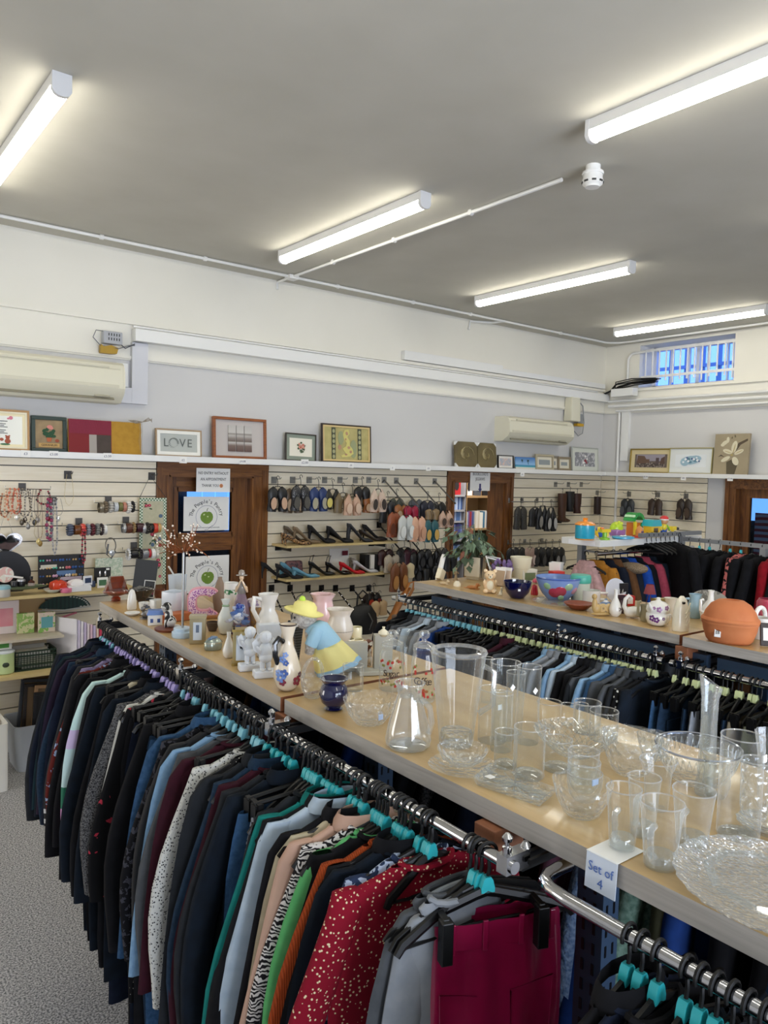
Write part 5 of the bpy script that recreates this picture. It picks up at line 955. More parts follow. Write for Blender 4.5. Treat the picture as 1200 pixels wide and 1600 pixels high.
pump('court_shoe', 'black strappy heel right of the pale blue pair', (SX(506), 5.22, zb), -.2, BK, .09, strap=True); pump('court_shoe', 'black patent heel with ankle strap beside the red shoe', (SX(530), 5.2, zb), -.2, smat('#0a0a0c', .12), .08, strap=True); pump('court_shoe', 'bright red heeled court shoe', (SX(550), 5.19, zb), -.2, smat('#c41320', .4), .075)
pump('court_shoe', 'silver-toed pointed shoe right of the red one', (SX(572), 5.2, zb), -.25, smat('#c4c4c8', .25), .08); pump('court_shoe', 'beige-lined silver shoe behind its silver mate', (SX(577), 5.29, zb), -.25, smat('#8d8478', .4), .09)
tag(M().box((0, 0, .06), (.16, .06, .12), taper=.9).build('pouch', mat('#8d6668', .7, kind='blotch', nscale=40, hex2='#5c4a50', noise=.52), loc=(SX(474), 5.34, zb), bevel=.015), 'pink and grey patterned pouch behind the pale blue heels', 'pouch')
o = tag(M().box((0, 0, .1), (.2, .004, .2), rot=(-.1, 0, 0)).build('packet_card', PAPER, loc=(SX(548), 5.36, zb), smooth=False), 'white packet card standing behind the red shoe', 'card'); patch(o, 'label_print', [(.02, .14), (.08, .14), (.08, .18), (.02, .18)], .0, mat('#6e1c2c', .6)).location = (0, -.012, 0)
for i, (px, c) in enumerate(((578, '#141416'), (585, '#ece8e0'), (592, '#141416'), (600, '#ece8e0'))):
    o = tag(M().box((0, 0, .075), (.042, .09, .15)).build('insole_box', mat(c, .5), loc=(SX(px), 5.27-.01*i, zb), smooth=False, bevel=.002), '%s box %s on the lower shoe shelf end' % (('black', 'cream')[i % 2], ['leftmost of four', 'second of four', 'third of four', 'last of four, with a dark stripe'][i]), 'box')
    if i == 3: M().box((0, -.046, .08), (.012, .002, .1)).build('stripe_print', mat('#5c2c24', .6), o, smooth=False)

# shoes right of the book-room doorway and on the window wall
def wbar(px0, px1, py, lb):
    a = at(px0, py, Y=5.3); b_ = at(px1, py, Y=5.3); t = thing('hanging_bar', lb, 'hanging bar', a); M().tube([(0, 0, 0), (b_.x-a.x, 0, 0)], .006, 8).build('bar', STEEL, t)
    for x in (.03, (b_.x-a.x)*.33, (b_.x-a.x)*.66): M().box((x, .075, .01), (.04, .004, .05)).tube([(x, .075, 0), (x, 0, 0)], .004, 6).build('bracket', STEEL, t, smooth=False)
wbar(800, 871, 784, 'steel bar of trainers and black shoes right of the book-room doorway'); wbar(800, 882, 850, 'lower steel bar of black sandals right of the book-room doorway')
pair(814, 791, 5.24, '#2e2c28', 'dark brown lace-up trainers first on the bar', L=.24, op=False, w=.05, kind='dots', hex2='#5c5850'); pair(836, 793, 5.24, '#16171a', 'black shoes second on the bar', L=.2, op=False); pair(848, 790, 5.22, '#1c1e22', 'black pointed shoes third on the bar', '#8a8884', .25, toe='point'); pair(861, 793, 5.2, '#17181b', 'black shoes with white insides at the bar end', '#b8b8b8', .25, toe='point')
for i, (px, c, inn) in enumerate(((802, '#15151a', '#303034'), (812, '#131315', '#c9bc3c'), (828, '#a98f84', '#d8c6c0'), (842, '#121214', '#2a2a2c'), (853, '#17171a', '#3a3a3c'), (863, '#0f0f11', '#222224'), (874, '#141416', '#8c8c8c'))): pair(px, 855, 5.22, c, ['black slip-ons first', 'black shoes with yellow insides second', 'dusty pink buckled sandals', 'black sandals fourth', 'black heavy sandals fifth', 'black sandals sixth', 'black silver-buckled sandals last'][i]+' on the lower bar', inn, .2, w=.05)
def boot(px, py, Y_, c, lb, L=.30, foot=.12, wall='b', rz=0):
    p = at(px, py, Y=Y_) if wall == 'b' else at(px, py, X=Y_)
    t = thing('boot', lb, 'boot', p, rz if wall == 'b' else rad(-90)); m = mat(c, .55, noise=.6, nscale=14)
    R = [[(x+w*cos(a), .04*sin(a), z) for a in [2*pi*j/12 for j in range(12)]] for x, w, z in ((0, .062, 0), (0, .06, -L*.25), (.004, .055, -L*.5), (-.003, .05, -L*.7), (0, .045, -L*.82), (.01, .05, -L*.92), (.01, .048, -L))]
    M().loft(R).build('shaft', m, t, ang=70)
    if foot:
        R = [[(x, .034*w*cos(a), z+h*sin(a)) for a in [2*pi*j/10 for j in range(10)]] for x, w, z, h in ((-.045, .7, -L*.93, .03), (0, 1, -L*.93, .034), (foot*.4, 1, -L*.96, .026), (foot*.8, .9, -L*.985, .018), (foot, .5, -L*.99, .01))]
        M().loft(R).build('foot', m, t, ang=70); M().box((-.035, 0, -L*1.02), (.03, .04, .03)).build('heel', BLACKP, t, smooth=False)
    M().tube([(0, 0, 0), (0, 0, .03), (.01, 0, .04), (0, 0, .05), (-.01, 0, .042)], .0025, 5).build('hook', HBLK, t)
boot(879, 771, 5.28, '#4a2a16', 'tall brown leather boot with its foot pointing right', .30, .13); boot(891, 768, 5.28, '#0f0e0f', 'black ankle boot between two brown boots', .22, 0); boot(902, 771, 5.28, '#3d1d12', 'dark red-brown boot third of the hanging boots', .22, 0); boot(934, 776, 5.28, '#2e1a12', 'dark brown boot hanging in the corner', .2, 0, rz=.5)
for px in (868, 888, 908): plate(px, 757, 'steel hook above the hanging boots', group='steel hooks above the boots')
plate(933, 770, 'steel hook in the corner')
for px, py, lb in ((983, 772, 'left'), (1028, 773, 'middle'), (1072, 775, 'right')): plate(px, py, lb+' steel hook on the window wall slatwall', 'r')
XS = XR-.12
pair(981, 779, XS, '#2c3034', 'slate black flip-flops on the window wall', '#55585c', .2, wall='r'); pair(1024, 779, XS, '#36261c', 'brown shoes in the middle of the window wall', L=.18, wall='r', op=False); pair(1070, 779, XS, '#2e231b', 'dark brown loafers right on the window wall', '#4a3a2e', .22, wall='r')

# ------------------------------------------------------------------ jewellery wall
def beads(pts, r, m, parent=None, name='bead_string', n=6, step=None, cols=None):
    b = M(); pts = [Vector(p) for p in pts]; L = sum((q-p).length for p, q in zip(pts, pts[1:])); st = step or r*1.9; d = 0; i = 0; seg = 0; acc = 0; k = 0
    while d < L:
        while seg < len(pts)-2 and d > acc+(pts[seg+1]-pts[seg]).length: acc += (pts[seg+1]-pts[seg]).length; seg += 1
        q = pts[seg].lerp(pts[seg+1], min((d-acc)/max((pts[seg+1]-pts[seg]).length, 1e-6), 1)); b.ell(q, r*(1 if not cols else (1, .75, 1.2)[k % 3]), n, 4, (k % cols) if cols else 0); d += st; k += 1
    return b.build(name, m, parent)
def strand(px, y0, y1, c, lb, wd=.03, r=.006, pend=None, Y_=5.28, c2=None, thin=False):
    a = at(px, y0, Y=Y_); z1 = at(px, y1, Y=Y_).z-a.z; pts = [(wd*s*(1-.0*abs(s)), 0, z) for s, z in ((-.35, 0), (-.6, z1*.35), (-.75, z1*.7), (-.45, z1*.92), (0, z1), (.45, z1*.92), (.75, z1*.7), (.6, z1*.35), (.35, 0))]
    t = thing('necklace', lb, 'necklace', a, 0); m = [mat(c, .3)]+([mat(c2, .3)] if c2 else [])
    if thin: M().tube(pts, r*.4, 5).build('chain', m[0], t)
    else: beads(pts, r, m, t, cols=2 if c2 else None)
    if pend: M().ell((0, -.004, z1-.018), (.014, .006, .02), 8, 6).build('pendant', mat(pend, .25, .4), t)
    return t
t = thing('necklace_bar', 'silver bar on the slatwall crowded with necklaces', 'display bar', at(8, 764, Y=5.3)); xx = at(79, 764, Y=5.3).x-at(8, 764, Y=5.3).x
M().tube([(0, 0, .02), (0, 0, 0), (xx, 0, 0), (xx, 0, .02)], .003, 6).build('bar', STEEL, t); M().box((xx*.43, .078, .012), (.045, .004, .05)).tube([(xx*.43, .078, 0), (xx*.43, 0, 0)], .004, 6).build('bracket', mat('#4a4744', .5), t, smooth=False)
for a in ((7, 772, 808, '#b06a3a', 'copper brown bead necklace, outermost on the silver bar', .035, .006, None, 5.28, '#7c4a2a'), (13, 766, 812, '#e2cbb0', 'cream and peach bead necklace second on the silver bar', .03, .006, None, 5.27, '#c9906a'), (20, 764, 800, '#d0704a', 'coral orange bead necklace with several strands', .045, .0065, None, 5.25, '#e6b49a'), (26, 764, 804, '#cc6a48', 'coral orange bead necklace nearer the bar middle', .035, .007, '#e8e4da', 5.27, '#b8502e'), (34, 765, 812, '#8c8478', 'long silver chain necklace beside the coral beads', .03, .004, '#5c5448', 5.26, '#d8d4c8'), (39, 764, 808, '#a89c8c', 'grey and brown bead cluster necklace', .045, .005, '#4a3a2c', 5.28, '#3c3028'), (44, 765, 818, '#c4bcae', 'silver link necklace hanging lowest in the bar middle', .03, .005, '#8a8884', 5.25, '#6c6458'), (54, 764, 812, '#5a5048', 'dark pewter chain with a heavy pendant', .025, .0035, '#4e4c4a', 5.27, None), (59, 764, 808, '#3c342e', 'dark cord necklace with silver drops', .03, .003, '#b8b6b0', 5.28, None), (63, 765, 845, '#7c4a34', 'long brown cord necklace with gold pendant', .02, .003, '#b09050', 5.26, None), (69, 766, 788, '#9c2c3a', 'red and brown flat bead necklace at the bar end', .06, .007, None, 5.28, '#4c2a24'), (75, 766, 806, '#c8c2b8', 'pale chain necklace at the very bar end', .03, .003, '#a01f2e', 5.28, None)):
    strand(a[0], a[1], a[2], a[3], a[4], a[5], a[6], a[7], a[8], a[9], thin=a[9] is None)
strand(77, 780, 846, '#8c2450', 'long plum and grey large-bead necklace', .02, .011, None, 5.22, '#5c5c68'); strand(86, 780, 866, '#b8b6b6', 'very long silver bead rope necklace', .02, .006, None, 5.24, '#8c8c90'); strand(91, 779, 806, '#9c9486', 'short taupe necklace with pearl drops', .04, .004, '#eceae4', 5.26, None, thin=True); strand(108, 741, 790, '#cdb87a', 'fine pale gold necklace hanging alone high on the slatwall', .04, .003, None, 5.32, None, thin=True); strand(131, 828, 880, '#a81c38', 'crimson bead rope hanging from the bracelet bar', .015, .0065, None, 5.2, '#3c1420'); strand(60, 812, 842, '#b8a264', 'gold wire ring pendant necklace', .035, .003, '#c8b478', 5.24, None, thin=True)
for px, py, lb in ((106, 742, 'dark hook holding the fine gold necklace'), (82, 783, 'dark hook holding the plum bead necklace')): plate(px, py, lb, c=mat('#3c3a38', .5))
def bracelets(px0, px1, py, cols, lb, rr=.034):
    a = at(px0, py, Y=5.24); b_ = at(px1, py, Y=5.24); L = b_.x-a.x
    t = thing('bracelet_bar', 'bar holding the '+lb, 'display bar', a); M().tube([(-.02, 0, .04), (-.02, 0, .02), (L+.01, 0, .02)], .003, 6).build('bar', STEEL, t); M().box((L*.45, .13, .035), (.045, .004, .05)).tube([(L*.45, .13, .02), (L*.45, 0, .02)], .004, 6).build('bracket', mat('#4a4744', .5), t, smooth=False)
    n = len(cols); x = .008
    for k, (c, w, kd) in enumerate(cols):
        w = w*L; rnk = random.Random(k*7+px0)
        b = M(); r = rr*rnk.uniform(.92, 1.06)
        if kd == 'b':
            for j in range(12): b.ell((0, r*cos(j*pi/6), r*sin(j*pi/6)), (max(w*.45, .006), .009, .009), 6, 5)
        else: b.lathe([(r*.93, -w*.42), (r, -w*.42), (r*1.04, 0), (r, w*.42), (r*.93, w*.42)], n=18, rot=(0, rad(90), 0), cap=(False, False))
        o = b.build('bracelet', mat(c, .3, .5 if kd == 'm' else 0), loc=(a.x+x+w/2, a.y, a.z+.02-r*.92)); tag(o, '%s, %s' % (['first', 'second', 'third', 'fourth', 'fifth', 'sixth', 'seventh', 'eighth'][k]+' bracelet along', lb), 'bracelet'); x += w
bracelets(152, 211, 790, [('#8c8270', .12, 'm'), ('#6c5c48', .12, 'b'), ('#b8b4ac', .14, 'b'), ('#c8ccd0', .12, ''), ('#6c6a3c', .12, ''), ('#b87c68', .1, ''), ('#d8d4cc', .13, 'b'), ('#16161a', .1, 'b')], 'thin bracelet row highest on the slatwall')
bracelets(102, 168, 826, [('#4c5468', .16, 'b'), ('#6c3c14', .15, ''), ('#d84c3c', .13, 'b'), ('#8a8c94', .11, 'b'), ('#5c1c28', .11, 'b'), ('#7a7c78', .12, 'b'), ('#2c1c24', .08, 'b'), ('#e4e2de', .08, '')], 'chunky row with the red bead one')
bracelets(189, 228, 823, [('#b4b4b4', .12, 'm'), ('#5c3424', .26, ''), ('#8c7048', .14, 'b'), ('#3c1420', .34, '')], 'brown and maroon leather row'); bracelets(219, 254, 823, [('#b8b8bc', .16, 'm'), ('#26221f', .2, 'b'), ('#101012', .14, ''), ('#c8422c', .2, ''), ('#c49a5c', .14, '')], 'row hanging over the floral panel')
bracelets(196, 247, 864, [('#d8d8d8', .1, 'b'), ('#141418', .24, ''), ('#1c1c20', .1, 'b'), ('#8c8c90', .2, 'm'), ('#b81c2c', .08, ''), ('#e8e6e2', .14, ''), ('#c8c4b8', .1, '')], 'black and silver row above the photo stand')
t = thing('wrist_watch', 'bunch-hung silver watch under the bracelet bars', 'watch', at(173, 845, Y=5.22)); M().tube([(.035*cos(a), .01*sin(a), -.03+.05*sin(a)) for a in [2*pi*j/16 for j in range(16)]], .007, 6, closed=True, flat=.5).build('strap', STEEL, t); M().lathe([(.02, 0), (.02, .008), (.017, .01)], (.0, -.02, -.08), 16, rot=(rad(90), 0, 0)).build('dial', mat('#c8ccd0', .2, .5), t); M().tube([(-.02, -.01, -.02), (-.03, -.01, -.09), (0, -.01, -.12), (.03, -.01, -.07)], .006, 6).build('chain', mat('#77787c', .3, .8), t)
# floral wall hanging
pa = at(218, 778, Y=5.33); pb = at(260, 776, Y=5.33); pc = at(262, 912, Y=5.33); w = pb.x-pa.x; h = pa.z-pc.z
t = thing('fabric_panel', 'long tapestry panel of roses with a green gingham border', 'wall hanging', pa); M().box((w/2, 0, -h/2), (w, .006, h)).build('cloth', mat('#c9c4a8', .9, noise=.7, nscale=30, hex2='#b4b296'), t, smooth=False)
b = M(); q = .024; b.box((w/2, -.004, -q/2), (w, .003, q)); b.box((q/2, -.004, -h/2-q/2), (q, .003, h-q)); b.box((w-q/2, -.004, -h/2-q/2), (q, .003, h-q)); b.build('gingham_border', mat('#dfe4d4', .9, kind='check', nscale=90, hex2='#5d7d5c'), t, smooth=False)
rn = random.Random(2); it = [(rn.uniform(q+.02, w-q-.015), -rn.uniform(.04, h-.03), rn.uniform(.01, .016), rn.uniform(.01, .015), 0) for k in range(16)]
blob(t, 'leaf_print', [(x+rn.uniform(-.03, .03), z+rn.uniform(-.03, .03), .012, .005, rn.uniform(0, 3)) for x, z, *_ in it for k in range(3) if q+.035 < x < w-q-.03], mat('#3f5a40', .9), -.0035); blob(t, 'rose_print', it[:10], mat('#a83248', .9), -.005); blob(t, 'blue_flower_print', it[10:], mat('#5a7088', .9), -.005); blob(t, 'rose_heart_print', [(x, z, .005, .005, 0) for x, z, *_ in it[:10]], mat('#dc8090', .9), -.007)
M().tube([(0, 0, 0), (w*.42, .02, .16), (w, 0, 0)], .0022, 5).build('cord', BLACKP, t); plate(237, 744, 'dark hook holding the rose tapestry panel', c=mat('#3c3a38', .5))
# heart mirror, record clock
t = thing('heart_mirror', 'silver heart-shaped mirror hanging on a thin wire', 'mirror', at(9, 848, Y=5.3)); hp = [(.085*1.15*(sin(a)**3), .085*(.81*cos(a)-.31*cos(2*a)-.12*cos(3*a)-.06*cos(4*a))) for a in [2*pi*j/40 for j in range(40)]]
M().prism(hp, -.012, 0).build('rim', mat('#b9b6b4', .2, .8), t); M().prism([(x*.82, z*.82) for x, z in hp], -.014, -.011).build('glass_face', mat('#d8d8dc', .03, 1), t); M().tube([(-.04, 0, .06), (0, .01, .2), (.04, 0, .06)], .0012, 4).build('wire', STEEL, t)
t = thing('record_clock', 'wall clock made from a black vinyl record with a floral label', 'clock', at(8, 898, Y=5.22)); M().lathe([(.15, -.001), (.152, .001), (.15, .003)], n=40, rot=(rad(90), 0, 0)).build('disc', mat('#151517', .25, kind='stripes', nscale=0, hex2='#1a1a1c'), t); M().lathe([(.05, 0), (.05, .003)], (0, -.002, 0), 24, rot=(rad(90), 0, 0)).build('label', mat('#e3b9b4', .6, kind='blotch', nscale=30, hex2='#e8e2d8', noise=.5), t); M().box((.05, -.008, -.015), (.11, .003, .012), rot=(0, .2, 0)).build('hand', PAPER, t, smooth=False)
# jewellery shelf and its goods
JZ = 1.10
t = thing('display_shelf', 'pale wood shelf of jewellery and trinkets by the brown door', 'shelf', (.9, 5.38, JZ)); M().bb((-.9, -.36, -.02), (.93, 0, 0)).build('board', SHW, t, smooth=False)
t = thing('display_shelf', 'narrow clear shelf edge with cards below the jewellery shelf', 'shelf', (.7, 5.38, .83)); M().bb((-.8, -.36, -.015), (.66, 0, 0)).build('board', mat('#cfc6b4', .4), t, smooth=False)
t = thing('display_shelf', 'lowest pale wood shelf with the green basket', 'shelf', (.8, 5.38, .62)); M().bb((-.8, -.42, -.02), (.72, 0, 0)).build('board', SHW, t, smooth=False)
def J(px, Y_, z=JZ+.001): return Vector((at(px, 920, Y=Y_).x, Y_, z))
t = thing('boat_bowl', 'long olive-green boat-shaped dish on the jewellery shelf', 'dish', J(33, 5.07)); M().loft([[(x+0*a, .05*q*cos(a), .012+.04*q+.022*sin(a)*q+(abs(x)/.15)**2*.03) for a in [pi+pi*j/10 for j in range(11)]] for x, q in ((-.15, .15), (-.12, .55), (-.06, .9), (0, 1), (.06, .9), (.12, .55), (.15, .15))], 0, (False, False), close=False).loft([[(x, .045*q*cos(a), .017+.04*q+.02*sin(a)*q+(abs(x)/.15)**2*.03) for a in [pi+pi*j/10 for j in range(11)]] for x, q in ((-.15, .1), (-.12, .5), (-.06, .88), (0, .98), (.06, .88), (.12, .5), (.15, .1))], 0, (False, False), close=False).build('hull', mat('#6f7a5c', .4), t)
def tin(name, lb, cat, p, r, h, m, lid=None, lm=None, n=20):
    t = thing(name, lb, cat, p); M().lathe([(r*.92, 0), (r, .004), (r, h), (r*.94, h+.002)], n=n).build('body', m, t)
    if lid: M().lathe([(r*1.03, h-.002), (r*1.05, h+lid*.4), (r*.9, h+lid)], n=n).build('lid', lm or m, t)
    return t
def pbox(name, lb, cat, p, d, m, rz=0, m2=None, bev=.002, part='print'):
    o = tag(M().box((0, 0, d[2]/2), d).build(name, m, loc=p, smooth=False, bevel=bev), lb, cat); o.rotation_euler = (0, 0, rz)
    if m2: M().box((0, -d[1]/2-.0006, d[2]*.5), (d[0]*.7, .0012, d[2]*.55)).build(part, m2, o, smooth=False)
    return o
tin('trinket_tin', 'round pale tin with a blue picture lid, left on the jewellery shelf', 'tin', J(5, 5.04), .04, .05, mat('#c8c4bc', .4), .02, mat('#8ab8c4', .4)); tin('face_jar', 'small black-lidded jar in the boat dish', 'jar', J(22, 5.11, JZ+.04), .02, .03, mat('#2c2c30', .3), .012); tin('face_jar', 'black jar with a silver top in the boat dish', 'jar', J(33, 5.12, JZ+.04), .024, .04, mat('#18181c', .3), .012, mat('#b8b8bc', .3, .6))
t = thing('brown_bottle', 'small brown glass bottle beside the boat dish', 'bottle', J(49, 5.10, JZ+.03)); M().lathe([(.018, 0), (.02, .005), (.02, .045), (.008, .055), (.008, .06)], n=14).build('glass_body', mat('#4a2414', .15), t); M().lathe([(.01, .06), (.01, .078)], n=12).build('cap', BLACKP, t); M().lathe([(.0205, .012), (.0205, .038)], n=14, cap=(False, False)).build('label', mat('#b8a8a0', .6), t)
t = thing('orange_pumpkin', 'shiny orange-red ribbed pumpkin ornament', 'ornament', J(91, 5.1)); M().lathe([(.02, .008), (.045, .01), (.056, .035), (.05, .06), (.025, .073), (.008, .068)], n=32, wob=lambda a, u: .07*abs(cos(4*a))-.03).build('fruit', mat('#d8401c', .2, coat=.5), t); M().tube([(0, 0, .066), (.004, 0, .085), (.014, 0, .09)], .005, 6).build('stalk', mat('#5c4a2c', .6), t)
t = thing('saucer', 'pale shallow dish under the orange pumpkin', 'dish', J(82, 5.06)); M().lathe([(.025, 0), (.05, .018), (.055, .026), (.05, .024), (.025, .008), (.003, .006)], n=24, cap=(True, False)).build('plate', mat('#d8d8c8', .3), t)
tin('pink_tub', 'small pink round tub on the jewellery shelf', 'tub', J(103, 5.04), .036, .026, mat('#e07a98', .4)); pbox('gift_box', 'white rectangular box with crumpled tissue on the jewellery shelf', 'box', J(123, 5.06), (.14, .07, .035), mat('#eeeef0', .5)); t = tag(M().lathe([(.05, .036), (.055, .05), (.04, .065), (.015, .075)], n=14, sy=.6, wob=lambda a, u: .2*sin(5*a)+.1*sin(9*a+4*u)).build('tissue_paper', mat('#f2eeee', .8), loc=J(119, 5.08)), 'crumpled white tissue spilling from the white box', 'tissue paper')
t = thing('earring_board', 'black board covered with carded earrings', 'display board', J(96, 5.24)); wj = .145
M().bb((-wj, 0, .0), (wj, .006, .215)).build('board', mat('#131316', .5), t, smooth=False)
rn = random.Random(8)
for r_ in range(4):
    for c_ in range(7):
        x = -wj+.022+c_*.041; z = .03+r_*.052; c = ['#30b89c', '#d8d4c8', '#b8405c', '#c89cb8', '#3c5c8c', '#8c8c94', '#c8a46c', '#e0dcd8', '#c86c74', '#244c8c'][rn.randrange(10)]; q = .0065 if rn.random() < .7 else .010
        M().ell((x-.0085, -.003, z), (q, .004, q), 8, 5).ell((x+.0085, -.003, z), (q, .004, q), 8, 5).build('earrings_on_card', mat(c, .3), t)
for x, z, w_, h_, c in ((.03, .10, .12, .028, '#5c7ca8'), (-.08, .145, .10, .024, '#d0cec0'), (.06, .06, .14, .022, '#c8b8c8')): M().box((x, -.0005, z), (w_, .002, h_)).build('card', mat(c, .6), t, smooth=False)
t = thing('earring_card', 'black card with two silver drop earrings', 'earring card', J(160, 5.2)); M().bb((-.055, 0, .02), (.055, .005, .125)).build('card', mat('#101012', .6), t, smooth=False); M().ell((-.018, -.004, .085), (.006, .004, .02), 8, 6).ell((.018, -.004, .085), (.006, .004, .02), 8, 6).build('earring', mat('#e8e8ec', .15, .6), t); M().box((.035, -.001, .113), (.022, .002, .012)).build('price_label', PAPER, t, smooth=False)
pbox('patterned_box', 'pale green patterned folder standing behind the black earring card', 'folder', J(170, 5.32), (.19, .01, .175), mat('#c3d4bc', .7, kind='blotch', nscale=60, hex2='#e4ead8', noise=.5)); pbox('mini_photo', 'small white frame with a green picture on the jewellery shelf', 'photo frame', J(160, 5.12), (.07, .01, .07), PAPER, m2=mat('#4c7c58', .6, noise=.8, nscale=50), part='picture')
pbox('photo_card', 'dark blue and white card tilted on the white box', 'card', J(137, 5.06, JZ+.036), (.06, .01, .06), mat('#e6e8ee', .5), .2, mat('#2c3c5c', .5), part='picture')
for i, (px, c, lb) in enumerate(((112, '#8c5468', 'plum trinket pot'), (126, '#3c4c78', 'navy blue ring box'), (143, '#4a5878', 'slate ring box'))): pbox('ring_box', lb+' at the foot of the earring board', 'ring box', J(px, 5.19), (.045, .04, .04), mat(c, .4), bev=.006)
# green fan, cards, basket, papers below the shelf
t = thing('folding_fan', 'dark green folding fan with white flower edge under the jewellery shelf', 'fan', at(101, 952, Y=5.3)); fan = [(0, 0)]+[(.17*cos(rad(a))*1.0, .17*sin(rad(a))*.55) for a in range(8, 173, 8)]
M().prism(fan, -.004, 0).build('leaf', mat('#10302a', .5, kind='vstripes', nscale=12, hex2='#183e36'), t); blob(t, 'flower_print', [(.155*cos(rad(a)), .155*sin(rad(a))*.55, .007, .004, 0) for a in range(12, 80, 8)]+[(.15*cos(rad(a))*u, .0+.012, .008, .004, 0) for a, u in ((20, .9), (30, .8), (150, .9), (165, .95))], mat('#c8ccc4', .6), -.0045); M().tube([(-.17, -.004, .004), (0, -.004, -.004), (.17, -.004, .006)], .004, 6).build('guard_stick', mat('#d8dcd8', .5), t)
tag(M().tube([(-.09, 0, 0), (0, -.01, -.012), (.1, 0, .012)], .011, 8, flat=.6).build('pink_pen', mat('#d88098', .5), loc=at(95, 962, Y=5.28)), 'pink rolled item below the green fan', 'roll')
S2 = .831
pbox('gift_card', 'large pink and white card leaning on the left end of the clear shelf', 'card', (1.02, 5.24, S2), (.24, .012, .21), mat('#f4e6e8', .6), 0, mat('#e45878', .6, noise=.9, nscale=6, hex2='#f6c8d0')); pbox('wood_tray', 'pale wooden tray standing behind the flowery packets', 'tray', (1.22, 5.34, S2), (.20, .014, .20), mat('#cfae7c', .6)); pbox('flower_packet', 'green and yellow flowery packet, left of two', 'packet', (1.17, 5.2, S2), (.10, .03, .13), mat('#dfe0b0', .6, kind='blotch', nscale=35, hex2='#9cc46c', noise=.5)); pbox('flower_packet', 'green packet with a blue label, right of two', 'packet', (1.29, 5.17, S2), (.10, .03, .13), mat('#8cc060', .6, kind='blotch', nscale=30, hex2='#e8d8c8', noise=.45), 0, mat('#6ab0b8', .6))
t = thing('green_basket', 'dark green plastic mesh basket on the lowest shelf', 'basket', (1.20, 5.14, .621)); b = M(); W_, D_, H_ = .24, .17, .115
for z in (0, .03, .09, .115):
    for s in (-1, 1): b.box((0, s*D_/2, z+.004), (W_, .006, .008)); b.box((s*W_/2, 0, z+.004), (.006, D_, .008))
for s in (-1, 1):
    for k in range(15): b.box((-W_/2+W_*k/14, s*D_/2, H_/2), (.004, .004, H_))
    for k in range(11): b.box((s*W_/2, -D_/2+D_*k/10, H_/2), (.004, .004, H_))
    for k in range(1, 6): b.box((0, s*D_/2, .03+k*.012), (W_, .003, .003))
b.build('mesh_side', mat('#1c3426', .5), t, smooth=False); M().box((0, 0, .004), (W_, D_, .004)).build('base', mat('#1c3426', .5), t, smooth=False)
for i in range(4): pbox('notelet_pack', ['white packet standing in the green basket, rear', 'cream packet standing in the green basket', 'white packet in the middle of the green basket', 'pale packet at the front of the green basket'][i], 'packet', (1.19+.01*i, 5.20-.035*i, .626), (.19, .012, .13-.02*i), mat(['#e8e8e4', '#e0d8c4', '#ececec', '#dcdcd4'][i], .6))
PC = ['#e9e7ef', '#d8d0e8', '#ece8ec', '#c9bcdc', '#e4d8dc', '#d8b8c8', '#cabfe0', '#e0c8b8', '#c83c5c', '#e8e4e8', '#d4cce0', '#eae6ea']
for i, c in enumerate(PC):
    o = pbox('paper_file', ['white', 'pale lilac', 'white', 'lilac', 'pink-white', 'rose', 'lilac', 'peach', 'crimson', 'white', 'pale lilac', 'white'][i]+' paper folder, %s from the left in the stationery stack' % ['first', 'second', 'third', 'fourth', 'fifth', 'sixth', 'seventh', 'eighth', 'ninth', 'tenth', 'eleventh', 'twelfth'][i], 'folder', (1.38+i*.018, 5.15-.005*i, .621), (.010, .26, .30-.008*i), mat(c, .6), .5)
for i, (x, c, lb) in enumerate(((1.02, '#c3d8a0', 'clear tub with green print at the left picture edge'), (.93, '#e6e4d8', 'white tub cut by the left picture edge'))): 
    t = tin('plastic_tub', lb, 'tub', (x, 5.08, .621), .06, .13, mat(c, .4), .014, mat('#dfe6ec', .4)); M().ell((0, -.058, .06), (.02, .006, .016), 8, 6).build('print', mat('#2c3c2c', .5), t)
pbox('seed_box', 'green and white box stacked on the clear tub', 'box', (1.0, 5.1, .768), (.12, .08, .05), mat('#f0f0ec', .5), .1, mat('#5ca04c', .5))
# bin of frames and the white box on the carpet
t = thing('storage_bin', 'pale grey plastic bin full of picture frames on the carpet', 'bin', (1.27, 5.13, .001)); b = M()
def rr(w, d, r=.04, n=4): return [(sx*(w/2-r)+r*cos(rad(a0+90*k/n)), sy*(d/2-r)+r*sin(rad(a0+90*k/n))) for sx, sy, a0 in ((1, 1, 0), (-1, 1, 90), (-1, -1, 180), (1, -1, 270)) for k in range(n+1)]
b.loft([[(x, y, z) for x, y in rr(w, d)] for w, d, z in ((.37, .27, 0), (.42, .32, .29), (.43, .33, .295), (.415, .315, .293), (.36, .26, .012))], 0, (True, True)); b.build('tub', mat('#c3c8cf', .45, kind='stripes', nscale=60, hex2='#bcc2ca', noise=1), t)
FR = [('#c09a58', .34, .40, 'gold-edged frame leaning out of the bin, left', -.02, .08, .45), ('#7c5634', .34, .50, 'brown wooden frame at the back of the bin', .03, .09, .12), ('#3c4048', .34, .48, 'dark blue-grey frame in the bin', .0, .05, .14), ('#2e2622', .32, .46, 'dark brown frame in the middle of the bin', .02, .02, .1), ('#c9a078', .30, .45, 'pale peach-edged frame near the bin front', .05, -.02, .14), ('#17161a', .30, .42, 'black frame with a price label at the bin front', .05, -.06, .1)]
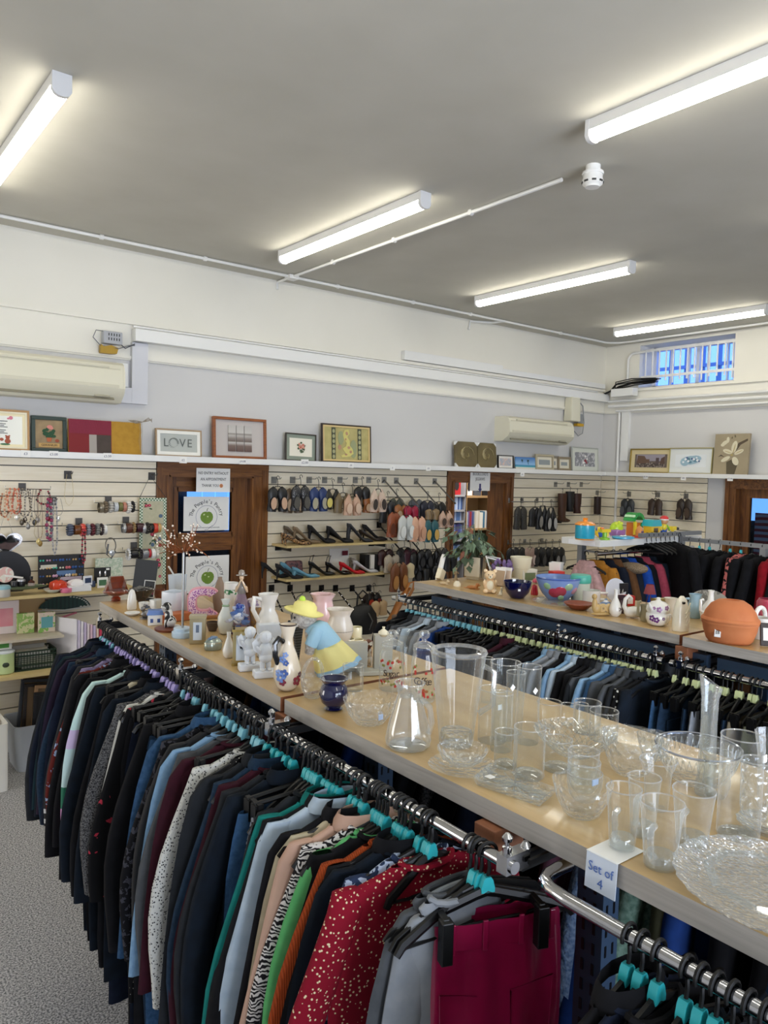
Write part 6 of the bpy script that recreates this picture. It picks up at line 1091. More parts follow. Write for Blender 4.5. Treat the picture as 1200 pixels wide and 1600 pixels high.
for i, (c, w, h, lb, dx, dy, tl) in enumerate(FR):
    t = thing('framed_picture', lb, 'picture frame', (1.27+dx, 5.13+dy, .03)); t.rotation_euler = (-.12, tl*.8, 0); b = M(); f = .02
    b.bb((-w/2, -.009, 0), (w/2, .009, f)); b.bb((-w/2, -.009, h-f), (w/2, .009, h)); b.bb((-w/2, -.009, f), (-w/2+f, .009, h-f)); b.bb((w/2-f, -.009, f), (w/2, .009, h-f)); b.build('moulding', mat(c, .4), t, smooth=False, bevel=.002); M().bb((-w/2+f, -.002, f), (w/2-f, .003, h-f)).build('backing', mat('#8c7458' if i < 5 else '#1b1a1e', .7), t, smooth=False)
    if i == 5: M().box((.06, -.006, h-.08), (.06, .006, .028)).build('price_label', PAPER, t, smooth=False)
t = thing('white_crate', 'tall white box at the left picture edge on the carpet', 'crate', (.83, 4.90, .001)); b = M(); b.loft([[(x, y, z) for x, y in rr(w, d, .02)] for w, d, z in ((.30, .30, 0), (.30, .30, .40), (.28, .28, .40), (.28, .28, .1))], 0, (True, True)); b.build('shell', mat('#eeece6', .5), t); tag(M().box((0, 0, 0), (.26, .1, .01), rot=(.2, .1, .3)).build('yellow_card', mat('#d8b860', .6), loc=(.82, 4.9, .40), smooth=False), 'yellow card poking out of the white box', 'card')
# ------------------------------------------------------------------ ornaments on the counters
CAMP = Vector((0, 0, CAM_H))
def place(px, by, rb=0, z=ZC):
    """centre of a footprint of radius rb whose near edge is at px, by on the board; also metres per pixel there"""
    p = at(px, by, Z=z); d = Vector((p.x, p.y, 0)).normalized(); p = p+d*rb
    return p, ((p-CAMP).dot(_f))/FPX, math.atan2(CAM_H-z, Vector((p.x, p.y, 0)).length)
def vess(name, label, cat, px, by, ty, w, prof, m, wall=None, n=28, part='body', wb=None, z=ZC, closed=False, wob=None, wall_t=.0022, group=None, rz=0, sx=1, sy=1, opened=False):
    """turned vessel fitted to its picture width w and base/top rows; prof in units of half width and height"""
    p, s, el = place(px, by, 0, z); r = w*s/2; rb = prof[0][0]*r; p, s, el = place(px, by, rb, z); r = w*s/2
    rt = 0 if closed else prof[-1][0]*r
    h = max(((by-ty)*s-(prof[0][0]*r+rt)*sin(el))/cos(el), .012); p.z = z+.0008
    t = thing(name, label, cat, p, rz, group); P = [(max(q*r, .0006), k*h) for q, k in prof]
    if wall and not closed:
        inner = [(max(q-wall_t, .0006), max(k, wall_t*1.6)) for q, k in P][::-1]
        inner = [(q, k) for q, k in inner]; P = P+inner
    M().lathe(P, n=n, wob=wob, sx=sx, sy=sy, cap=(True, not opened)).build(part, m, t, ang=50)
    return t, r, h, s
CER = lambda c, **k: mat(c, .22, coat=.4, **k)
WCER = CER('#eceae4'); CREAM = CER('#e9dfc2')
def rel(t, r, h): return t
# --- figurine end of the near counter
AMB = glass('#c8781e', .1)
t, r, h, s = vess('amber_dish', 'amber glass candy dish with angular wings, wall end of the near counter', 'dish', 181, 940, 899, 40, [(.35, 0), (.36, .12), (.2, .18), (.9, .3), (1, .38), (.85, .45), (.5, .5)], AMB, n=24); M().prism([(-r*.9, h*.4), (-r*.45, h), (r*.5, h), (r*.9, h*.4)], -.012, .012).build('wing', AMB, t, smooth=False); M().lathe([(r*.3, 0), (r*.3, h*.1)], n=8).build('foot', glass('#f0e8e0', .1), t)
for sx_ in (-1, 1): M().box((sx_*r*.55, -.014, h*.62), (.012, .006, h*.5), rot=(0, sx_*.2, 0)).build('prism_drop', glass('#f6f0ea', .3), t, smooth=False)
p, s, el = place(222, 940, .02); t = thing('desk_easel', 'black framed panel leaning back with a small white frame on it', 'picture stand', p, -.35); t.scale = (.74,)*3; t.rotation_euler = (-.25, .12, -.35); M().box((0, 0, .12), (.125, .008, .235)).build('panel', mat('#121214', .35), t, smooth=False, bevel=.001); b = M(); w_, h_ = .062, .10
for a, c in (((-w_/2, 0), (w_/2, .004)), ((-w_/2, h_-.004), (w_/2, h_)), ((-w_/2, 0), (-w_/2+.004, h_)), ((w_/2-.004, 0), (w_/2, h_))): b.bb((a[0]+.03, -.012, a[1]+.02), (c[0]+.03, -.007, c[1]+.02))
b.build('white_frame', PAPER, t, smooth=False); blob(t, 'flower_print', [(.048, .055, .007, .018, .3)], mat('#b8487c', .6), -.005)
t, r, h, s = vess('rose_bowl', 'amber brown boat-shaped rose bowl with a silver mesh top', 'bowl', 221, 941, 914, 44, [(.25, 0), (.3, .08), (.7, .45), (1, .8), (.96, .84)], glass('#8a5a30', .1), sy=.55); b = M()
for k in range(-3, 4): b.tube([(-r*.85*cos(k*.3), k*r*.13, h*.84), (0, k*r*.13, h*1.02), (r*.85*cos(k*.3), k*r*.13, h*.84)], .0018, 4); b.tube([(k*r*.24, -r*.4, h*.86), (k*r*.24, 0, h*1.0), (k*r*.24, r*.4, h*.86)], .0018, 4)
b.build('mesh_top', STEEL, t)
t = vess('shell_ornament', 'white curled fin-shaped ceramic ornament at the board corner', 'ornament', 206, 954, 921, 15, [(.9, 0), (1, .1), (.95, .4), (.8, .7), (.5, .92), (.1, 1)], WCER, closed=True, sy=.6)
vess('small_saucer', 'little white saucer below the fin-shaped ornament', 'saucer', 207, 963, 957, 24, [(.6, 0), (1, .8), (.95, 1), (.5, .5)], WCER)
t, r, h, s = vess('egg_cup', 'white egg cup with a grey floral motif', 'egg cup', 225, 962, 940, 17, [(.6, 0), (.65, .05), (.35, .25), (.4, .35), (.85, .55), (1, 1)], WCER, wall=1); t2 = blob(t, 'flower_print', [(0, h*.72, .008, .008, 0), (.01, h*.66, .006, .005, 0)], mat('#5c6470', .5), -r*.93)
def figure(t, parts, m, name='body'):
    b = M()
    for c, r_, *rest in parts: b.ell(c, r_, 12, 8, rot=rest[0] if rest else None)
    return b.build(name, m, t, ang=80)
p, s, el = place(228, 968, .015); t = thing('pewter_figurine', 'tiny pewter animal group figurine', 'figurine', p); figure(t, [((0, 0, .018), (.018, .012, .016)), ((-.012, 0, .038), (.009, .008, .010)), ((.014, 0, .03), (.009, .008, .011)), ((-.006, 0, .05), (.005, .005, .007))], mat('#8d8c8c', .3, .8)); M().lathe([(.022, 0), (.022, .005)], n=14).build('base', mat('#7a797a', .35, .8), t)
p, s, el = place(242, 978, .02); t = thing('cottage_ornament', 'tiny blue and white house ornament', 'ornament', p, -.3); M().box((0, 0, .02), (.05, .03, .04)).build('wall_block', WCER, t, smooth=False, bevel=.002); M().prism([(-.03, .038), (.03, .038), (.024, .055), (-.024, .055)], -.018, .018).build('roof', CER('#5a7fc0'), t, smooth=False); M().box((-.012, -.0155, .018), (.01, .002, .014)).box((.012, -.0155, .018), (.01, .002, .014)).build('window', CER('#2c4a88'), t, smooth=False)
def animal(name, lb, px, by, s_, m, m2=None, rz=0, cat='figurine', ears=True, lying=False, base=None):
    p, s, el = place(px, by, .01); t = thing(name, lb, cat, p, rz); k = s_
    z0 = 0
    if base: M().lathe([(.55*k, 0), (.57*k, .08*k), (.5*k, .1*k)], n=20).build('base', base, t); z0 = .1*k
    if lying: P = [((0, 0, z0+.16*k), (.48*k, .16*k, .16*k)), ((.42*k, 0, z0+.38*k), (.17*k, .13*k, .15*k)), ((.55*k, 0, z0+.34*k), (.1*k, .07*k, .07*k)), ((.34*k, 0, z0+.24*k), (.14*k, .12*k, .16*k)), ((.4*k, -.1*k, z0+.05*k), (.18*k, .05*k, .05*k)), ((.4*k, .1*k, z0+.05*k), (.18*k, .05*k, .05*k)), ((-.55*k, .05*k, z0+.08*k), (.2*k, .04*k, .04*k))]
    else: P = [((0, 0, z0+.22*k), (.22*k, .18*k, .22*k)), ((.06*k, 0, z0+.45*k), (.15*k, .14*k, .26*k)), ((.12*k, 0, z0+.78*k), (.16*k, .14*k, .15*k)), ((.26*k, 0, z0+.74*k), (.10*k, .08*k, .07*k)), ((.16*k, -.08*k, z0+.18*k), (.05*k, .05*k, .2*k)), ((.16*k, .08*k, z0+.18*k), (.05*k, .05*k, .2*k)), ((-.2*k, 0, z0+.06*k), (.16*k, .05*k, .05*k))]
    figure(t, P, m)
    h = P[1][0] if lying else P[2][0]
    for sg in (-1, 1): M().ell((h[0]-.04*k, sg*.14*k, h[2]-.02*k), (.06*k, .035*k, .12*k), 8, 6).build('ear', m2 or m, t)
    b = M()
    for sg in (-1, 1): b.ell((h[0]+.12*k, sg*.06*k, h[2]+.04*k), .018*k, 6, 4)
    b.ell((h[0]+.235*k, 0, h[2]-.03*k), .022*k, 6, 4); b.build('eye', BLACKP, t); return t
animal('wooden_bear', 'small brown carved animal behind the cottage ornament', 251, 965, .042, mat('#8c5a34', .5))
b_ = pbox('clay_tray', 'shallow terracotta tray behind the spaniel figurine', 'tray', place(272, 973, .02)[0]+Vector((0, .02, .001)), (.13, .06, .028), mat('#b8683c', .6), .1)
t = animal('spaniel_figurine', 'black and white sitting spaniel figurine on a round wooden base', 266, 985, .095, mat('#d9d6d0', .35, kind='blotch', nscale=22, hex2='#1c1a1a', noise=.5), mat('#1c1a1a', .35), rz=2.6, base=mat('#6a3420', .4))
def rbox(name, lb, cat, px, by, ty, w, dratio, m, rz=0, z=ZC, taper=1, rad_=.2, open_=False, lid=None):
    p, s, el = place(px, by, w*.3*place(px, by)[1], z); W_ = w*s*.92; D_ = W_*dratio; h = max(((by-ty)*s-D_*sin(el)*.8)/cos(el), .01); p.z = z+.0008; t = thing(name, lb, cat, p, rz)
    R = [[(x*q, y*q, k*h) for x, y in rr(W_, D_, W_*rad_)] for q, k in ((taper*.97, 0), (taper, .02), (1, 1))]
    if open_: R += [[(x*.93, y*.93, h*.995) for x, y in rr(W_, D_, W_*rad_)], [(x*.9, y*.9, h*.15) for x, y in rr(W_, D_, W_*rad_)]]
    M().loft(R).build('body', m, t)
    if lid: M().loft([[(x*q, y*q, h+k) for x, y in rr(W_, D_, W_*rad_)] for q, k in ((1.04, 0), (1.05, .006), (.98, .012))]).build('lid', lid, t)
    return t, W_, D_, h
rbox('square_planter', 'white glossy rounded square planter behind the spaniel', 'planter', 272, 965, 922, 36, .9, CER('#dfe6ee'), .5, open_=True); rbox('low_white_box', 'low pale box left of the white planter', 'box', 245, 954, 936, 22, .8, CER('#dde2e4'), .4)
t, W_, D_, h = rbox('plastic_tub', 'pale clear plastic tub with a scoop handle showing, behind the white planter', 'tub', 277, 930, 897, 28, .8, mat('#c6d3e2', .3), .3, taper=.85); M().tube([(-.02, 0, h), (-.05, .0, h+.04)], .006, 6, flat=.5).build('scoop_handle', WHITEP, t)
vess('cork_bowl', 'rust brown faceted bowl beside the rose bowl', 'bowl', 249, 936, 920, 18, [(.6, 0), (.95, .5), (1, 1)], mat('#7c4a34', .6), wall=1, n=7)
p, s, el = place(285, 998, .03); t = thing('tealight_stand', 'thin steel stand on a round pale base topped by a spray of berry wires', 'stand', p); M().lathe([(.034, 0), (.036, .006), (.036, .018), (.03, .022), (.03, .03), (.028, .032)], n=24).build('base', CER('#b9cfe0'), t); M().cyl((0, 0, .03), (0, 0, .29), .0042, n=10).build('rod', STEEL, t)
b = M(); rn = random.Random(31); bb_ = M()
for k in range(26):
    a = rn.uniform(0, 6.28); L_ = rn.uniform(.05, .115); e = Vector((L_*cos(a), L_*sin(a)*.7, .29+rn.uniform(-.02, .095))); m_ = Vector((e.x*.5, e.y*.5, .285+rn.uniform(0, .03))); b.tube([(0, 0, .285), m_, e], .0012, 4); bb_.ell(e, .0035, 6, 4)
    for q in (.6, .8): bb_.ell(Vector((0, 0, .285)).lerp(e, q)+Vector((rn.uniform(-.01, .01), 0, rn.uniform(0, .015))), .003, 5, 4)
b.build('wire_spray', mat('#8a4a22', .4, .5), t); bb_.build('berry', mat('#e9d9c6', .4), t)['kind'] = 'stuff'
# letter C
p, s, el = place(318, 966, .015); s_ = s; t = thing('letter_ornament', 'big pink speckled letter C standing on a wooden tray', 'letter', p, -.45); H_ = 48*s; W_ = 50*s; b = M(); pts = []
outer = [(W_*.5*(abs(cos(a))**.65)*(1 if cos(a) > 0 else -1), H_*.5+H_*.5*(abs(sin(a))**.65)*(1 if sin(a) > 0 else -1)) for a in [rad(38+ (322-38)*k/20) for k in range(21)]]; inner = [(W_*.21*(abs(cos(a))**.65)*(1 if cos(a) > 0 else -1)+.0, H_*.5+H_*.24*(abs(sin(a))**.65)*(1 if sin(a) > 0 else -1)) for a in [rad(42+(318-42)*k/20) for k in range(21)]]
for k in range(20): b.prism([outer[k], outer[k+1], inner[k+1], inner[k]], -.018, .018)
b.build('letter_body', mat('#e6a3b4', .4), t, smooth=False); b = M()
for k in range(20): b.prism([tuple(Vector(outer[k]).lerp(Vector(inner[k]), .14)), tuple(Vector(outer[k+1]).lerp(Vector(inner[k+1]), .14)), tuple(Vector(outer[k+1]).lerp(Vector(inner[k+1]), .86)), tuple(Vector(outer[k]).lerp(Vector(inner[k]), .86))], -.0205, -.018)
b.build('speckled_face', mat('#f0cfe0', .5, kind='dots', nscale=160, hex2='#a050a8', noise=.42), t, smooth=False)
pbox('wood_tray', 'narrow wooden tray under the pink letter', 'tray', place(345, 966, .02)[0]+Vector((0, 0, .001)), (.14, .05, .012), mat('#b07a4a', .5), -.3)
t, r, h, s = vess('ruffled_bowl', 'cream scalloped wide bowl behind the pink letter', 'bowl', 343, 951, 917, 60, [(.3, 0), (.3, .05), (.2, .15), (.6, .45), (.85, .7), (1, 1)], CREAM, wall=1, n=48, wob=lambda a, u: .035*sin(9*a)*u)
t, W_, D_, h = rbox('gilt_box', 'champagne-coloured upright box with a pale front, below the pink letter', 'box', 309, 1006, 964, 26, .8, mat('#a79a78', .35, .3), -.5, rad_=.02); M().box((0, -D_/2-.001, h*.5), (W_*.55, .002, h*.7)).build('front_panel', mat('#cdd6de', .3), t, smooth=False); M().box((0, -D_/2-.0022, h*.6), (W_*.2, .001, h*.3)).build('figure_print', mat('#66748a', .4), t, smooth=False); M().box((0, 0, h+.004), (W_*1.08, D_*1.08, .008)).build('cap', mat('#b8ab86', .3, .4), t, smooth=False)
t, r, h, s = vess('trinket_box', 'oval silver trinket box with a flower on its lid', 'trinket box', 333, 1018, 997, 29, [(.9, 0), (1, .12), (1, .6), (.93, .68), (.7, .9), (.2, 1)], mat('#9aa59c', .25, .6), closed=True, sy=.7); M().lathe([(r*1.02, h*.55), (r*1.04, h*.6), (r*1.02, h*.65)], n=28, sy=.7, cap=(False, False)).build('rim_band', mat('#c9c6b0', .25, .7), t); figure(t, [((0, 0, h), (.012, .01, .006)), ((.01, .006, h-.002), (.008, .008, .005)), ((-.012, -.004, h-.002), (.008, .008, .005))], CER('#5f7a9a'), 'flower')
vess('wicker_dish', 'small dark wicker dish behind the trinket box', 'dish', 332, 987, 970, 20, [(.6, 0), (.9, .6), (1, 1)], mat('#6b543c', .7, kind='stripes', nscale=60, hex2='#3c2c20', bump=.6), wall=1)
vess('reed_vase', 'taupe vertically ribbed vase tapering at the top', 'vase', 343, 960, 902, 22, [(.7, 0), (.95, .3), (1, .5), (.6, .8), (.28, .95), (.3, 1)], mat('#8c7864', .6), wall=1, n=40, wob=lambda a, u: .06*sin(20*a))
t, r, h, s = vess('floral_pot', 'white pot with a band of green leaves on a tall foot', 'pot', 360, 975, 909, 22, [(.7, 0), (.6, .1), (.5, .4), (.8, .5), (.95, .6), (1, .95), (1.03, 1)], WCER, wall=1); M().lathe([(r*.975, h*.72), (r*1.0, h*.84)], n=28, cap=(False, False)).build('leaf_band', CER('#e4e6dc', kind='blotch', nscale=90, hex2='#3c7a4c', noise=.5), t)
t, r, h, s = vess('bud_vase', 'milky white round-bellied vase with a narrow neck and green rim', 'vase', 352, 992, 936, 25, [(.5, 0), (.75, .05), (1, .3), (.95, .5), (.5, .72), (.36, .85), (.6, 1)], CER('#e6ece8'), wall=1); M().lathe([(r*.4, h*.79), (r*.5, h*.82), (r*.4, h*.85)], n=24, cap=(False, False)).build('leaf_ring', CER('#8fae8c'), t)
# lady with hat
p, s, el = place(376, 992, .03); k = s*100; t = thing('lady_figurine', 'tall porcelain lady in a grey hat and mauve dress, hands raised to her chin', 'figurine', p, -.5)
M().lathe([(.16*k, 0), (.17*k, .02*k), (.155*k, .2*k), (.12*k, .42*k), (.075*k, .58*k), (.062*k, .62*k)], n=24, wob=lambda a, u: .07*sin(7*a)*(1-u), sy=.8).build('dress', CER('#8c7484'), t)
M().lathe([(.06*k, .6*k), (.072*k, .68*k), (.075*k, .74*k), (.045*k, .79*k), (.022*k, .81*k), (.02*k, .84*k)], n=18, sy=.75).build('bodice', CER('#8b8580'), t)
sk = CER('#e0c09c'); M().ell((0, -.005*k, .875*k), (.036*k, .04*k, .048*k), 14, 10).ell((0, -.045*k, .868*k), (.007*k, .01*k, .008*k), 6, 5).build('head', sk, t)
M().lathe([(.085*k, .905*k), (.088*k, .912*k), (.05*k, .918*k), (.05*k, .95*k), (.035*k, .985*k), (.005*k, .995*k)], n=20, sy=.9).build('hat', CER('#8e8478'), t)
for sg in (-1, 1): M().tube([(sg*.07*k, 0, .73*k), (sg*.085*k, -.04*k, .66*k), (sg*.05*k, -.08*k, .74*k), (sg*.015*k, -.075*k, .83*k)], [.02*k, .018*k, .015*k, .012*k], 8).build('arm', sk if sg > 0 else CER('#cdb496'), t)
M().ell((0, -.078*k, .84*k), (.022*k, .012*k, .018*k), 8, 6).build('hand', sk, t)
t, r, h, s = vess('delft_figurine', 'blue and white delft flower posy ornament with a royal blue top', 'ornament', 372, 1000, 950, 32, [(.5, 0), (.55, .04), (.25, .15), (.2, .35), (.3, .42)], CER('#dfe6f0', kind='blotch', nscale=50, hex2='#3b62b0', noise=.5), closed=True); rn = random.Random(77)
for q in range(11):
    a = q*2.4; rr_ = r*(.15+.07*q); zz = h*(.92-.045*q)
    M().lathe([(.002, 0), (.012, .004), (.016, .012), (.012, .01), (.003, .006)], (rr_*cos(a), rr_*sin(a), zz), 12, wob=lambda a_, u: .18*sin(5*a_)*u, rot=(rn.uniform(-.6, .6), rn.uniform(-.6, .6), 0)).build('blossom', CER('#cdd8ee' if q % 2 else '#5b7fc4'), t)
M().ell((0, 0, h*1.0), (.012, .012, .014), 10, 8).build('bud', CER('#27409a'), t); M().ell((0, 0, h*.68), (r*.6, r*.6, h*.22), 12, 8).build('mound', CER('#7f95c4', kind='blotch', nscale=70, hex2='#e4eaf4', noise=.5), t)
t, r, h, s = vess('potpourri_jar', 'glass jar of dried orange slices and flowers with a printed lid', 'jar', 402, 990, 934, 33, [(.92, 0), (1, .05), (1, .8), (.9, .84)], glass('#f2ece0', .1)); M().lathe([(r*.93, .004), (r*.93, h*.78)], n=24).build('filling', mat('#b08b5a', .6, kind='blotch', nscale=38, hex2='#d8a038', noise=.52), t); M().lathe([(r*1.02, h*.8), (r*1.03, h*.97), (r*.95, h)], n=28).build('lid', mat('#d9cfc4', .5, kind='blotch', nscale=70, hex2='#9a86a4', noise=.5), t)
for x, z, c in ((-.2, .5, '#d99a30'), (.4, .45, '#c8842a'), (0, .25, '#b0402c'), (-.5, .2, '#e0b050')): M().lathe([(.014, 0), (.014, .003)], (x*r, -r*.94, z*h), 14, rot=(rad(90), 0, 0)).build('orange_slice', mat(c, .5), t)
t, r, h, s = vess('white_pitcher', 'large white ceramic pitcher with a ribbed wavy lip, behind the bear', 'pitcher', 418, 1006, 926, 38, [(.6, 0), (.62, .03), (.95, .22), (1, .35), (.8, .55), (.55, .68), (.6, .82), (.85, 1)], WCER, wall=1, n=36, wob=lambda a, u: .07*sin(6*a)*max(u-.3, 0)); M().tube([(-r*.6, 0, h*.9), (-r*1.3, 0, h*.95), (-r*1.4, 0, h*.7), (-r*.85, 0, h*.45)], .008, 8).build('handle', WCER, t)
t, W_, D_, h = rbox('carriage_clock', 'small gilt-framed carriage clock with a white face', 'clock', 376, 1040, 985, 27, .75, mat('#bfae7c', .3, .5), -.45, rad_=.02); M().box((0, -D_/2-.001, h*.52), (W_*.62, .002, h*.74)).build('face', mat('#dce6f2', .15), t, smooth=False); M().box((0, -D_/2-.003, h*.55), (.006, .002, .008)).box((.003, -D_/2-.003, h*.62), (.002, .002, .03)).build('hand', BLACKP, t, smooth=False); M().box((0, 0, h+.003), (W_*1.15, D_*1.15, .007)).box((0, 0, .003), (W_*1.15, D_*1.15, .007)).build('cornice', mat('#a08a4c', .3, .6), t, smooth=False)
b = M()
for sx_ in (-1, 1):
    for sy_ in (-1, 1): b.cyl((sx_*W_*.45, sy_*D_*.45, h), (sx_*W_*.45, sy_*D_*.45, h+.012), .003)
b.build('finial', mat('#3a3020', .4, .6), t)
vess('milk_vase', 'small white teardrop vase left of the carriage clock', 'vase', 357, 1029, 988, 19, [(.6, 0), (.9, .1), (1, .3), (.6, .6), (.3, .8), (.35, 1)], WCER, wall=1)
def cherub(px, by, lb, k, rz):
    p, s, el = place(px, by, .02); t = thing('cherub_figurine', lb, 'figurine', p, rz); m = mat('#dfe3e8', .5)
    M().box((0, 0, .09*k), (.55*k, .32*k, .18*k)).build('plinth', m, t, smooth=False, bevel=.004)
    figure(t, [((0, 0, .62*k), (.17*k, .13*k, .2*k)), ((0, -.02*k, .46*k), (.16*k, .14*k, .12*k)), ((-.01*k, -.03*k, .93*k), (.13*k, .12*k, .14*k)), ((-.07*k, -.02*k, .3*k), (.065*k, .07*k, .16*k)), ((.07*k, -.02*k, .3*k), (.065*k, .07*k, .16*k)), ((-.08*k, -.08*k, .2*k), (.06*k, .09*k, .04*k)), ((.08*k, -.08*k, .2*k), (.06*k, .09*k, .04*k)), ((.17*k, -.04*k, .78*k), (.05*k, .06*k, .17*k), (0, .6, 0)), ((-.16*k, -.08*k, .66*k), (.05*k, .06*k, .15*k), (.5, -.6, 0)), ((0, -.14*k, .92*k), (.02*k, .02*k, .02*k))], m)
    M().lathe([(.12*k, .88*k), (.145*k, .95*k), (.13*k, 1.03*k), (.06*k, 1.08*k)], n=16, wob=lambda a, u: .1*sin(7*a)).build('curls', m, t)
    for sg in (-1, 1): M().prism([(sg*.05*k, .6*k), (sg*.2*k, .9*k), (sg*.3*k, .8*k), (sg*.26*k, .62*k), (sg*.1*k, .5*k)], .09*k, .12*k).build('wing', m, t)
cherub(390, 1050, 'white plaster boy and flowers figurine on a block, farther of two', .115, -.3); cherub(414, 1061, 'white plaster cherub bookend on a wide block, nearer of two', .118, -.3)
o = pbox('plaster_back', 'white embossed plaster block behind the nearer cherub', 'bookend', place(425, 1030, .02)[0]+Vector((0, .02, .001)), (.07, .03, .10), mat('#d5dbe2', .5, bump=.6, nscale=40), -.3)
t, r, h, s = vess('floral_jug', 'cream jug painted with blue and plum flowers, black handle', 'jug', 448, 1081, 975, 44, [(.42, 0), (.75, .06), (1, .22), (.96, .34), (.66, .55), (.38, .70), (.34, .78), (.5, .92), (.62, 1)], CER('#e5d6bf'), wall=1, n=36)
M().tube([(-r*.36, 0, h*.74), (-r*.75, 0, h*.80), (-r*1.05, 0, h*.72), (-r*1.0, 0, h*.55), (-r*.75, 0, h*.42)], .0075, 8).build('handle', mat('#101014', .2, coat=.5), t); M().lathe([(r*.6, h*.985), (r*.64, h*1.0), (r*.58, h*1.005)], n=36, cap=(False, False)).build('rim_line', mat('#2c1c24', .3), t)
def petals(t, x, z, rs, m, cy_=0, R=1, cm=None):
    """painted flower wrapped on a round body of radius R at height z, x = angle"""
    b = M(); 
    for k in range(5):
        a = k*2*pi/5; u = x+rs*cos(a)/R; zz = z+rs*sin(a); d = Vector((sin(u), -cos(u), 0)); b.ell(d*(R+.0004)+Vector((0, 0, zz)), (rs*.75, rs*.75, rs*.75), 6, 4) if False else b.lathe([(rs*.7, 0), (rs*.6, .0012), (.0005, .0014)], tuple(d*(R-.0002)+Vector((0, 0, zz))), 8, rot=(rad(90), 0, u))
    return b.build('painted_flower', m, t)
jr = lambda z: r*(1 if z < .36 else .66 if z > .5 else .85)
for x, z, c, q in ((-.35, .24, '#6d8cc8', .0085), (-.1, .30, '#4a66a8', .007), (-.55, .30, '#8fa6d8', .006), (-.2, .17, '#7c2438', .006), (.9, .18, '#8c2c3c', .008), (1.2, .26, '#5a2c3c', .005), (-.3, .50, '#6d8cc8', .006), (-.1, .56, '#8fa6d8', .005), (.0, .45, '#4a66a8', .005)): petals(t, x+rad(-38), z*h, q, CER(c), R=jr(z)*1.0)
vess('maroon_candle', 'small dark red tapered cup behind the floral jug', 'cup', 434, 1000, 977, 12, [(1, 0), (1, .1), (.75, 1)], CER('#7c0f24'), closed=True)
p = place(462, 1040, .01)[0]; t = thing('folded_fan', 'dark pleated folded fan standing between the jug and the bear', 'fan', p+Vector((0, 0, .08))); M().prism([(-.018, .07), (.02, .03), (.006, -.079)], -.006, .006).build('leaf', mat('#2a2c30', .5, kind='stripes', nscale=40, hex2='#55585e'), t, smooth=False); M().tube([(-.016, 0, .07), (.0, 0, .12), (.02, 0, .13)], .0015, 4).build('cord', BLACKP, t)
# soft toy bear bending in a yellow hat
p, s, el = place(500, 1060, .05); fur = mat('#9c9690', 1, kind='speck', nscale=120, hex2='#c4bfb8', bump=1); t = thing('soft_bear', 'grey plush bear in yellow sun hat, sky blue jacket and yellow skirt, leaning left', 'soft toy', p, rad(-38)); k = s*100
def el_(c, r_, rot=None): return dict(c=c, r=r_, rot=rot)
b = M(); b.ell((-.26*k, 0, .88*k), (.19*k, .17*k, .18*k), 16, 12); b.ell((-.40*k, -.06*k, .80*k), (.09*k, .08*k, .07*k), 10, 8); b.ell((-.05*k, 0, .55*k), (.17*k, .16*k, .3*k), 14, 10, rot=(0, -.5, 0)); b.ell((.22*k, -.06*k, .14*k), (.09*k, .1*k, .2*k), 12, 8, rot=(0, -.35, 0)); b.ell((.12*k, .12*k, .14*k), (.09*k, .1*k, .2*k), 12, 8); b.ell((.24*k, -.1*k, .04*k), (.15*k, .09*k, .05*k), 10, 6); b.build('bear_body', fur, t)
for sg, q in ((-1, 0), (1, 0)): b = M(); b.tube([(-.06*k, sg*.15*k, .68*k), (-.14*k, sg*.2*k, .5*k), (-.16*k, sg*.17*k, .36*k)], [.09*k, .085*k, .07*k], 10); b.build('arm', fur, t); M().tube([(-.04*k, sg*.13*k, .72*k), (-.09*k, sg*.185*k, .6*k), (-.14*k, sg*.2*k, .48*k)], [.10*k, .105*k, .10*k], 12).build('sleeve', mat('#9cc2d6', .9, bump=.3, nscale=60), t)
M().loft([[(-.12*k+.28*k*u+w*cos(a)*.9, w*sin(a), (.80-.42*u)*k+w*.35*cos(a)) for a in [2*pi*j/22 for j in range(22)]] for u, w in ((0, .11*k), (.15, .19*k), (.5, .215*k), (.8, .235*k))]).build('jacket', mat('#9cc2d6', .9, bump=.3, nscale=60), t, ang=80)
M().loft([[(.05*k+.2*k*u+w*(1+.06*sin(7*a))*cos(a), w*(1+.06*sin(7*a))*sin(a), (.52-.36*u)*k+w*.4*cos(a)) for a in [2*pi*j/36 for j in range(36)]] for u, w in ((0, .2*k), (.4, .25*k), (1, .33*k))], 0, (True, False)).build('skirt', mat('#e3d890', .9, bump=.3, nscale=50), t, ang=80)
M().loft([[(.05*k+.2*k*u+w*(1+.06*sin(7*a))*cos(a), w*(1+.06*sin(7*a))*sin(a), (.52-.36*u)*k+w*.4*cos(a)) for a in [2*pi*j/36 for j in range(36)]] for u, w in ((1, .332*k), (1.18, .35*k))], 0, (False, False)).build('hem', mat('#93bbd8', .9), t, ang=80)
M().lathe([(.30*k, -.02*k), (.31*k, .0), (.19*k, .03*k), (.18*k, .1*k), (.13*k, .15*k), (.01*k, .17*k)], (-.27*k, 0, .98*k), 30, rot=(0, .22, 0), wob=lambda a, u: .05*sin(4*a)*(1-u)).build('sun_hat', mat('#e8dd88', .9, bump=.3, nscale=50), t, ang=70); M().ell((-.3*k, -.02*k, 1.17*k), (.05*k, .04*k, .05*k), 8, 6).build('hat_flower', mat('#b8d84c', .8), t); M().ell((-.49*k, -.08*k, .82*k), .025*k, 8, 6).ell((-.40*k, -.16*k, .9*k), .018*k, 8, 6).build('nose', BLACKP, t)
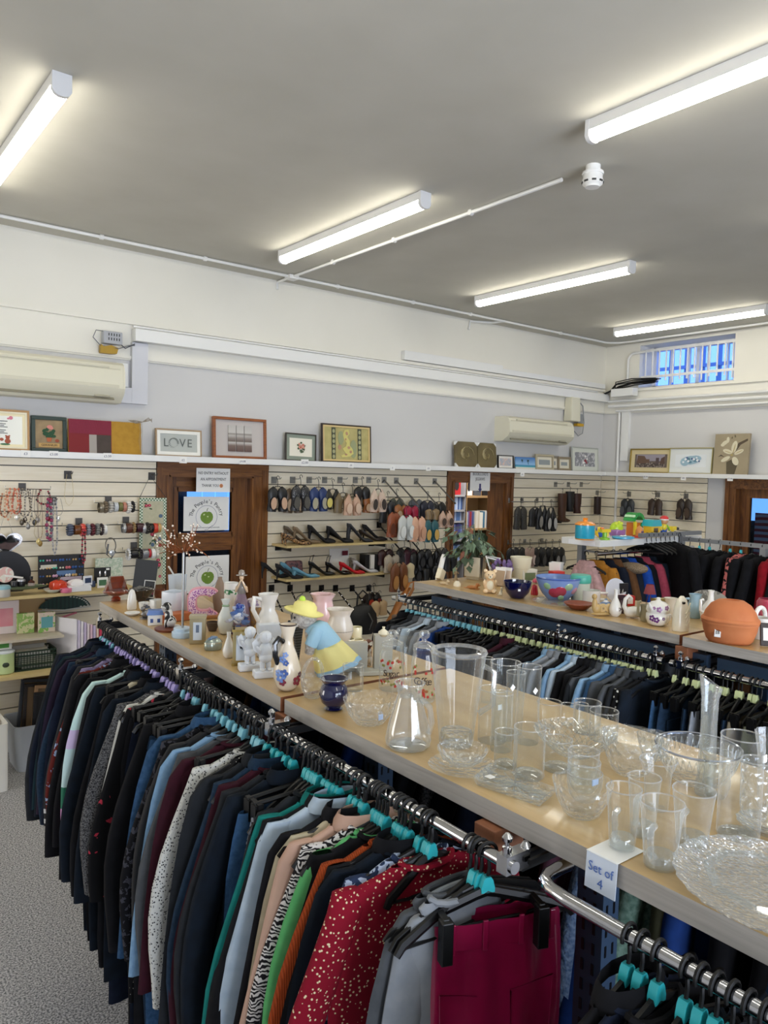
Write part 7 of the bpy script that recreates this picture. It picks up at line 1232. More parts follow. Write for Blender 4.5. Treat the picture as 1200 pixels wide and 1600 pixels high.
t, r, h, s = vess('pink_fluted_vase', 'pink fluted ceramic vase with a flared white rim behind the bear', 'vase', 503, 985, 925, 39, [(.5, 0), (.9, .25), (1, .45), (.8, .75), (.75, .85), (1, 1)], CER('#dba9a8', noise=.9, nscale=14, hex2='#f0dcd6'), wall=1, n=40, wob=lambda a, u: .09*sin(6*a)*u)
t, r, h, s = vess('oil_lamp', 'frosted cream glass lamp shade with ruffled rim on a brass base', 'lamp', 530, 1016, 948, 43, [(.45, .14), (.75, .2), (1, .45), (.95, .6), (.72, .82), (.8, .9), (1, 1)], mat('#dcd3c6', .25), wall=1, n=44, wob=lambda a, u: .05*sin(11*a)*max(u-.35, 0)*1.2); M().lathe([(r*.4, 0), (r*.42, h*.02), (r*.2, h*.07), (r*.3, h*.12), (r*.46, h*.15)], n=24).build('base', mat('#a8842c', .25, .9), t); M().lathe([(r*.99, h*.455), (r*1.005, h*.47), (r*.99, h*.485)], n=30, cap=(False, False)).build('band', mat('#a39a8c', .4), t)
for i, (px, by, ty, w, lb) in enumerate(((543, 1016, 996, 22, 'cream cylinder pot in front of the brass lamp base, left'), (558, 1015, 997, 20, 'cream cylinder pot beside the lamp, right'), (556, 1000, 978, 19, 'cream cylinder pot stacked behind the two others'))): vess('cream_pot', lb, 'pot', px, by, ty, w, [(.9, 0), (1, .06), (1, .9), (.96, 1)], CER('#e8dfba'), wall=1)
t = animal('spaniel_pair_figurine', 'white and chestnut standing spaniel figurine behind the glass tumbler', 573, 1040, .085, mat('#e2ddd4', .4, kind='blotch', nscale=24, hex2='#6b3a22', noise=.48), mat('#6b3a22', .5), rz=-1.8)
pbox('grey_plaque', 'grey square plaque standing behind the clear tumbler', 'plaque', place(550, 1052, .02)[0]+Vector((0, 0, .001)), (.085, .02, .085), mat('#a8a498', .5), -.5); rbox('grey_box', 'tall grey box left of the sugar jar', 'box', 597, 1052, 992, 31, .6, mat('#aeab9f', .5), -.5, rad_=.02)
vess('lidded_dish', 'small cream lidded dish on top of the grey box', 'dish', 599, 996, 980, 17, [(.5, 0), (1, .3), (.95, .5), (.2, .8), (.3, 1)], CREAM, closed=True, z=ZC+.117)
pbox('clear_case', 'flat clear acrylic case beside the grey box', 'case', place(577, 1056, .02)[0]+Vector((.0, 0, .001)), (.07, .05, .012), mat('#b9b6a8', .2), -.4)
# ------------------------------------------------------------------ glassware
GL = glass('#fafcfc', .07); GLC = glass('#fafcfc', .13, .05, bump=.9, bscale=70, diff=.03); GLR = glass('#fbfdfd', .14, .03); RIMG = glass('#ffffff', .42); GLG = glass('#fbfdfd', .22)
TUM = [(.78, 0), (.8, .02), (.85, .3), (1, 1)]; CYL = [(.96, 0), (1, .02), (1, 1)]
def gl(name, lb, cat, px, by, ty, w, prof=CYL, m=None, **k): 
    k.setdefault('opened', 1); t, r, h, s = vess(name, lb, cat, px, by, ty, w, prof, m or GL, part='glass_body', **k)
    if 'wob' not in k: q = prof[-1][0]*r; M().lathe([(q-.0012, h-.0008), (q, h+.0012), (q+.001, h-.0008)], n=32, sy=k.get('sy', 1), cap=(False, False)).build('rim_edge', RIMG, t)
    return t, r, h, s
def foot_disc(t, r, h0=.006): M().lathe([(r, 0), (r, h0), (r*.6, h0*1.5)], n=28).build('thick_base', GLG, t)
t, r, h, s = gl('glass_basket', 'cut glass basket with a hooped handle beside the cobalt pot', 'basket', 488, 1093, 1052, 38, [(.6, 0), (.7, .1), (.9, .5), (1, 1)], GLC, wob=lambda a, u: .03*sin(12*a)); M().tube([(r*.95*cos(a), 0, h+.04*sin(a)*1.1) for a in [pi*k/10 for k in range(11)]], .0045, 8).build('handle', GLC, t)
t, r, h, s = gl('cobalt_pot', 'glossy cobalt blue pot with a flared rim', 'pot', 521, 1112, 1055, 47, [(.5, 0), (.62, .03), (.45, .08), (.85, .25), (1, .5), (.85, .72), (.7, .82), (.92, .97), (.9, 1)], mat('#07093f', .08, coat=1))
gl('glass_tumbler', 'plain clear tumbler behind the cobalt pot', 'tumbler', 551, 1082, 1036, 33)
t, r, h, s = gl('oval_glass_bowl', 'wide shallow clear glass bowl with scalloped sides and a blue tag', 'bowl', 578, 1137, 1077, 90, [(.5, 0), (.55, .06), (.8, .4), (.92, .75), (1, 1)], GLC, n=60, wob=lambda a, u: .025*sin(16*a), sy=.85); M().box((-r*.1, -r*.72, h*.45), (.012, .002, .012)).build('price_tag', mat('#b9cdf0', .5), t, smooth=False)
def canister(px, by, ty, w, word, lb):
    t, r, h, s = gl('glass_canister', lb, 'jar', px, by, ty+18, w, [(.92, 0), (1, .04), (1, .78), (.82, .86), (.82, .9), (.9, .92), (.9, .97), (.86, 1)]); M().lathe([(r*.84, h*.99), (r*.9, h*1.02), (r*.5, h*1.07), (r*.22, h*1.09), (r*.2, h*1.13), (r*.42, h*1.17), (r*.46, h*1.23), (r*.3, h*1.28), (r*.02, h*1.29)], n=26).build('stopper', GLR, t)
    rn = random.Random(int(px)); b = M(); g_ = M()
    for k in range(34):
        a = rn.uniform(-1.7, 1.0); z = h*(rn.uniform(.12, .25) if k % 2 else rn.uniform(.52, .68)); d = Vector((sin(a), -cos(a), 0)); (b if k % 3 else g_).lathe([(.004, 0), (.003, .001)], tuple(d*(r*1.0)+Vector((0, 0, z))), 6, rot=(rad(90), 0, a))
    b.build('red_flower_print', mat('#c2382e', .5), t); g_.build('leaf_print', mat('#8a8c4c', .5), t)
    x0 = -rad(40); st = rad(58)/len(word)*1.0
    for k, ch in enumerate(word): a = x0+(k-len(word)/2+.5)*st*1.25; o = text('printed_letter', ch, h*.20, mat('#3c2c28', .5), t, (sin(a)*(r+.0012), -cos(a)*(r+.0012), h*.40)); o.rotation_euler = (rad(90), 0, a)
canister(611, 1082, 985, 39, 'Sugar', 'glass canister lettered Sugar with red flowers'); canister(660, 1100, 990, 38, 'Coffee', 'glass canister lettered Coffee with red flowers')
t, r, h, s = gl('sundae_glass', 'tulip-shaped sundae glass with a flared wavy lip', 'glass', 636, 1092, 985, 50, [(.45, 0), (.42, .02), (.08, .06), (.07, .18), (.14, .25), (.42, .5), (.55, .8), (.7, .92), (1, 1)], GL, n=36, wob=lambda a, u: .07*sin(6*a)*max(u-.8, 0)*5 if u < .5 else 0)
t, r, h, s = gl('glass_carafe', 'heavy clear glass carafe jug with a pinched handle', 'carafe', 637, 1177, 1064, 72, [(.82, 0), (.95, .04), (1, .12), (.9, .32), (.6, .68), (.5, .82), (.55, .92), (.66, 1)], GLG, n=40); M().tube([(r*.2, -r*.55, h*.78), (r*.35, -r*.95, h*.68), (r*.4, -r*1.05, h*.45), (r*.3, -r*.98, h*.28)], .006, 8).build('handle', GLG, t); foot_disc(t, r*.8)
t, r, h, s = gl('glass_pitcher', 'very tall clear ribbed pitcher with a lid ring, centre of the glassware', 'pitcher', 712, 1172, 1012, 86, [(.58, 0), (.6, .02), (.68, .25), (.82, .6), (.96, .92), (1, 1)], GL, n=48, wob=lambda a, u: .02*sin(16*a)); M().lathe([(r*1.0, h*.985), (r*1.04, h), (r*1.0, h*1.03), (r*.86, h*1.035), (r*.82, h*1.0)], n=48, cap=(False, False)).build('lid_ring', glass('#fcfdfd', .1, diff=.25), t); M().tube([(r*.7, -r*.5, h*.86), (r*1.0, -r*.85, h*.8), (r*.95, -r*.85, h*.45), (r*.55, -r*.55, h*.35)], .006, 8).build('handle', GLG, t); M().lathe([(r*.575, .002), (r*.6, .02), (r*.56, .03)], n=40, wob=lambda a, u: .05*sin(20*a)).build('cut_base', GLC, t)
t, r, h, s = gl('glass_plate', 'clear shallow plate under the fluted bowl', 'plate', 722, 1214, 1184, 108, [(.5, 0), (.8, .5), (1, 1)], GLC, wob=lambda a, u: .02*sin(24*a)); PZ = h
gl('fluted_bowl', 'small fluted glass bowl on the clear plate', 'bowl', 722, 1200, 1156, 80, [(.5, 0), (.75, .3), (.95, .85), (1, 1)], GLC, n=48, z=ZC+.012, wob=lambda a, u: .03*sin(20*a))
for a in ((759, 1100, 1028, 18, TUM, 'slim clear glass behind the tall pitcher'), (768, 1165, 1073, 44, CYL, 'straight clear glass with a small white tag left of the tall vase'), (786, 1160, 1033, 47, [(.7, 0), (.75, .02), (.8, .5), (1, 1)], 'tall clear vase with a white diamond tag'), (782, 1178, 1082, 33, CYL, 'clear tumbler in front of the tall tagged vase'), (823, 1166, 1041, 38, [(.9, 0), (.95, .02), (.9, .5), (1, 1)], 'tall straight clear vase with a tag, right of the diamond-tagged one'), (803, 1150, 1050, 30, TUM, 'clear glass between the two tall vases')):
    t, r, h, s = gl('glass_vase' if 'vase' in a[5] else 'drinking_glass', a[5], 'vase' if 'vase' in a[5] else 'glass', *a[:5])
    if 'tag' in a[5] and 'front' not in a[5]: M().box((-r*.3, -r*.95, h*.72), (.011, .001, .011), rot=(0, .78 if 'diamond' in a[5] else 0, 0)).build('price_tag', PAPER, t, smooth=False)
for px, by, ty, w, lb in ((789, 1204, 1140, 36, 'ribbed clear tumbler, farther left of three'), (825, 1222, 1132, 49, 'ribbed clear tumbler, nearest and largest of three'), (870, 1210, 1150, 44, 'ribbed clear tumbler, right of three')):
    t, r, h, s = gl('ribbed_tumbler', lb, 'tumbler', px, by, ty, w, [(.95, 0), (1, .03)]+[(1-.03*(k % 2), .06+k*.058) for k in range(13)]+[(.98, .84), (1, 1)]); foot_disc(t, r*.9, .008)
# rectangular cut tray
c = [at(x, y, Z=ZC) for x, y in ((739, 1227), (766, 1204), (870, 1245), (847, 1264))]; cc = sum(c, Vector())/4; t = thing('glass_tray', 'rectangular cut glass tray with a diamond pattern and price tag', 'tray', cc+Vector((0, 0, .001)))
q = [v-cc for v in c]; b = M(); R = [[(v.x*k, v.y*k, z) for v in q] for k, z in ((.9, 0), (1, .012), (1.0, .015), (.9, .012), (.86, .006))]; b.loft(R); b.build('tray_body', GLC, t, smooth=False)
b = M()
for k in range(1, 5): u = k/5; b.tube([q[0].lerp(q[1], u)*.88+Vector((0, 0, .008)), q[3].lerp(q[2], 1-u)*.88+Vector((0, 0, .008))], .0015, 4); b.tube([q[0].lerp(q[3], u)*.88+Vector((0, 0, .008)), q[1].lerp(q[2], 1-u)*.88+Vector((0, 0, .008))], .0015, 4)
b.build('cut_pattern', GLR, t); M().box((q[0]*.5+Vector((.0, .01, .016))), (.014, .014, .001)).build('price_tag', PAPER, t, smooth=False)
t, r, h, s = gl('star_plate', 'round cut glass plate with radiating star pattern, under the nested bowls', 'plate', 908, 1283, 1205, 94, [(.45, 0), (.6, .1), (.85, .5), (1, 1)], GLC, n=60, wob=lambda a, u: .012*sin(30*a))
for i, (by, ty, w) in enumerate(((1256, 1200, 54), (1242, 1184, 50), (1228, 1168, 48))): 
    t, r, h, s = gl('nesting_bowl', 'plain round clear bowl, %s of the nested three' % ['lowest', 'middle', 'topmost'][i], 'bowl', 912-i, by, ty, w, [(.6, 0), (.85, .2), (1, .6), (1, 1)], GL, z=ZC+.014+.014*i)
    if i == 1: M().box((-r*.2, -r*1.0, h*.5), (.016, .002, .010)).build('price_tag', mat('#bcd0f0', .5), t, smooth=False)
t, r, h, s = gl('lattice_bowl', 'large wide lattice-cut glass bowl behind the nested bowls', 'bowl', 897, 1186, 1122, 128, [(.35, 0), (.45, .05), (.75, .45), (1, 1)], GLC, n=64, wob=lambda a, u: .01*sin(40*a)); b = M()
for k in range(28):
    for sg in (-1, 1): a0 = 2*pi*k/28; b.tube([(r*(.5+.46*u)*cos(a0+sg*u*.7), r*(.5+.46*u)*sin(a0+sg*u*.7), h*(.12+.84*u)) for u in (0, .33, .66, 1)], .0011, 3)
b.build('lattice_cut', GLR, t)
for a in ((857, 1140, 1093, 38, [(.7, 0), (.9, .3), (1, 1)], 'small round bowl with a blue glint behind the lattice bowl', 'glass_bowl', 'bowl'), (886, 1135, 1099, 20, CYL, 'small clear shot glass left of the background glasses', 'shot_glass', 'glass'), (907, 1148, 1099, 21, CYL, 'narrow clear glass second of the background glasses', 'drinking_glass', 'glass'), (916, 1150, 1093, 42, CYL, 'wide clear glass behind the narrow one in the back', 'drinking_glass', 'glass'), (942, 1162, 1106, 44, CYL, 'clear tumbler at the board edge, right of the background glasses', 'drinking_glass', 'glass')): gl(a[6], a[5], a[7], *a[:5])
t, r, h, s = gl('scalloped_bowl', 'deeply scalloped crystal bowl with pointed rim', 'bowl', 984, 1216, 1136, 92, [(.45, 0), (.6, .1), (.85, .55), (1, 1)], GLC, n=72, wob=lambda a, u: .07*abs(sin(5*a))*(u if u < .5 else 1-u)*2)
M().lathe([(r*.85, h*.6), (r*1.0, h*1.02)], n=72, wob=lambda a, u: .05*abs(sin(6*a)), cap=(False, False)).build('cut_leaf', GLC, t)
gl('scalloped_bowl', 'second scalloped crystal bowl just behind the pointed one', 'bowl', 1020, 1190, 1141, 50, [(.5, 0), (.8, .4), (1, 1)], GLC, n=48, wob=lambda a, u: .05*abs(sin(5*a)))
t, r, h, s = gl('silver_rim_bowl', 'cut glass salad bowl with a silver metal rim', 'bowl', 1088, 1232, 1148, 130, [(.55, 0), (.62, .05), (.85, .5), (.97, 1)], GLC, n=60, wob=lambda a, u: .008*sin(36*a)); M().lathe([(r*.97, h*.97), (r*1.0, h*1.0), (r*.985, h*1.045), (r*.955, h*1.02)], n=60, cap=(False, False)).build('rim', mat('#c9cdd6', .12, 1), t); b = M()
for k in range(40): a = 2*pi*k/40; b.tube([(r*.93*cos(a), r*.93*sin(a), h*.9), (r*.86*cos(a+.08), r*.86*sin(a+.08), h*.55), (r*.93*cos(a+.16), r*.93*sin(a+.16), h*.9)], .0012, 3)
b.build('cut_pattern', GLR, t)
# slanted tall bud vase
p, s, el = place(1102, 1246, .015); r = 15*s; H_ = ((1246-1068)*s)/cos(el)*.97; t = thing('tall_bud_vase', 'very tall slender bud vase with a slanted lip', 'vase', p+Vector((0, 0, .001))); R = []
for q, z in ((1.05, 0), (1.1, .03), (.95, .12), (.85, .35), (.8, .6), (.85, .82), (1.15, .96)): R.append([(r*q*cos(a), r*q*sin(a), z*H_+(.11*H_*(-cos(a)*.5+sin(a)*.3) if z > .9 else 0)) for a in [2*pi*j/28 for j in range(28)]])
R += [[(x*.84, y*.84, z) for x, y, z in rg] for rg in R[::-1][:-1]]+[[(x*.4, y*.4, .12*H_) for x, y, z in R[0]]]
M().loft(R).build('glass_body', glass('#fbfdfd', .12, diff=.02), t, ang=50)
t, r, h, s = gl('flared_glass', 'clear flared hurricane glass behind the latte mugs', 'glass', 1025, 1270, 1182, 56, [(.6, 0), (.62, .02), (.68, .4), (.75, .75), (1, 1)])
t, r, h, s = gl('cylinder_vase', 'tall wide clear cylinder vase behind the platter', 'vase', 1152, 1318, 1149, 63); foot_disc(t, r*.92, .004)
M().box((r*.55, -r*.85, h*.8), (.012, .002, .012)).build('price_tag', PAPER, t, smooth=False)
gl('bubble_vase', 'low clear glass behind the cylinder vase rim', 'vase', 1118, 1250, 1172, 46, [(.6, 0), (.9, .3), (.8, .7), (1, 1)])
def mug(px, by, ty, w, lb):
    t, r, h, s = gl('latte_mug', lb, 'mug', px, by, ty, w, [(.70, 0), (.72, .02), (.78, .3), (.88, .65), (1, 1)], GL, n=32); M().lathe([(r*.66, .003), (r*.68, .016), (r*.6, .02)], n=28).build('thick_base', GLG, t)
    d = (CAMP-t.location); a = math.atan2(d.y, d.x)-.35; hr = Vector((cos(a), sin(a), 0)); 
    M().tube([hr*(r*.8)+Vector((0, 0, h*.72)), hr*(r*1.25)+Vector((0, 0, h*.70)), hr*(r*1.3)+Vector((0, 0, h*.63)), hr*(r*1.18)+Vector((0, 0, h*.30)), hr*(r*1.1)+Vector((0, 0, h*.25)), hr*(r*.74)+Vector((0, 0, h*.24))], .0048, 8).build('handle', GLG, t)
mug(1003, 1312, 1211, 50, 'tall latte glass with handle, hindmost of four'); mug(971, 1334, 1228, 54, 'tall latte glass standing on the handwritten note'); mug(1080, 1332, 1228, 64, 'tall latte glass nearest the cylinder vase'); mug(1030, 1364, 1248, 67, 'tall latte glass closest to the board edge')
# platter
p = at(1197, 1402, Z=ZC); t = thing('cut_glass_platter', 'large oval cut glass platter overhanging the board corner', 'platter', p+Vector((0, 0, .001)), .9); b = M(); b.lathe([(.055, 0), (.075, .004), (.10, .010), (.118, .018), (.120, .022), (.112, .020), (.095, .012), (.07, .007), (.0006, .007)], n=80, wob=lambda a, u: .015*sin(26*a), sx=1.12, cap=(True, False)); b.build('glass_body', glass('#fcfdfd', .15, .04, bump=1.2, bscale=110, diff=.1), t); b = M()
for k in range(9): a = k*2*pi/9; b.box((.08*cos(a), .07*sin(a), .02), (.012, .05, .003), rot=(0, 0, a))
b.build('star_cut', GLR, t, smooth=False); M().box((-.02, -.045, .014), (.012, .012, .001)).build('price_tag', PAPER, t, smooth=False)
p = at(1196, 1300, Z=ZC); t = thing('small_glass_dish', 'small cut glass dish at the right picture edge', 'dish', p); M().lathe([(.02, 0), (.035, .008), (.045, .018), (.042, .018), (.03, .01), (.001, .004)], n=40, wob=lambda a, u: .03*sin(14*a)).build('glass_body', GLC, t)
gl('fluted_vase', 'fluted clear vase at the right picture edge', 'vase', 1198, 1268, 1142, 44, [(.6, 0), (.65, .3), (.75, .7), (1, 1)], GLR, n=40, wob=lambda a, u: .05*sin(10*a)); gl('cut_tumbler', 'heavy cut glass tumbler beside the fluted vase', 'tumbler', 1177, 1282, 1185, 44, [(.85, 0), (.95, .2), (1, 1)], GLC)
# handwritten note over the edge
pe = at(962, 1330, Z=ZC); t = thing('handwritten_note', 'white handwritten paper note folded over the board edge under a latte glass', 'note', (AX-.002, pe.y, ZC+.001)); M().box((.03, 0, .0005), (.07, .055, .0008)).build('flap_top', PAPER, t, smooth=False); M().box((-.0045, 0, -.027), (.001, .055, .056), rot=(0, .06, 0)).build('flap_front', mat('#dfe8f4', .7), t, smooth=False)
text('pen_text', 'Set of', .021, mat('#5a78b8', .7), t, (-.0062, .0, -.02), rot=(rad(90), 0, rad(-90)), sx=.9); text('pen_text', '4', .021, mat('#5a78b8', .7), t, (-.0062, .0, -.042), rot=(rad(90), 0, rad(-90)))
# ------------------------------------------------------------------ goods on the middle counter
VB = vess
p, s, el = place(690, 906, .02); t = thing('leaning_plaque', 'cream plaque with a tall white rod leaning, wall end of the bear counter', 'plaque', p, .3); M().tube([(-.04, 0, .0), (.04, .02, .11), (.052, .02, .13)], [.016, .014, .012], 8, flat=.5).build('rod', WCER, t); M().box((-.03, -.01, .03), (.05, .03, .06), rot=(0, .5, 0)).build('plaque_body', CREAM, t, smooth=False, bevel=.004)
animal('dog_figurine', 'cream dog figurine lying down beside the leaning plaque', 693, 914, .052, CER('#c9b28c'), rz=-1.0, lying=True)
def standing(name, lb, px, by, k, m, m2=None, rz=0):
    p, s, el = place(px, by, .01); t = thing(name, lb, 'figurine', p, rz); M().lathe([(.2*k, 0), (.2*k, .05*k), (.13*k, .2*k), (.09*k, .5*k), (.12*k, .68*k), (.04*k, .76*k)], n=16, sy=.7).build('robe', m, t); M().ell((0, -.01*k, .86*k), (.09*k, .09*k, .11*k), 10, 8).build('head', m2 or m, t)
    for sg in (-1, 1): M().tube([(sg*.12*k, 0, .64*k), (sg*.22*k, -.06*k, .5*k), (sg*.08*k, -.14*k, .52*k)], .035*k, 6).build('arm', m, t)
    return t
standing('angel_figurine', 'small bronze-cream angel figurine left of the plant pot', 712, 908, .075, mat('#9c8664', .45)); VB('coil_ornament', 'tiny coiled cream ornament in front of the angel', 'ornament', 714, 917, 908, 12, [(1, 0), (1, .5), (.5, 1)], CREAM, closed=True)
t, W_, D_, h = rbox('plant_pot', 'cream tapering square pot of the trailing houseplant', 'planter', 742, 906, 868, 34, .9, CER('#ddd4bc'), .4, taper=.72, rad_=.05, open_=True)
M().box((0, 0, h*.9), (W_*.85, D_*.85, .01)).build('soil', mat('#2c2018', .95), t, smooth=False); M().prism([(-W_*.5, h), (-W_*.15, h), (-W_*.3, h*.1)], -D_*.52, -D_*.5).build('dark_panel', mat('#3a3a38', .5), t, smooth=False)
pl = thing('houseplant', 'trailing houseplant with grey-green arrow leaves and dead brown tips', 'plant', t.location+Vector((0, 0, h*.9))); rn = random.Random(14)
LM = [mat('#56694f', .5), mat('#6f8468', .5), mat('#3c4c38', .5), mat('#7c4a34', .6)]; b = M(); lv = [M() for _ in LM]
for k in range(46):
    a = rn.uniform(0, 6.28); L_ = rn.uniform(.06, .18); up = rn.uniform(.02, .2) if k < 34 else rn.uniform(-.05, .05); tip = Vector((L_*cos(a), L_*sin(a)*.8, up)); b.tube([(0, 0, 0), Vector((tip.x*.35, tip.y*.35, up*.8+.05)), tip], .002, 4)
    for q in (1, .75, .55):
        c = Vector((tip.x*q, tip.y*q, up*q+.04*(1-q)*3)); w_ = rn.uniform(.012, .024); l_ = rn.uniform(.035, .075); e = Euler((rn.uniform(-.7, .7), rn.uniform(.1, 1.2), a+rn.uniform(-.8, .8))).to_matrix(); g = lv[3 if rn.random() < .1 else rn.randrange(3)]
        vs = [e @ Vector(v)+c for v in ((0, 0, 0), (l_*.35, -w_, -.004), (l_*.35, 0, .003), (l_*.35, w_, -.004), (l_, 0, -.012))]; g.add(vs, [(0, 1, 2), (0, 2, 3), (1, 4, 2), (2, 4, 3)])
b.build('stems', mat('#5f6b4c', .6), pl)
for g, m_, nm in zip(lv, LM, ('foliage', 'pale_foliage', 'dark_foliage', 'dry_foliage')): g.build(nm, m_, pl)
t = animal('fish_ornament', 'orange-brown carved fish ornament lying by the bear jar', 738, 921, .062, mat('#b87a44', .4), rz=-1.0, lying=True); animal('bird_figurine', 'brown bird figurine behind the carved fish', 745, 904, .048, mat('#5f3b2c', .5), rz=2.6)
p, s, el = place(765, 928, .03); k = 38*s/cos(el); t = thing('bear_jar', 'ceramic teddy bear cookie jar with peach cheeks', 'jar', p, -.75); BJ = CER('#e3b887', noise=.8, nscale=18, hex2='#f0dcb4')
figure(t, [((0, 0, .3*k), (.27*k, .24*k, .31*k)), ((0, -.01*k, .72*k), (.24*k, .2*k, .2*k)), ((-.17*k, -.14*k, .1*k), (.12*k, .14*k, .1*k)), ((.17*k, -.14*k, .1*k), (.12*k, .14*k, .1*k)), ((-.22*k, -.1*k, .42*k), (.07*k, .1*k, .14*k)), ((.22*k, -.1*k, .42*k), (.07*k, .1*k, .14*k))], BJ)
M().ell((0, -.2*k, .34*k), (.14*k, .06*k, .2*k), 12, 8).ell((0, -.19*k, .66*k), (.09*k, .07*k, .07*k), 10, 8).build('tummy', CER('#f2e6c6'), t)
for sg in (-1, 1): M().ell((sg*.19*k, 0, .9*k), (.08*k, .05*k, .08*k), 10, 8).build('ear', BJ, t)
M().ell((0, -.26*k, .69*k), .025*k, 6, 4).ell((-.08*k, -.2*k, .77*k), .022*k, 6, 4).ell((.08*k, -.2*k, .77*k), .022*k, 6, 4).build('face', BLACKP, t)
animal('rabbit_figurine', 'tiny cream rabbit figurine beside the cobalt bowl', 782, 931, .045, CREAM, rz=-1.2)
for i, (x, c, lb) in enumerate(((785, '#b59c80', 'tan book leaning behind the cobalt bowl'), (794, '#d8c3b4', 'pinkish book leaning right of the tan one'))):
    q = pbox('leaning_book', lb, 'book', place(x, 918, .02)[0]+Vector((0, .03, .002)), (.018, .06, .08), mat(c, .6), .2); q.rotation_euler = (0, .25, .2); M().box((0, 0, .06), (.010, .061, .074)).build('pages', PAPER, q, smooth=False)
t = thing('lavender_bunch', 'purple artificial lavender bunch by the cream bucket', 'flowers', place(786, 912, .02)[0]); rn = random.Random(6); b = M(); g_ = M()
for k in range(26): a = rn.uniform(0, 6.28); e = Vector((rn.uniform(.02, .07)*cos(a), rn.uniform(.02, .05)*sin(a), rn.uniform(.06, .12))); g_.tube([(0, 0, 0), e], .0015, 4); b.ell(e, (.011, .009, .014), 6, 4)
b.build('flower_heads', mat('#7a6494', .7), t); g_.build('stems', mat('#58644e', .6), t)
p = place(768, 912, .01)[0]; t = thing('wire_easel', 'white metal wire stand left of the lavender', 'stand', p); M().tube([(.02, 0, 0), (-.05, 0, .15), (.06, 0, .13), (.05, 0, .12), (-.04, 0, .14)], .004, 5).tube([(-.03, 0, .1), (.07, .01, .02)], .003, 5).build('wire', WHITEP, t)
t, r, h, s = VB('cream_bucket', 'tall cream enamel bucket on the bear counter', 'bucket', 799+14, 912, 868, 34, [(.74, 0), (.76, .02), (.95, .9), (1, .95), (1, 1)], mat('#e6dfc4', .35), wall=1); M().lathe([(r*.87, h*.55), (r*.89, h*.57), (r*.87, h*.59)], n=28, cap=(False, False)).build('ridge', mat('#d8d0b4', .35), t)
t, r, h, s = VB('cobalt_bowl', 'cobalt blue bowl with a small white price tag', 'bowl', 808, 936, 905, 45, [(.45, 0), (.5, .05), (.8, .35), (.97, .75), (1, 1)], mat('#08093a', .08, coat=1), wall=1); M().box((-r*.62, -r*.72, h*.58), (.012, .002, .01), rot=(0, 0, -.7)).build('price_tag', PAPER, t, smooth=False)
VB('white_dish', 'white dish behind the cobalt bowl', 'dish', 798, 915, 903, 24, [(.7, 0), (1, .9), (1, 1)], WCER, wall=1)
p = place(835, 930, .015)[0]; t = thing('gnome_figurine', 'small red-coated gnome figurine with a pink cap', 'figurine', p); t.scale = (.72,)*3; M().lathe([(.024, 0), (.026, .01), (.018, .06), (.01, .07)], n=16).build('coat', CER('#b81830'), t); M().ell((0, -.002, .078), (.014, .014, .015), 10, 8).build('head', CER('#e6c0a0'), t); M().lathe([(.018, .085), (.016, .1), (.004, .112)], n=14).build('cap', CER('#d8506c'), t); M().ell((-.006, -.015, .078), .003, 5, 4).ell((.006, -.015, .078), .003, 5, 4).build('eye', BLACKP, t)
pbox('green_white_box', 'white box with green side behind the gnome', 'box', place(842, 915, .02)[0]+Vector((0, .08, .001)), (.09, .05, .075), mat('#e0dfd2', .5), -.3, mat('#6c7c58', .5)); rbox('white_planter', 'small ridged white square planter above the fruit bowl', 'planter', 868, 914, 878, 23, .9, WCER, .4, taper=.8, rad_=.1, open_=True); pbox('red_carton', 'small red carton right of the white planter', 'box', place(888, 920, .02)[0]+Vector((0, .08, .02)), (.07, .05, .06), mat('#c8332a', .5), -.3)
t, r, h, s = VB('fruit_bowl', 'big blue bowl painted with plums and leaves', 'bowl', 871, 941, 896, 70, [(.42, 0), (.44, .05), (.7, .3), (.88, .6), (.98, .9), (1, 1)], CER('#6f8cc6', noise=.8, nscale=12, hex2='#8fa8d8'), wall=1, n=40, wall_t=.005)
for sgn_, a, z, q, c, nm in ((0, -.45, .42, .026, '#a8324c', 'plum_print'), (0, -.12, .48, .028, '#b03a50', 'plum_print'), (0, -.8, .66, .02, '#8fb48c', 'leaf_print'), (0, .3, .66, .022, '#a4c49c', 'leaf_print'), (0, -.05, .22, .014, '#8fb48c', 'leaf_print'), (0, .8, .5, .02, '#c08a9c', 'leaf_print')):
    a += rad(-37); R_ = r*(.62+.36*min(z*1.15, 1)); d = Vector((sin(a), -cos(a), 0)); M().lathe([(q, 0), (q*.8, .004), (.001, .006)], tuple(d*(R_*.965)+Vector((0, 0, z*h))), 14, rot=(rad(90+28), 0, a)).build(nm, CER(c), t)
M().lathe([(r*.985, h*.93), (r*1.012, h*.985), (r*.98, h*1.01)], n=40, cap=(False, False)).build('rim_band', CER('#4a66b0'), t)
VB('glass_stand_plate', 'clear glass plate under the blue fruit bowl', 'plate', 874, 948, 938, 84, [(.7, 0), (1, 1)], GL)
t, r, h, s = VB('lidded_tub', 'pale translucent storage tub with a teal lid', 'tub', 906, 942, 896, 30, [(.85, 0), (.9, .05), (1, .72)], mat('#cfd4c2', .3)); M().lathe([(r*1.02, h*.7), (r*1.06, h*.74), (r*1.06, h*.92), (r*.95, h)], n=28).build('lid', mat('#4fb09c', .35), t)
def handle(t, r, h, m, a=-.6, z0=.8, z1=.25, out=1.7, q=.006): 
    d = Vector((cos(a), sin(a), 0)); M().tube([d*r*.9+Vector((0, 0, h*z0)), d*r*out+Vector((0, 0, h*z0)), d*r*out+Vector((0, 0, h*z1*1.2)), d*r*.85+Vector((0, 0, h*z1))], q, 8).build('handle', m, t)
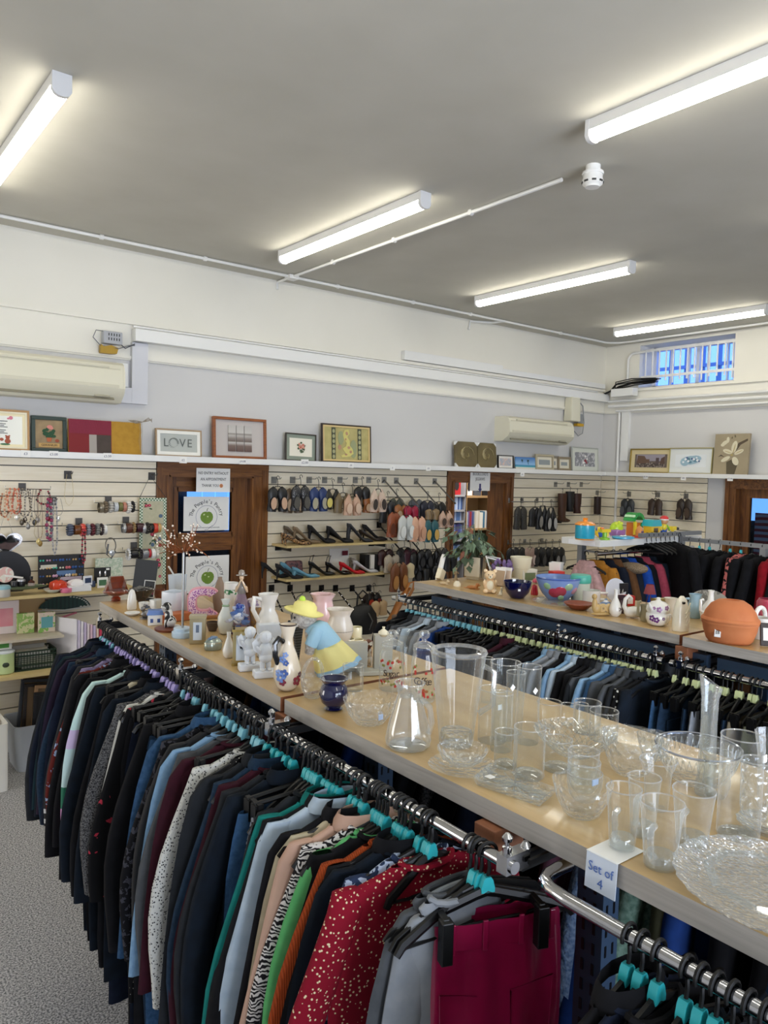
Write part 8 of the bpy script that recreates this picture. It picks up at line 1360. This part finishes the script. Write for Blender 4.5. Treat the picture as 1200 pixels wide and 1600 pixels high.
t, r, h, s = VB('white_mug', 'large plain white mug right of the teal-lidded tub', 'mug', 922, 944, 920, 30, CYL, WCER, wall=1); handle(t, r, h, WCER, -.7)
VB('clay_saucer', 'shallow terracotta saucer at the board edge', 'saucer', 904, 954, 940, 46, [(.45, 0), (.55, .1), (1, .9), (.98, 1), (.5, .4)], mat('#8c4a34', .4))
p, s, el = place(939, 963, .015); t = thing('snail_figurine', 'beige figurine of a boy with two snail shells', 'figurine', p, -.5); m = mat('#b99a62', .4); figure(t, [((-.03, 0, .045), (.012, .01, .03)), ((-.032, 0, .08), (.011, .011, .012)), ((-.02, 0, .03), (.02, .012, .02)), ((0, 0, .008), (.045, .016, .008))], m)
for x in (.005, .035): M().tube([(x+.018*cos(a)*(1-a/16), 0, .03+.018*sin(a)*(1-a/16)) for a in [k*.6 for k in range(20)]], .006, 6).build('shell', mat('#c9ac78', .4), t)
VB('sugar_pot', 'small blue and white lidded pot behind the snail figurine', 'pot', 946, 957, 936, 20, [(.6, 0), (1, .35), (.9, .65), (.3, .85), (.2, 1)], CER('#dfe6ee', kind='stripes', nscale=20, hex2='#7c94b8'), closed=True)
p, s, el = place(960, 941, .02); t = thing('dinner_plate', 'white plate standing upright on a white wire rack', 'plate', p+Vector((0, 0, .054))); t.scale = (.62,)*3; M().lathe([(.04, 0), (.05, .004), (.088, .01), (.089, .013), (.05, .008), (.001, .006)], n=40, rot=(rad(80), 0, rad(-20))).build('plate_body', CER('#d8dce4'), t)
t = thing('wire_rack', 'white wire plate rack holding the upright plate', 'rack', p+Vector((0, -.02, 0)), -.35); t.scale = (.62,)*3
for x in (-.03, 0, .03): M().tube([(x, -.02, 0), (x, -.012, .10), (x, .03, .0)], .0018, 5).build('wire', WHITEP, t)
M().tube([(-.04, -.02, .03), (.04, -.02, .03)], .0018, 5).tube([(-.04, -.02, .06), (.04, -.02, .06)], .0018, 5).build('crossbar', WHITEP, t)
BUD = [(.5, 0), (.9, .12), (1, .28), (.7, .5), (.28, .7), (.24, .92), (.32, 1)]
t, r, h, s = VB('bud_vase', 'white bud vase with dark star motifs and a thin neck', 'vase', 961, 964, 921, 20, BUD, WCER, wall=1); blob(t, 'star_print', [(0, h*.3, .004, .004, 0), (.007, h*.26, .002, .006, .8), (-.007, h*.26, .002, .006, -.8), (.008, h*.34, .006, .0016, .3), (-.008, h*.34, .006, .0016, -.3)], mat('#5c4c50', .5), -r*.98)
o = pbox('red_box', 'red box with a white label behind the swan', 'box', place(984, 950, .02)[0]+Vector((.02, .04, .001)), (.08, .04, .045), mat('#c21f1e', .4), -.4, mat('#e8dcd8', .5), part='label'); t, r, h, s = VB('plum_mug', 'dark plum mug left of the white swan', 'mug', 971, 959, 930, 17, CYL, CER('#3c2230'), wall=1); handle(t, r, h, CER('#3c2230'), -2.5)
def swan(px, by, ty, w, lb, m):
    p, s, el = place(px, by, .02); k = w*s; t = thing('swan_vase', lb, 'vase', p, -.5); M().loft([[(x*k, .3*q*k*cos(a), .28*k+.26*q*k*sin(a)+(.12*k if x > .3 else 0)) for a in [2*pi*j/14 for j in range(14)]] for x, q in ((-.42, .35), (-.3, .8), (-.05, 1), (.2, .95), (.4, .6), (.55, .2))]).build('body', m, t, ang=70)
    H_ = (by-ty)*s; M().tube([(-.3*k, 0, .3*k), (-.46*k, 0, H_*.5), (-.42*k, 0, H_*.78), (-.25*k, 0, H_*.93), (-.12*k, 0, H_*.82), (-.2*k, 0, H_*.68)], [.13*k, .1*k, .085*k, .085*k, .08*k, .04*k], 10).build('neck', m, t); return t
swan(989, 967, 929, 34, 'glossy white swan vase with a curved neck', WCER)
t, r, h, s = VB('stone_jug', 'small olive-beige jug with a loop handle beside the swan', 'jug', 1008, 972, 944, 19, [(.7, 0), (1, .3), (.8, .7), (.9, 1)], mat('#9c9478', .4), wall=1); handle(t, r, h, mat('#9c9478', .4), 2.6, 1.2, .3, 1.3)
# teapot for one with violets
t, r, h, s = VB('teapot_for_one', 'white teapot for one stacked on its cup, painted with violets', 'teapot', 1027, 979, 934, 36, [(.5, 0), (.85, .08), (1, .25), (.98, .42), (.9, .46), (1.0, .56), (.95, .7), (.6, .84), (.25, .88), (.15, .93), (.2, .97), (.1, 1)], WCER, closed=True); handle(t, r, h, WCER, -.3, .36, .15, 1.35, .004); M().tube([(-r*.9, 0, h*.6), (-r*1.3, 0, h*.75), (-r*1.4, 0, h*.85)], [.008, .006, .004], 8).build('spout', WCER, t)
for a, z, q in ((-.3, .62, .009), (-.9, .3, .010), (-.5, .25, .009), (.4, .68, .008), (.1, .3, .005), (-.75, .66, .005)): petals(t, a-.6, z*h, q*.8, CER('#6c3c78' if z < .5 else '#a878a8'), R=r*.98)
t, r, h, s = VB('cream_jug', 'white flared jug vase behind the violet teapot', 'jug', 1047, 965, 933, 21, [(.5, 0), (.9, .3), (.6, .65), (1, 1)], CER('#e4ddcc'), wall=1)
t, r, h, s = VB('wave_vase', 'tall cream sculpted vase with wave ridges and a slot top', 'vase', 1063, 988, 932, 29, [(.95, 0), (1, .1), (.98, .35), (.85, .65), (.6, .88), (.2, 1)], CER('#ece4cc'), closed=True, sy=.65, rz=-.4)
for k in range(4): M().tube([(r*.1, -r*.64, h*(.15+.12*k)), (r*.5, -r*.58, h*(.28+.14*k)), (r*.75, -r*.4, h*(.42+.13*k))], .0035, 6, flat=.6).build('ridge', CER('#e2d9bd'), t)
M().box((-r*.1, -r*.42, h*.82), (r*.3, .01, .008), rot=(.2, 0, 0)).build('slot', BLACKP, t)
t, r, h, s = VB('blue_jug', 'pale sky blue jug behind the cream wave vase', 'jug', 1085, 967, 927, 23, [(.7, 0), (.95, .25), (.9, .6), (.7, .85), (.85, 1)], CER('#9cbccc'), wall=1); handle(t, r, h, CER('#9cbccc'), 2.6)
t, r, h, s = VB('necked_jug', 'white jug with a narrow bottle neck behind the terracotta pot', 'jug', 1109, 972, 922, 32, BUD, WCER, wall=1); handle(t, r, h, WCER, 2.8, .7, .3, 1.2)
p = place(1122, 965, .03)[0]+Vector((.06, .08, .045)); tag(M().lathe([(.05, 0), (.085, .006), (.09, .009), (.05, .004), (.001, .003)], n=36, rot=(rad(62), 0, rad(-30)), sy=.6).build('serving_platter', mat('#5e5a50', .4, kind='blotch', nscale=26, hex2='#8c877a', noise=.5), loc=p), 'dark grey patterned oval platter propped behind the terracotta pot', 'platter')
# terracotta brick
p, s, el = place(1139, 1009, .07); TC = mat('#b9693c', .75, noise=.5, nscale=10, hex2='#c47848'); L_ = .19; t = thing('clay_baking_pot', 'large lidded oval terracotta baking pot with a £8 label', 'baking pot', p+Vector((0, 0, .001)), rad(-72)); t.scale = (.50, .62, .84)
def oval(u, v, z, e=.85): return [(u*math.copysign(abs(cos(a))**e, cos(a)), v*math.copysign(abs(sin(a))**e, sin(a)), z) for a in [2*pi*j/40 for j in range(40)]]
M().loft([oval(L_*.72, .085, 0), oval(L_*.82, .10, .012), oval(L_*.93, .115, .05), oval(L_*.97, .12, .075), oval(L_*1.0, .125, .08), oval(L_*1.0, .125, .088)]).build('base', TC, t, ang=50)
M().loft([oval(L_*1.02, .127, .089), oval(L_*1.03, .13, .096), oval(L_*1.0, .125, .104), oval(L_*.95, .118, .106), oval(L_*.88, .11, .13), oval(L_*.7, .09, .16), oval(L_*.45, .06, .178), oval(L_*.3, .035, .18), oval(L_*.26, .03, .172)]).build('lid', TC, t, ang=50)
lb_ = M().box((-.055, -.1125, .05), (.042, .002, .042), rot=(-.15, 0, -.08)).build('price_label', PAPER, t, smooth=False); text('price_text', '£8', .026, INK, t, (-.055, -.115, .05), rot=(rad(82), 0, -.08))
t, r, h, s = VB('rose_lamp_base', 'deep pink cylinder vase at the right picture edge', 'vase', 1198, 988, 934, 34, [(.9, 0), (1, .1), (1, .9), (.8, 1)], CER('#a8344c'), wall=1)
t, r, h, s = VB('handled_basket', 'white ceramic basket with an arched handle behind the terracotta pot', 'basket', 1186, 1000, 962, 34, [(.7, 0), (.9, .3), (1, 1)], WCER, wall=1); M().tube([(r*.95*cos(a), 0, h+r*.9*sin(a)) for a in [pi*k/10 for k in range(11)]], .008, 8).build('handle', WCER, t)
q = pbox('dark_frame', 'dark framed picture leaning at the right edge beside the terracotta pot', 'picture frame', place(1200, 1012, .01)[0]+Vector((.01, 0, .002)), (.06, .01, .08), mat('#2c1c14', .4), -.9, PAPER); q.rotation_euler = (-.25, 0, -.9)
p = place(1025, 950, .02)[0]+Vector((0.04, .06, 0)); t = thing('small_lamp', 'small lamp with a dusty rose shade on bent wire legs', 'lamp', p); t.scale = (.5,)*3; M().lathe([(.055, .10), (.032, .185)], n=24, cap=(False, False)).build('lamp_shade', mat('#8c3c44', .7), t)
for k in range(3): a = k*2.1; M().tube([(.03*cos(a), .03*sin(a), 0), (.01*cos(a), .01*sin(a), .1)], .003, 5).build('leg', mat('#6c4030', .4), t)
pbox('olive_box', 'low olive gold box behind the teapot', 'box', place(1040, 950, .02)[0]+Vector((.03, .05, .001)), (.07, .04, .03), mat('#9c8c4c', .5), -.4); q = pbox('black_frame', 'black upright panel behind the red box', 'picture frame', place(990, 945, .02)[0]+Vector((.02, .07, .001)), (.045, .01, .085), mat('#111114', .3), -.4)

# ------------------------------------------------------------------ plastic toys on the white shelf
TZ = 1.501
def T(px, Y_=3.24): return Vector((at(px, 830, Y=Y_).x, Y_, TZ))
PL = lambda c: mat(c, .3, coat=.3)
t = thing('toy_pot', 'turquoise toy cooking pot with an orange lid', 'toy', T(914)); M().lathe([(.062, 0), (.066, .008)], n=28).build('base', PL('#f0a030'), t); M().lathe([(.064, .008), (.066, .012), (.066, .1)], n=28).build('pot_body', PL('#2fa6c4'), t); M().lathe([(.07, .1), (.07, .108), (.05, .122), (.015, .126), (.015, .14), (.02, .146), (.01, .15)], n=28).build('lid', PL('#f0962c'), t)
t = thing('toy_ball', 'blue and yellow toy ball on its side', 'toy', T(938, 3.3)); M().ell((0, 0, .04), .04, 16, 12).build('ball', mat('#f0c82c', .3, kind='blotch', nscale=10, hex2='#2c5cb4', noise=.45), t)
t = thing('toy_tap', 'yellow and green toy mixer on a green foot', 'toy', T(945, 3.18)); M().lathe([(.035, 0), (.036, .012), (.016, .018), (.016, .05)], n=18).build('foot', PL('#8cc83c'), t); M().box((0, 0, .062), (.1, .03, .022)).cyl((.03, 0, .05), (.03, 0, .02), .01).build('arm', PL('#f0d42c'), t); M().ell((-.03, 0, .075), (.016, .016, .012), 10, 8).build('knob', PL('#e87c2c'), t)
t = thing('toy_turtle', 'lime green shell toy on a purple body', 'toy', T(963, 3.32)); M().ell((0, 0, .06), (.055, .045, .05), 16, 10).build('shell', PL('#b4d42c'), t); M().box((0, -.01, .03), (.11, .07, .05)).build('body', PL('#9c6ca4'), t, bevel=.01)
for k in range(3): M().ell((-.03+.03*k, -.02, .105-.008*abs(k-1)), .012, 8, 6).build('bump', PL('#d8e04c'), t)
t = thing('toy_tray', 'flat sky blue toy tray at the shelf front', 'toy', T(974, 3.17)); M().lathe([(.06, 0), (.075, .006), (.075, .016), (.065, .012), (.001, .01)], n=30, sx=1.1).build('tray_body', PL('#4fb4dc'), t); M().ell((-.02, 0, .02), (.016, .012, .006), 8, 6).ell((.02, 0, .02), (.016, .012, .006), 8, 6).build('button', PL('#f4f0ec'), t)
t = thing('toy_playhouse', 'toy tree house with a green ribbed curved roof and orange base', 'toy', T(990, 3.32)); M().box((0, 0, .05), (.09, .07, .1)).build('base', PL('#d8762c'), t, smooth=False, bevel=.004); M().box((-.045, -.04, .06), (.02, .02, .1)).build('pillar', PL('#f0d42c'), t, smooth=False, bevel=.003)
b = M()
for k in range(7): a0, a1 = rad(20+k*22), rad(20+k*22+18); b.prism([(.075*cos(a0), .10+.075*sin(a0)), (.075*cos(a1), .10+.075*sin(a1)), (.05*cos(a1), .10+.05*sin(a1)), (.05*cos(a0), .10+.05*sin(a0))], -.045, .045)
b.build('roof', PL('#2f9c44'), t, smooth=False); M().prism([(.02, .02), (.05, .1), (.036, .1), (.006, .02)], -.05, -.035).build('slide', PL('#3cb454'), t, smooth=False)
t = thing('toy_rocket', 'small grey and orange domed toy tower', 'toy', T(999, 3.19)); M().lathe([(.026, 0), (.026, .05), (.018, .075), (.002, .088)], n=16).build('tower', PL('#d88c4c'), t); M().box((0, -.024, .03), (.022, .01, .04)).build('door', PL('#7c5c7c'), t, smooth=False); M().box((0, 0, .006), (.09, .05, .012)).build('plinth', PL('#d83c2c'), t, smooth=False)
t = thing('toy_cottage', 'yellow toy shop with a turquoise scalloped roof', 'toy', T(1018, 3.22)); M().box((0, 0, .04), (.11, .07, .08)).build('walls', PL('#f0c434'), t, smooth=False, bevel=.004); M().prism([(-.066, .078), (.066, .078), (.045, .125), (-.045, .125)], -.045, .045).build('roof', PL('#34b0bc'), t, smooth=False); M().box((0, -.037, .05), (.05, .004, .03)).build('window', PL('#5c4c3c'), t, smooth=False); M().box((.055, -.02, .015), (.03, .03, .03)).build('post_box', PL('#d83c2c'), t, smooth=False)
t = thing('toy_figure', 'toy child figure with a red and white cap, yellow top and blue trousers', 'toy', T(1037, 3.2), -.4); M().ell((0, -.002, .118), (.03, .028, .03), 14, 10).build('head', PL('#d89c70'), t); M().lathe([(.032, .125), (.031, .14), (.018, .154), (.002, .157)], n=18).build('cap', PL('#d42c2c'), t); M().lathe([(.033, .122), (.034, .13)], n=18).build('cap_band', PAPER, t); M().ell((0, 0, .07), (.024, .02, .03), 12, 8).build('top', PL('#e8d43c'), t)
for sg in (-1, 1): M().cyl((sg*.012, 0, .008), (sg*.012, 0, .05), .013).build('leg', PL('#2c5cc4'), t); M().ell((sg*.014, -.008, .006), (.014, .02, .008), 8, 6).build('shoe', PL('#7c4c2c'), t); M().tube([(sg*.022, 0, .085), (sg*.038, -.01, .06), (sg*.034, -.02, .045)], .008, 6).build('arm', PL('#8cc83c' if sg > 0 else '#e8d43c'), t)
t = thing('toy_crane', 'yellow and black toy arm at the shelf end', 'toy', T(1051, 3.26)); M().box((0, 0, .05), (.06, .03, .03)).cyl((0, 0, 0), (0, 0, .04), .012).build('body', PL('#f0d42c'), t); M().cyl((.035, 0, .05), (.07, 0, .045), .012).build('grip', BLACKP, t)
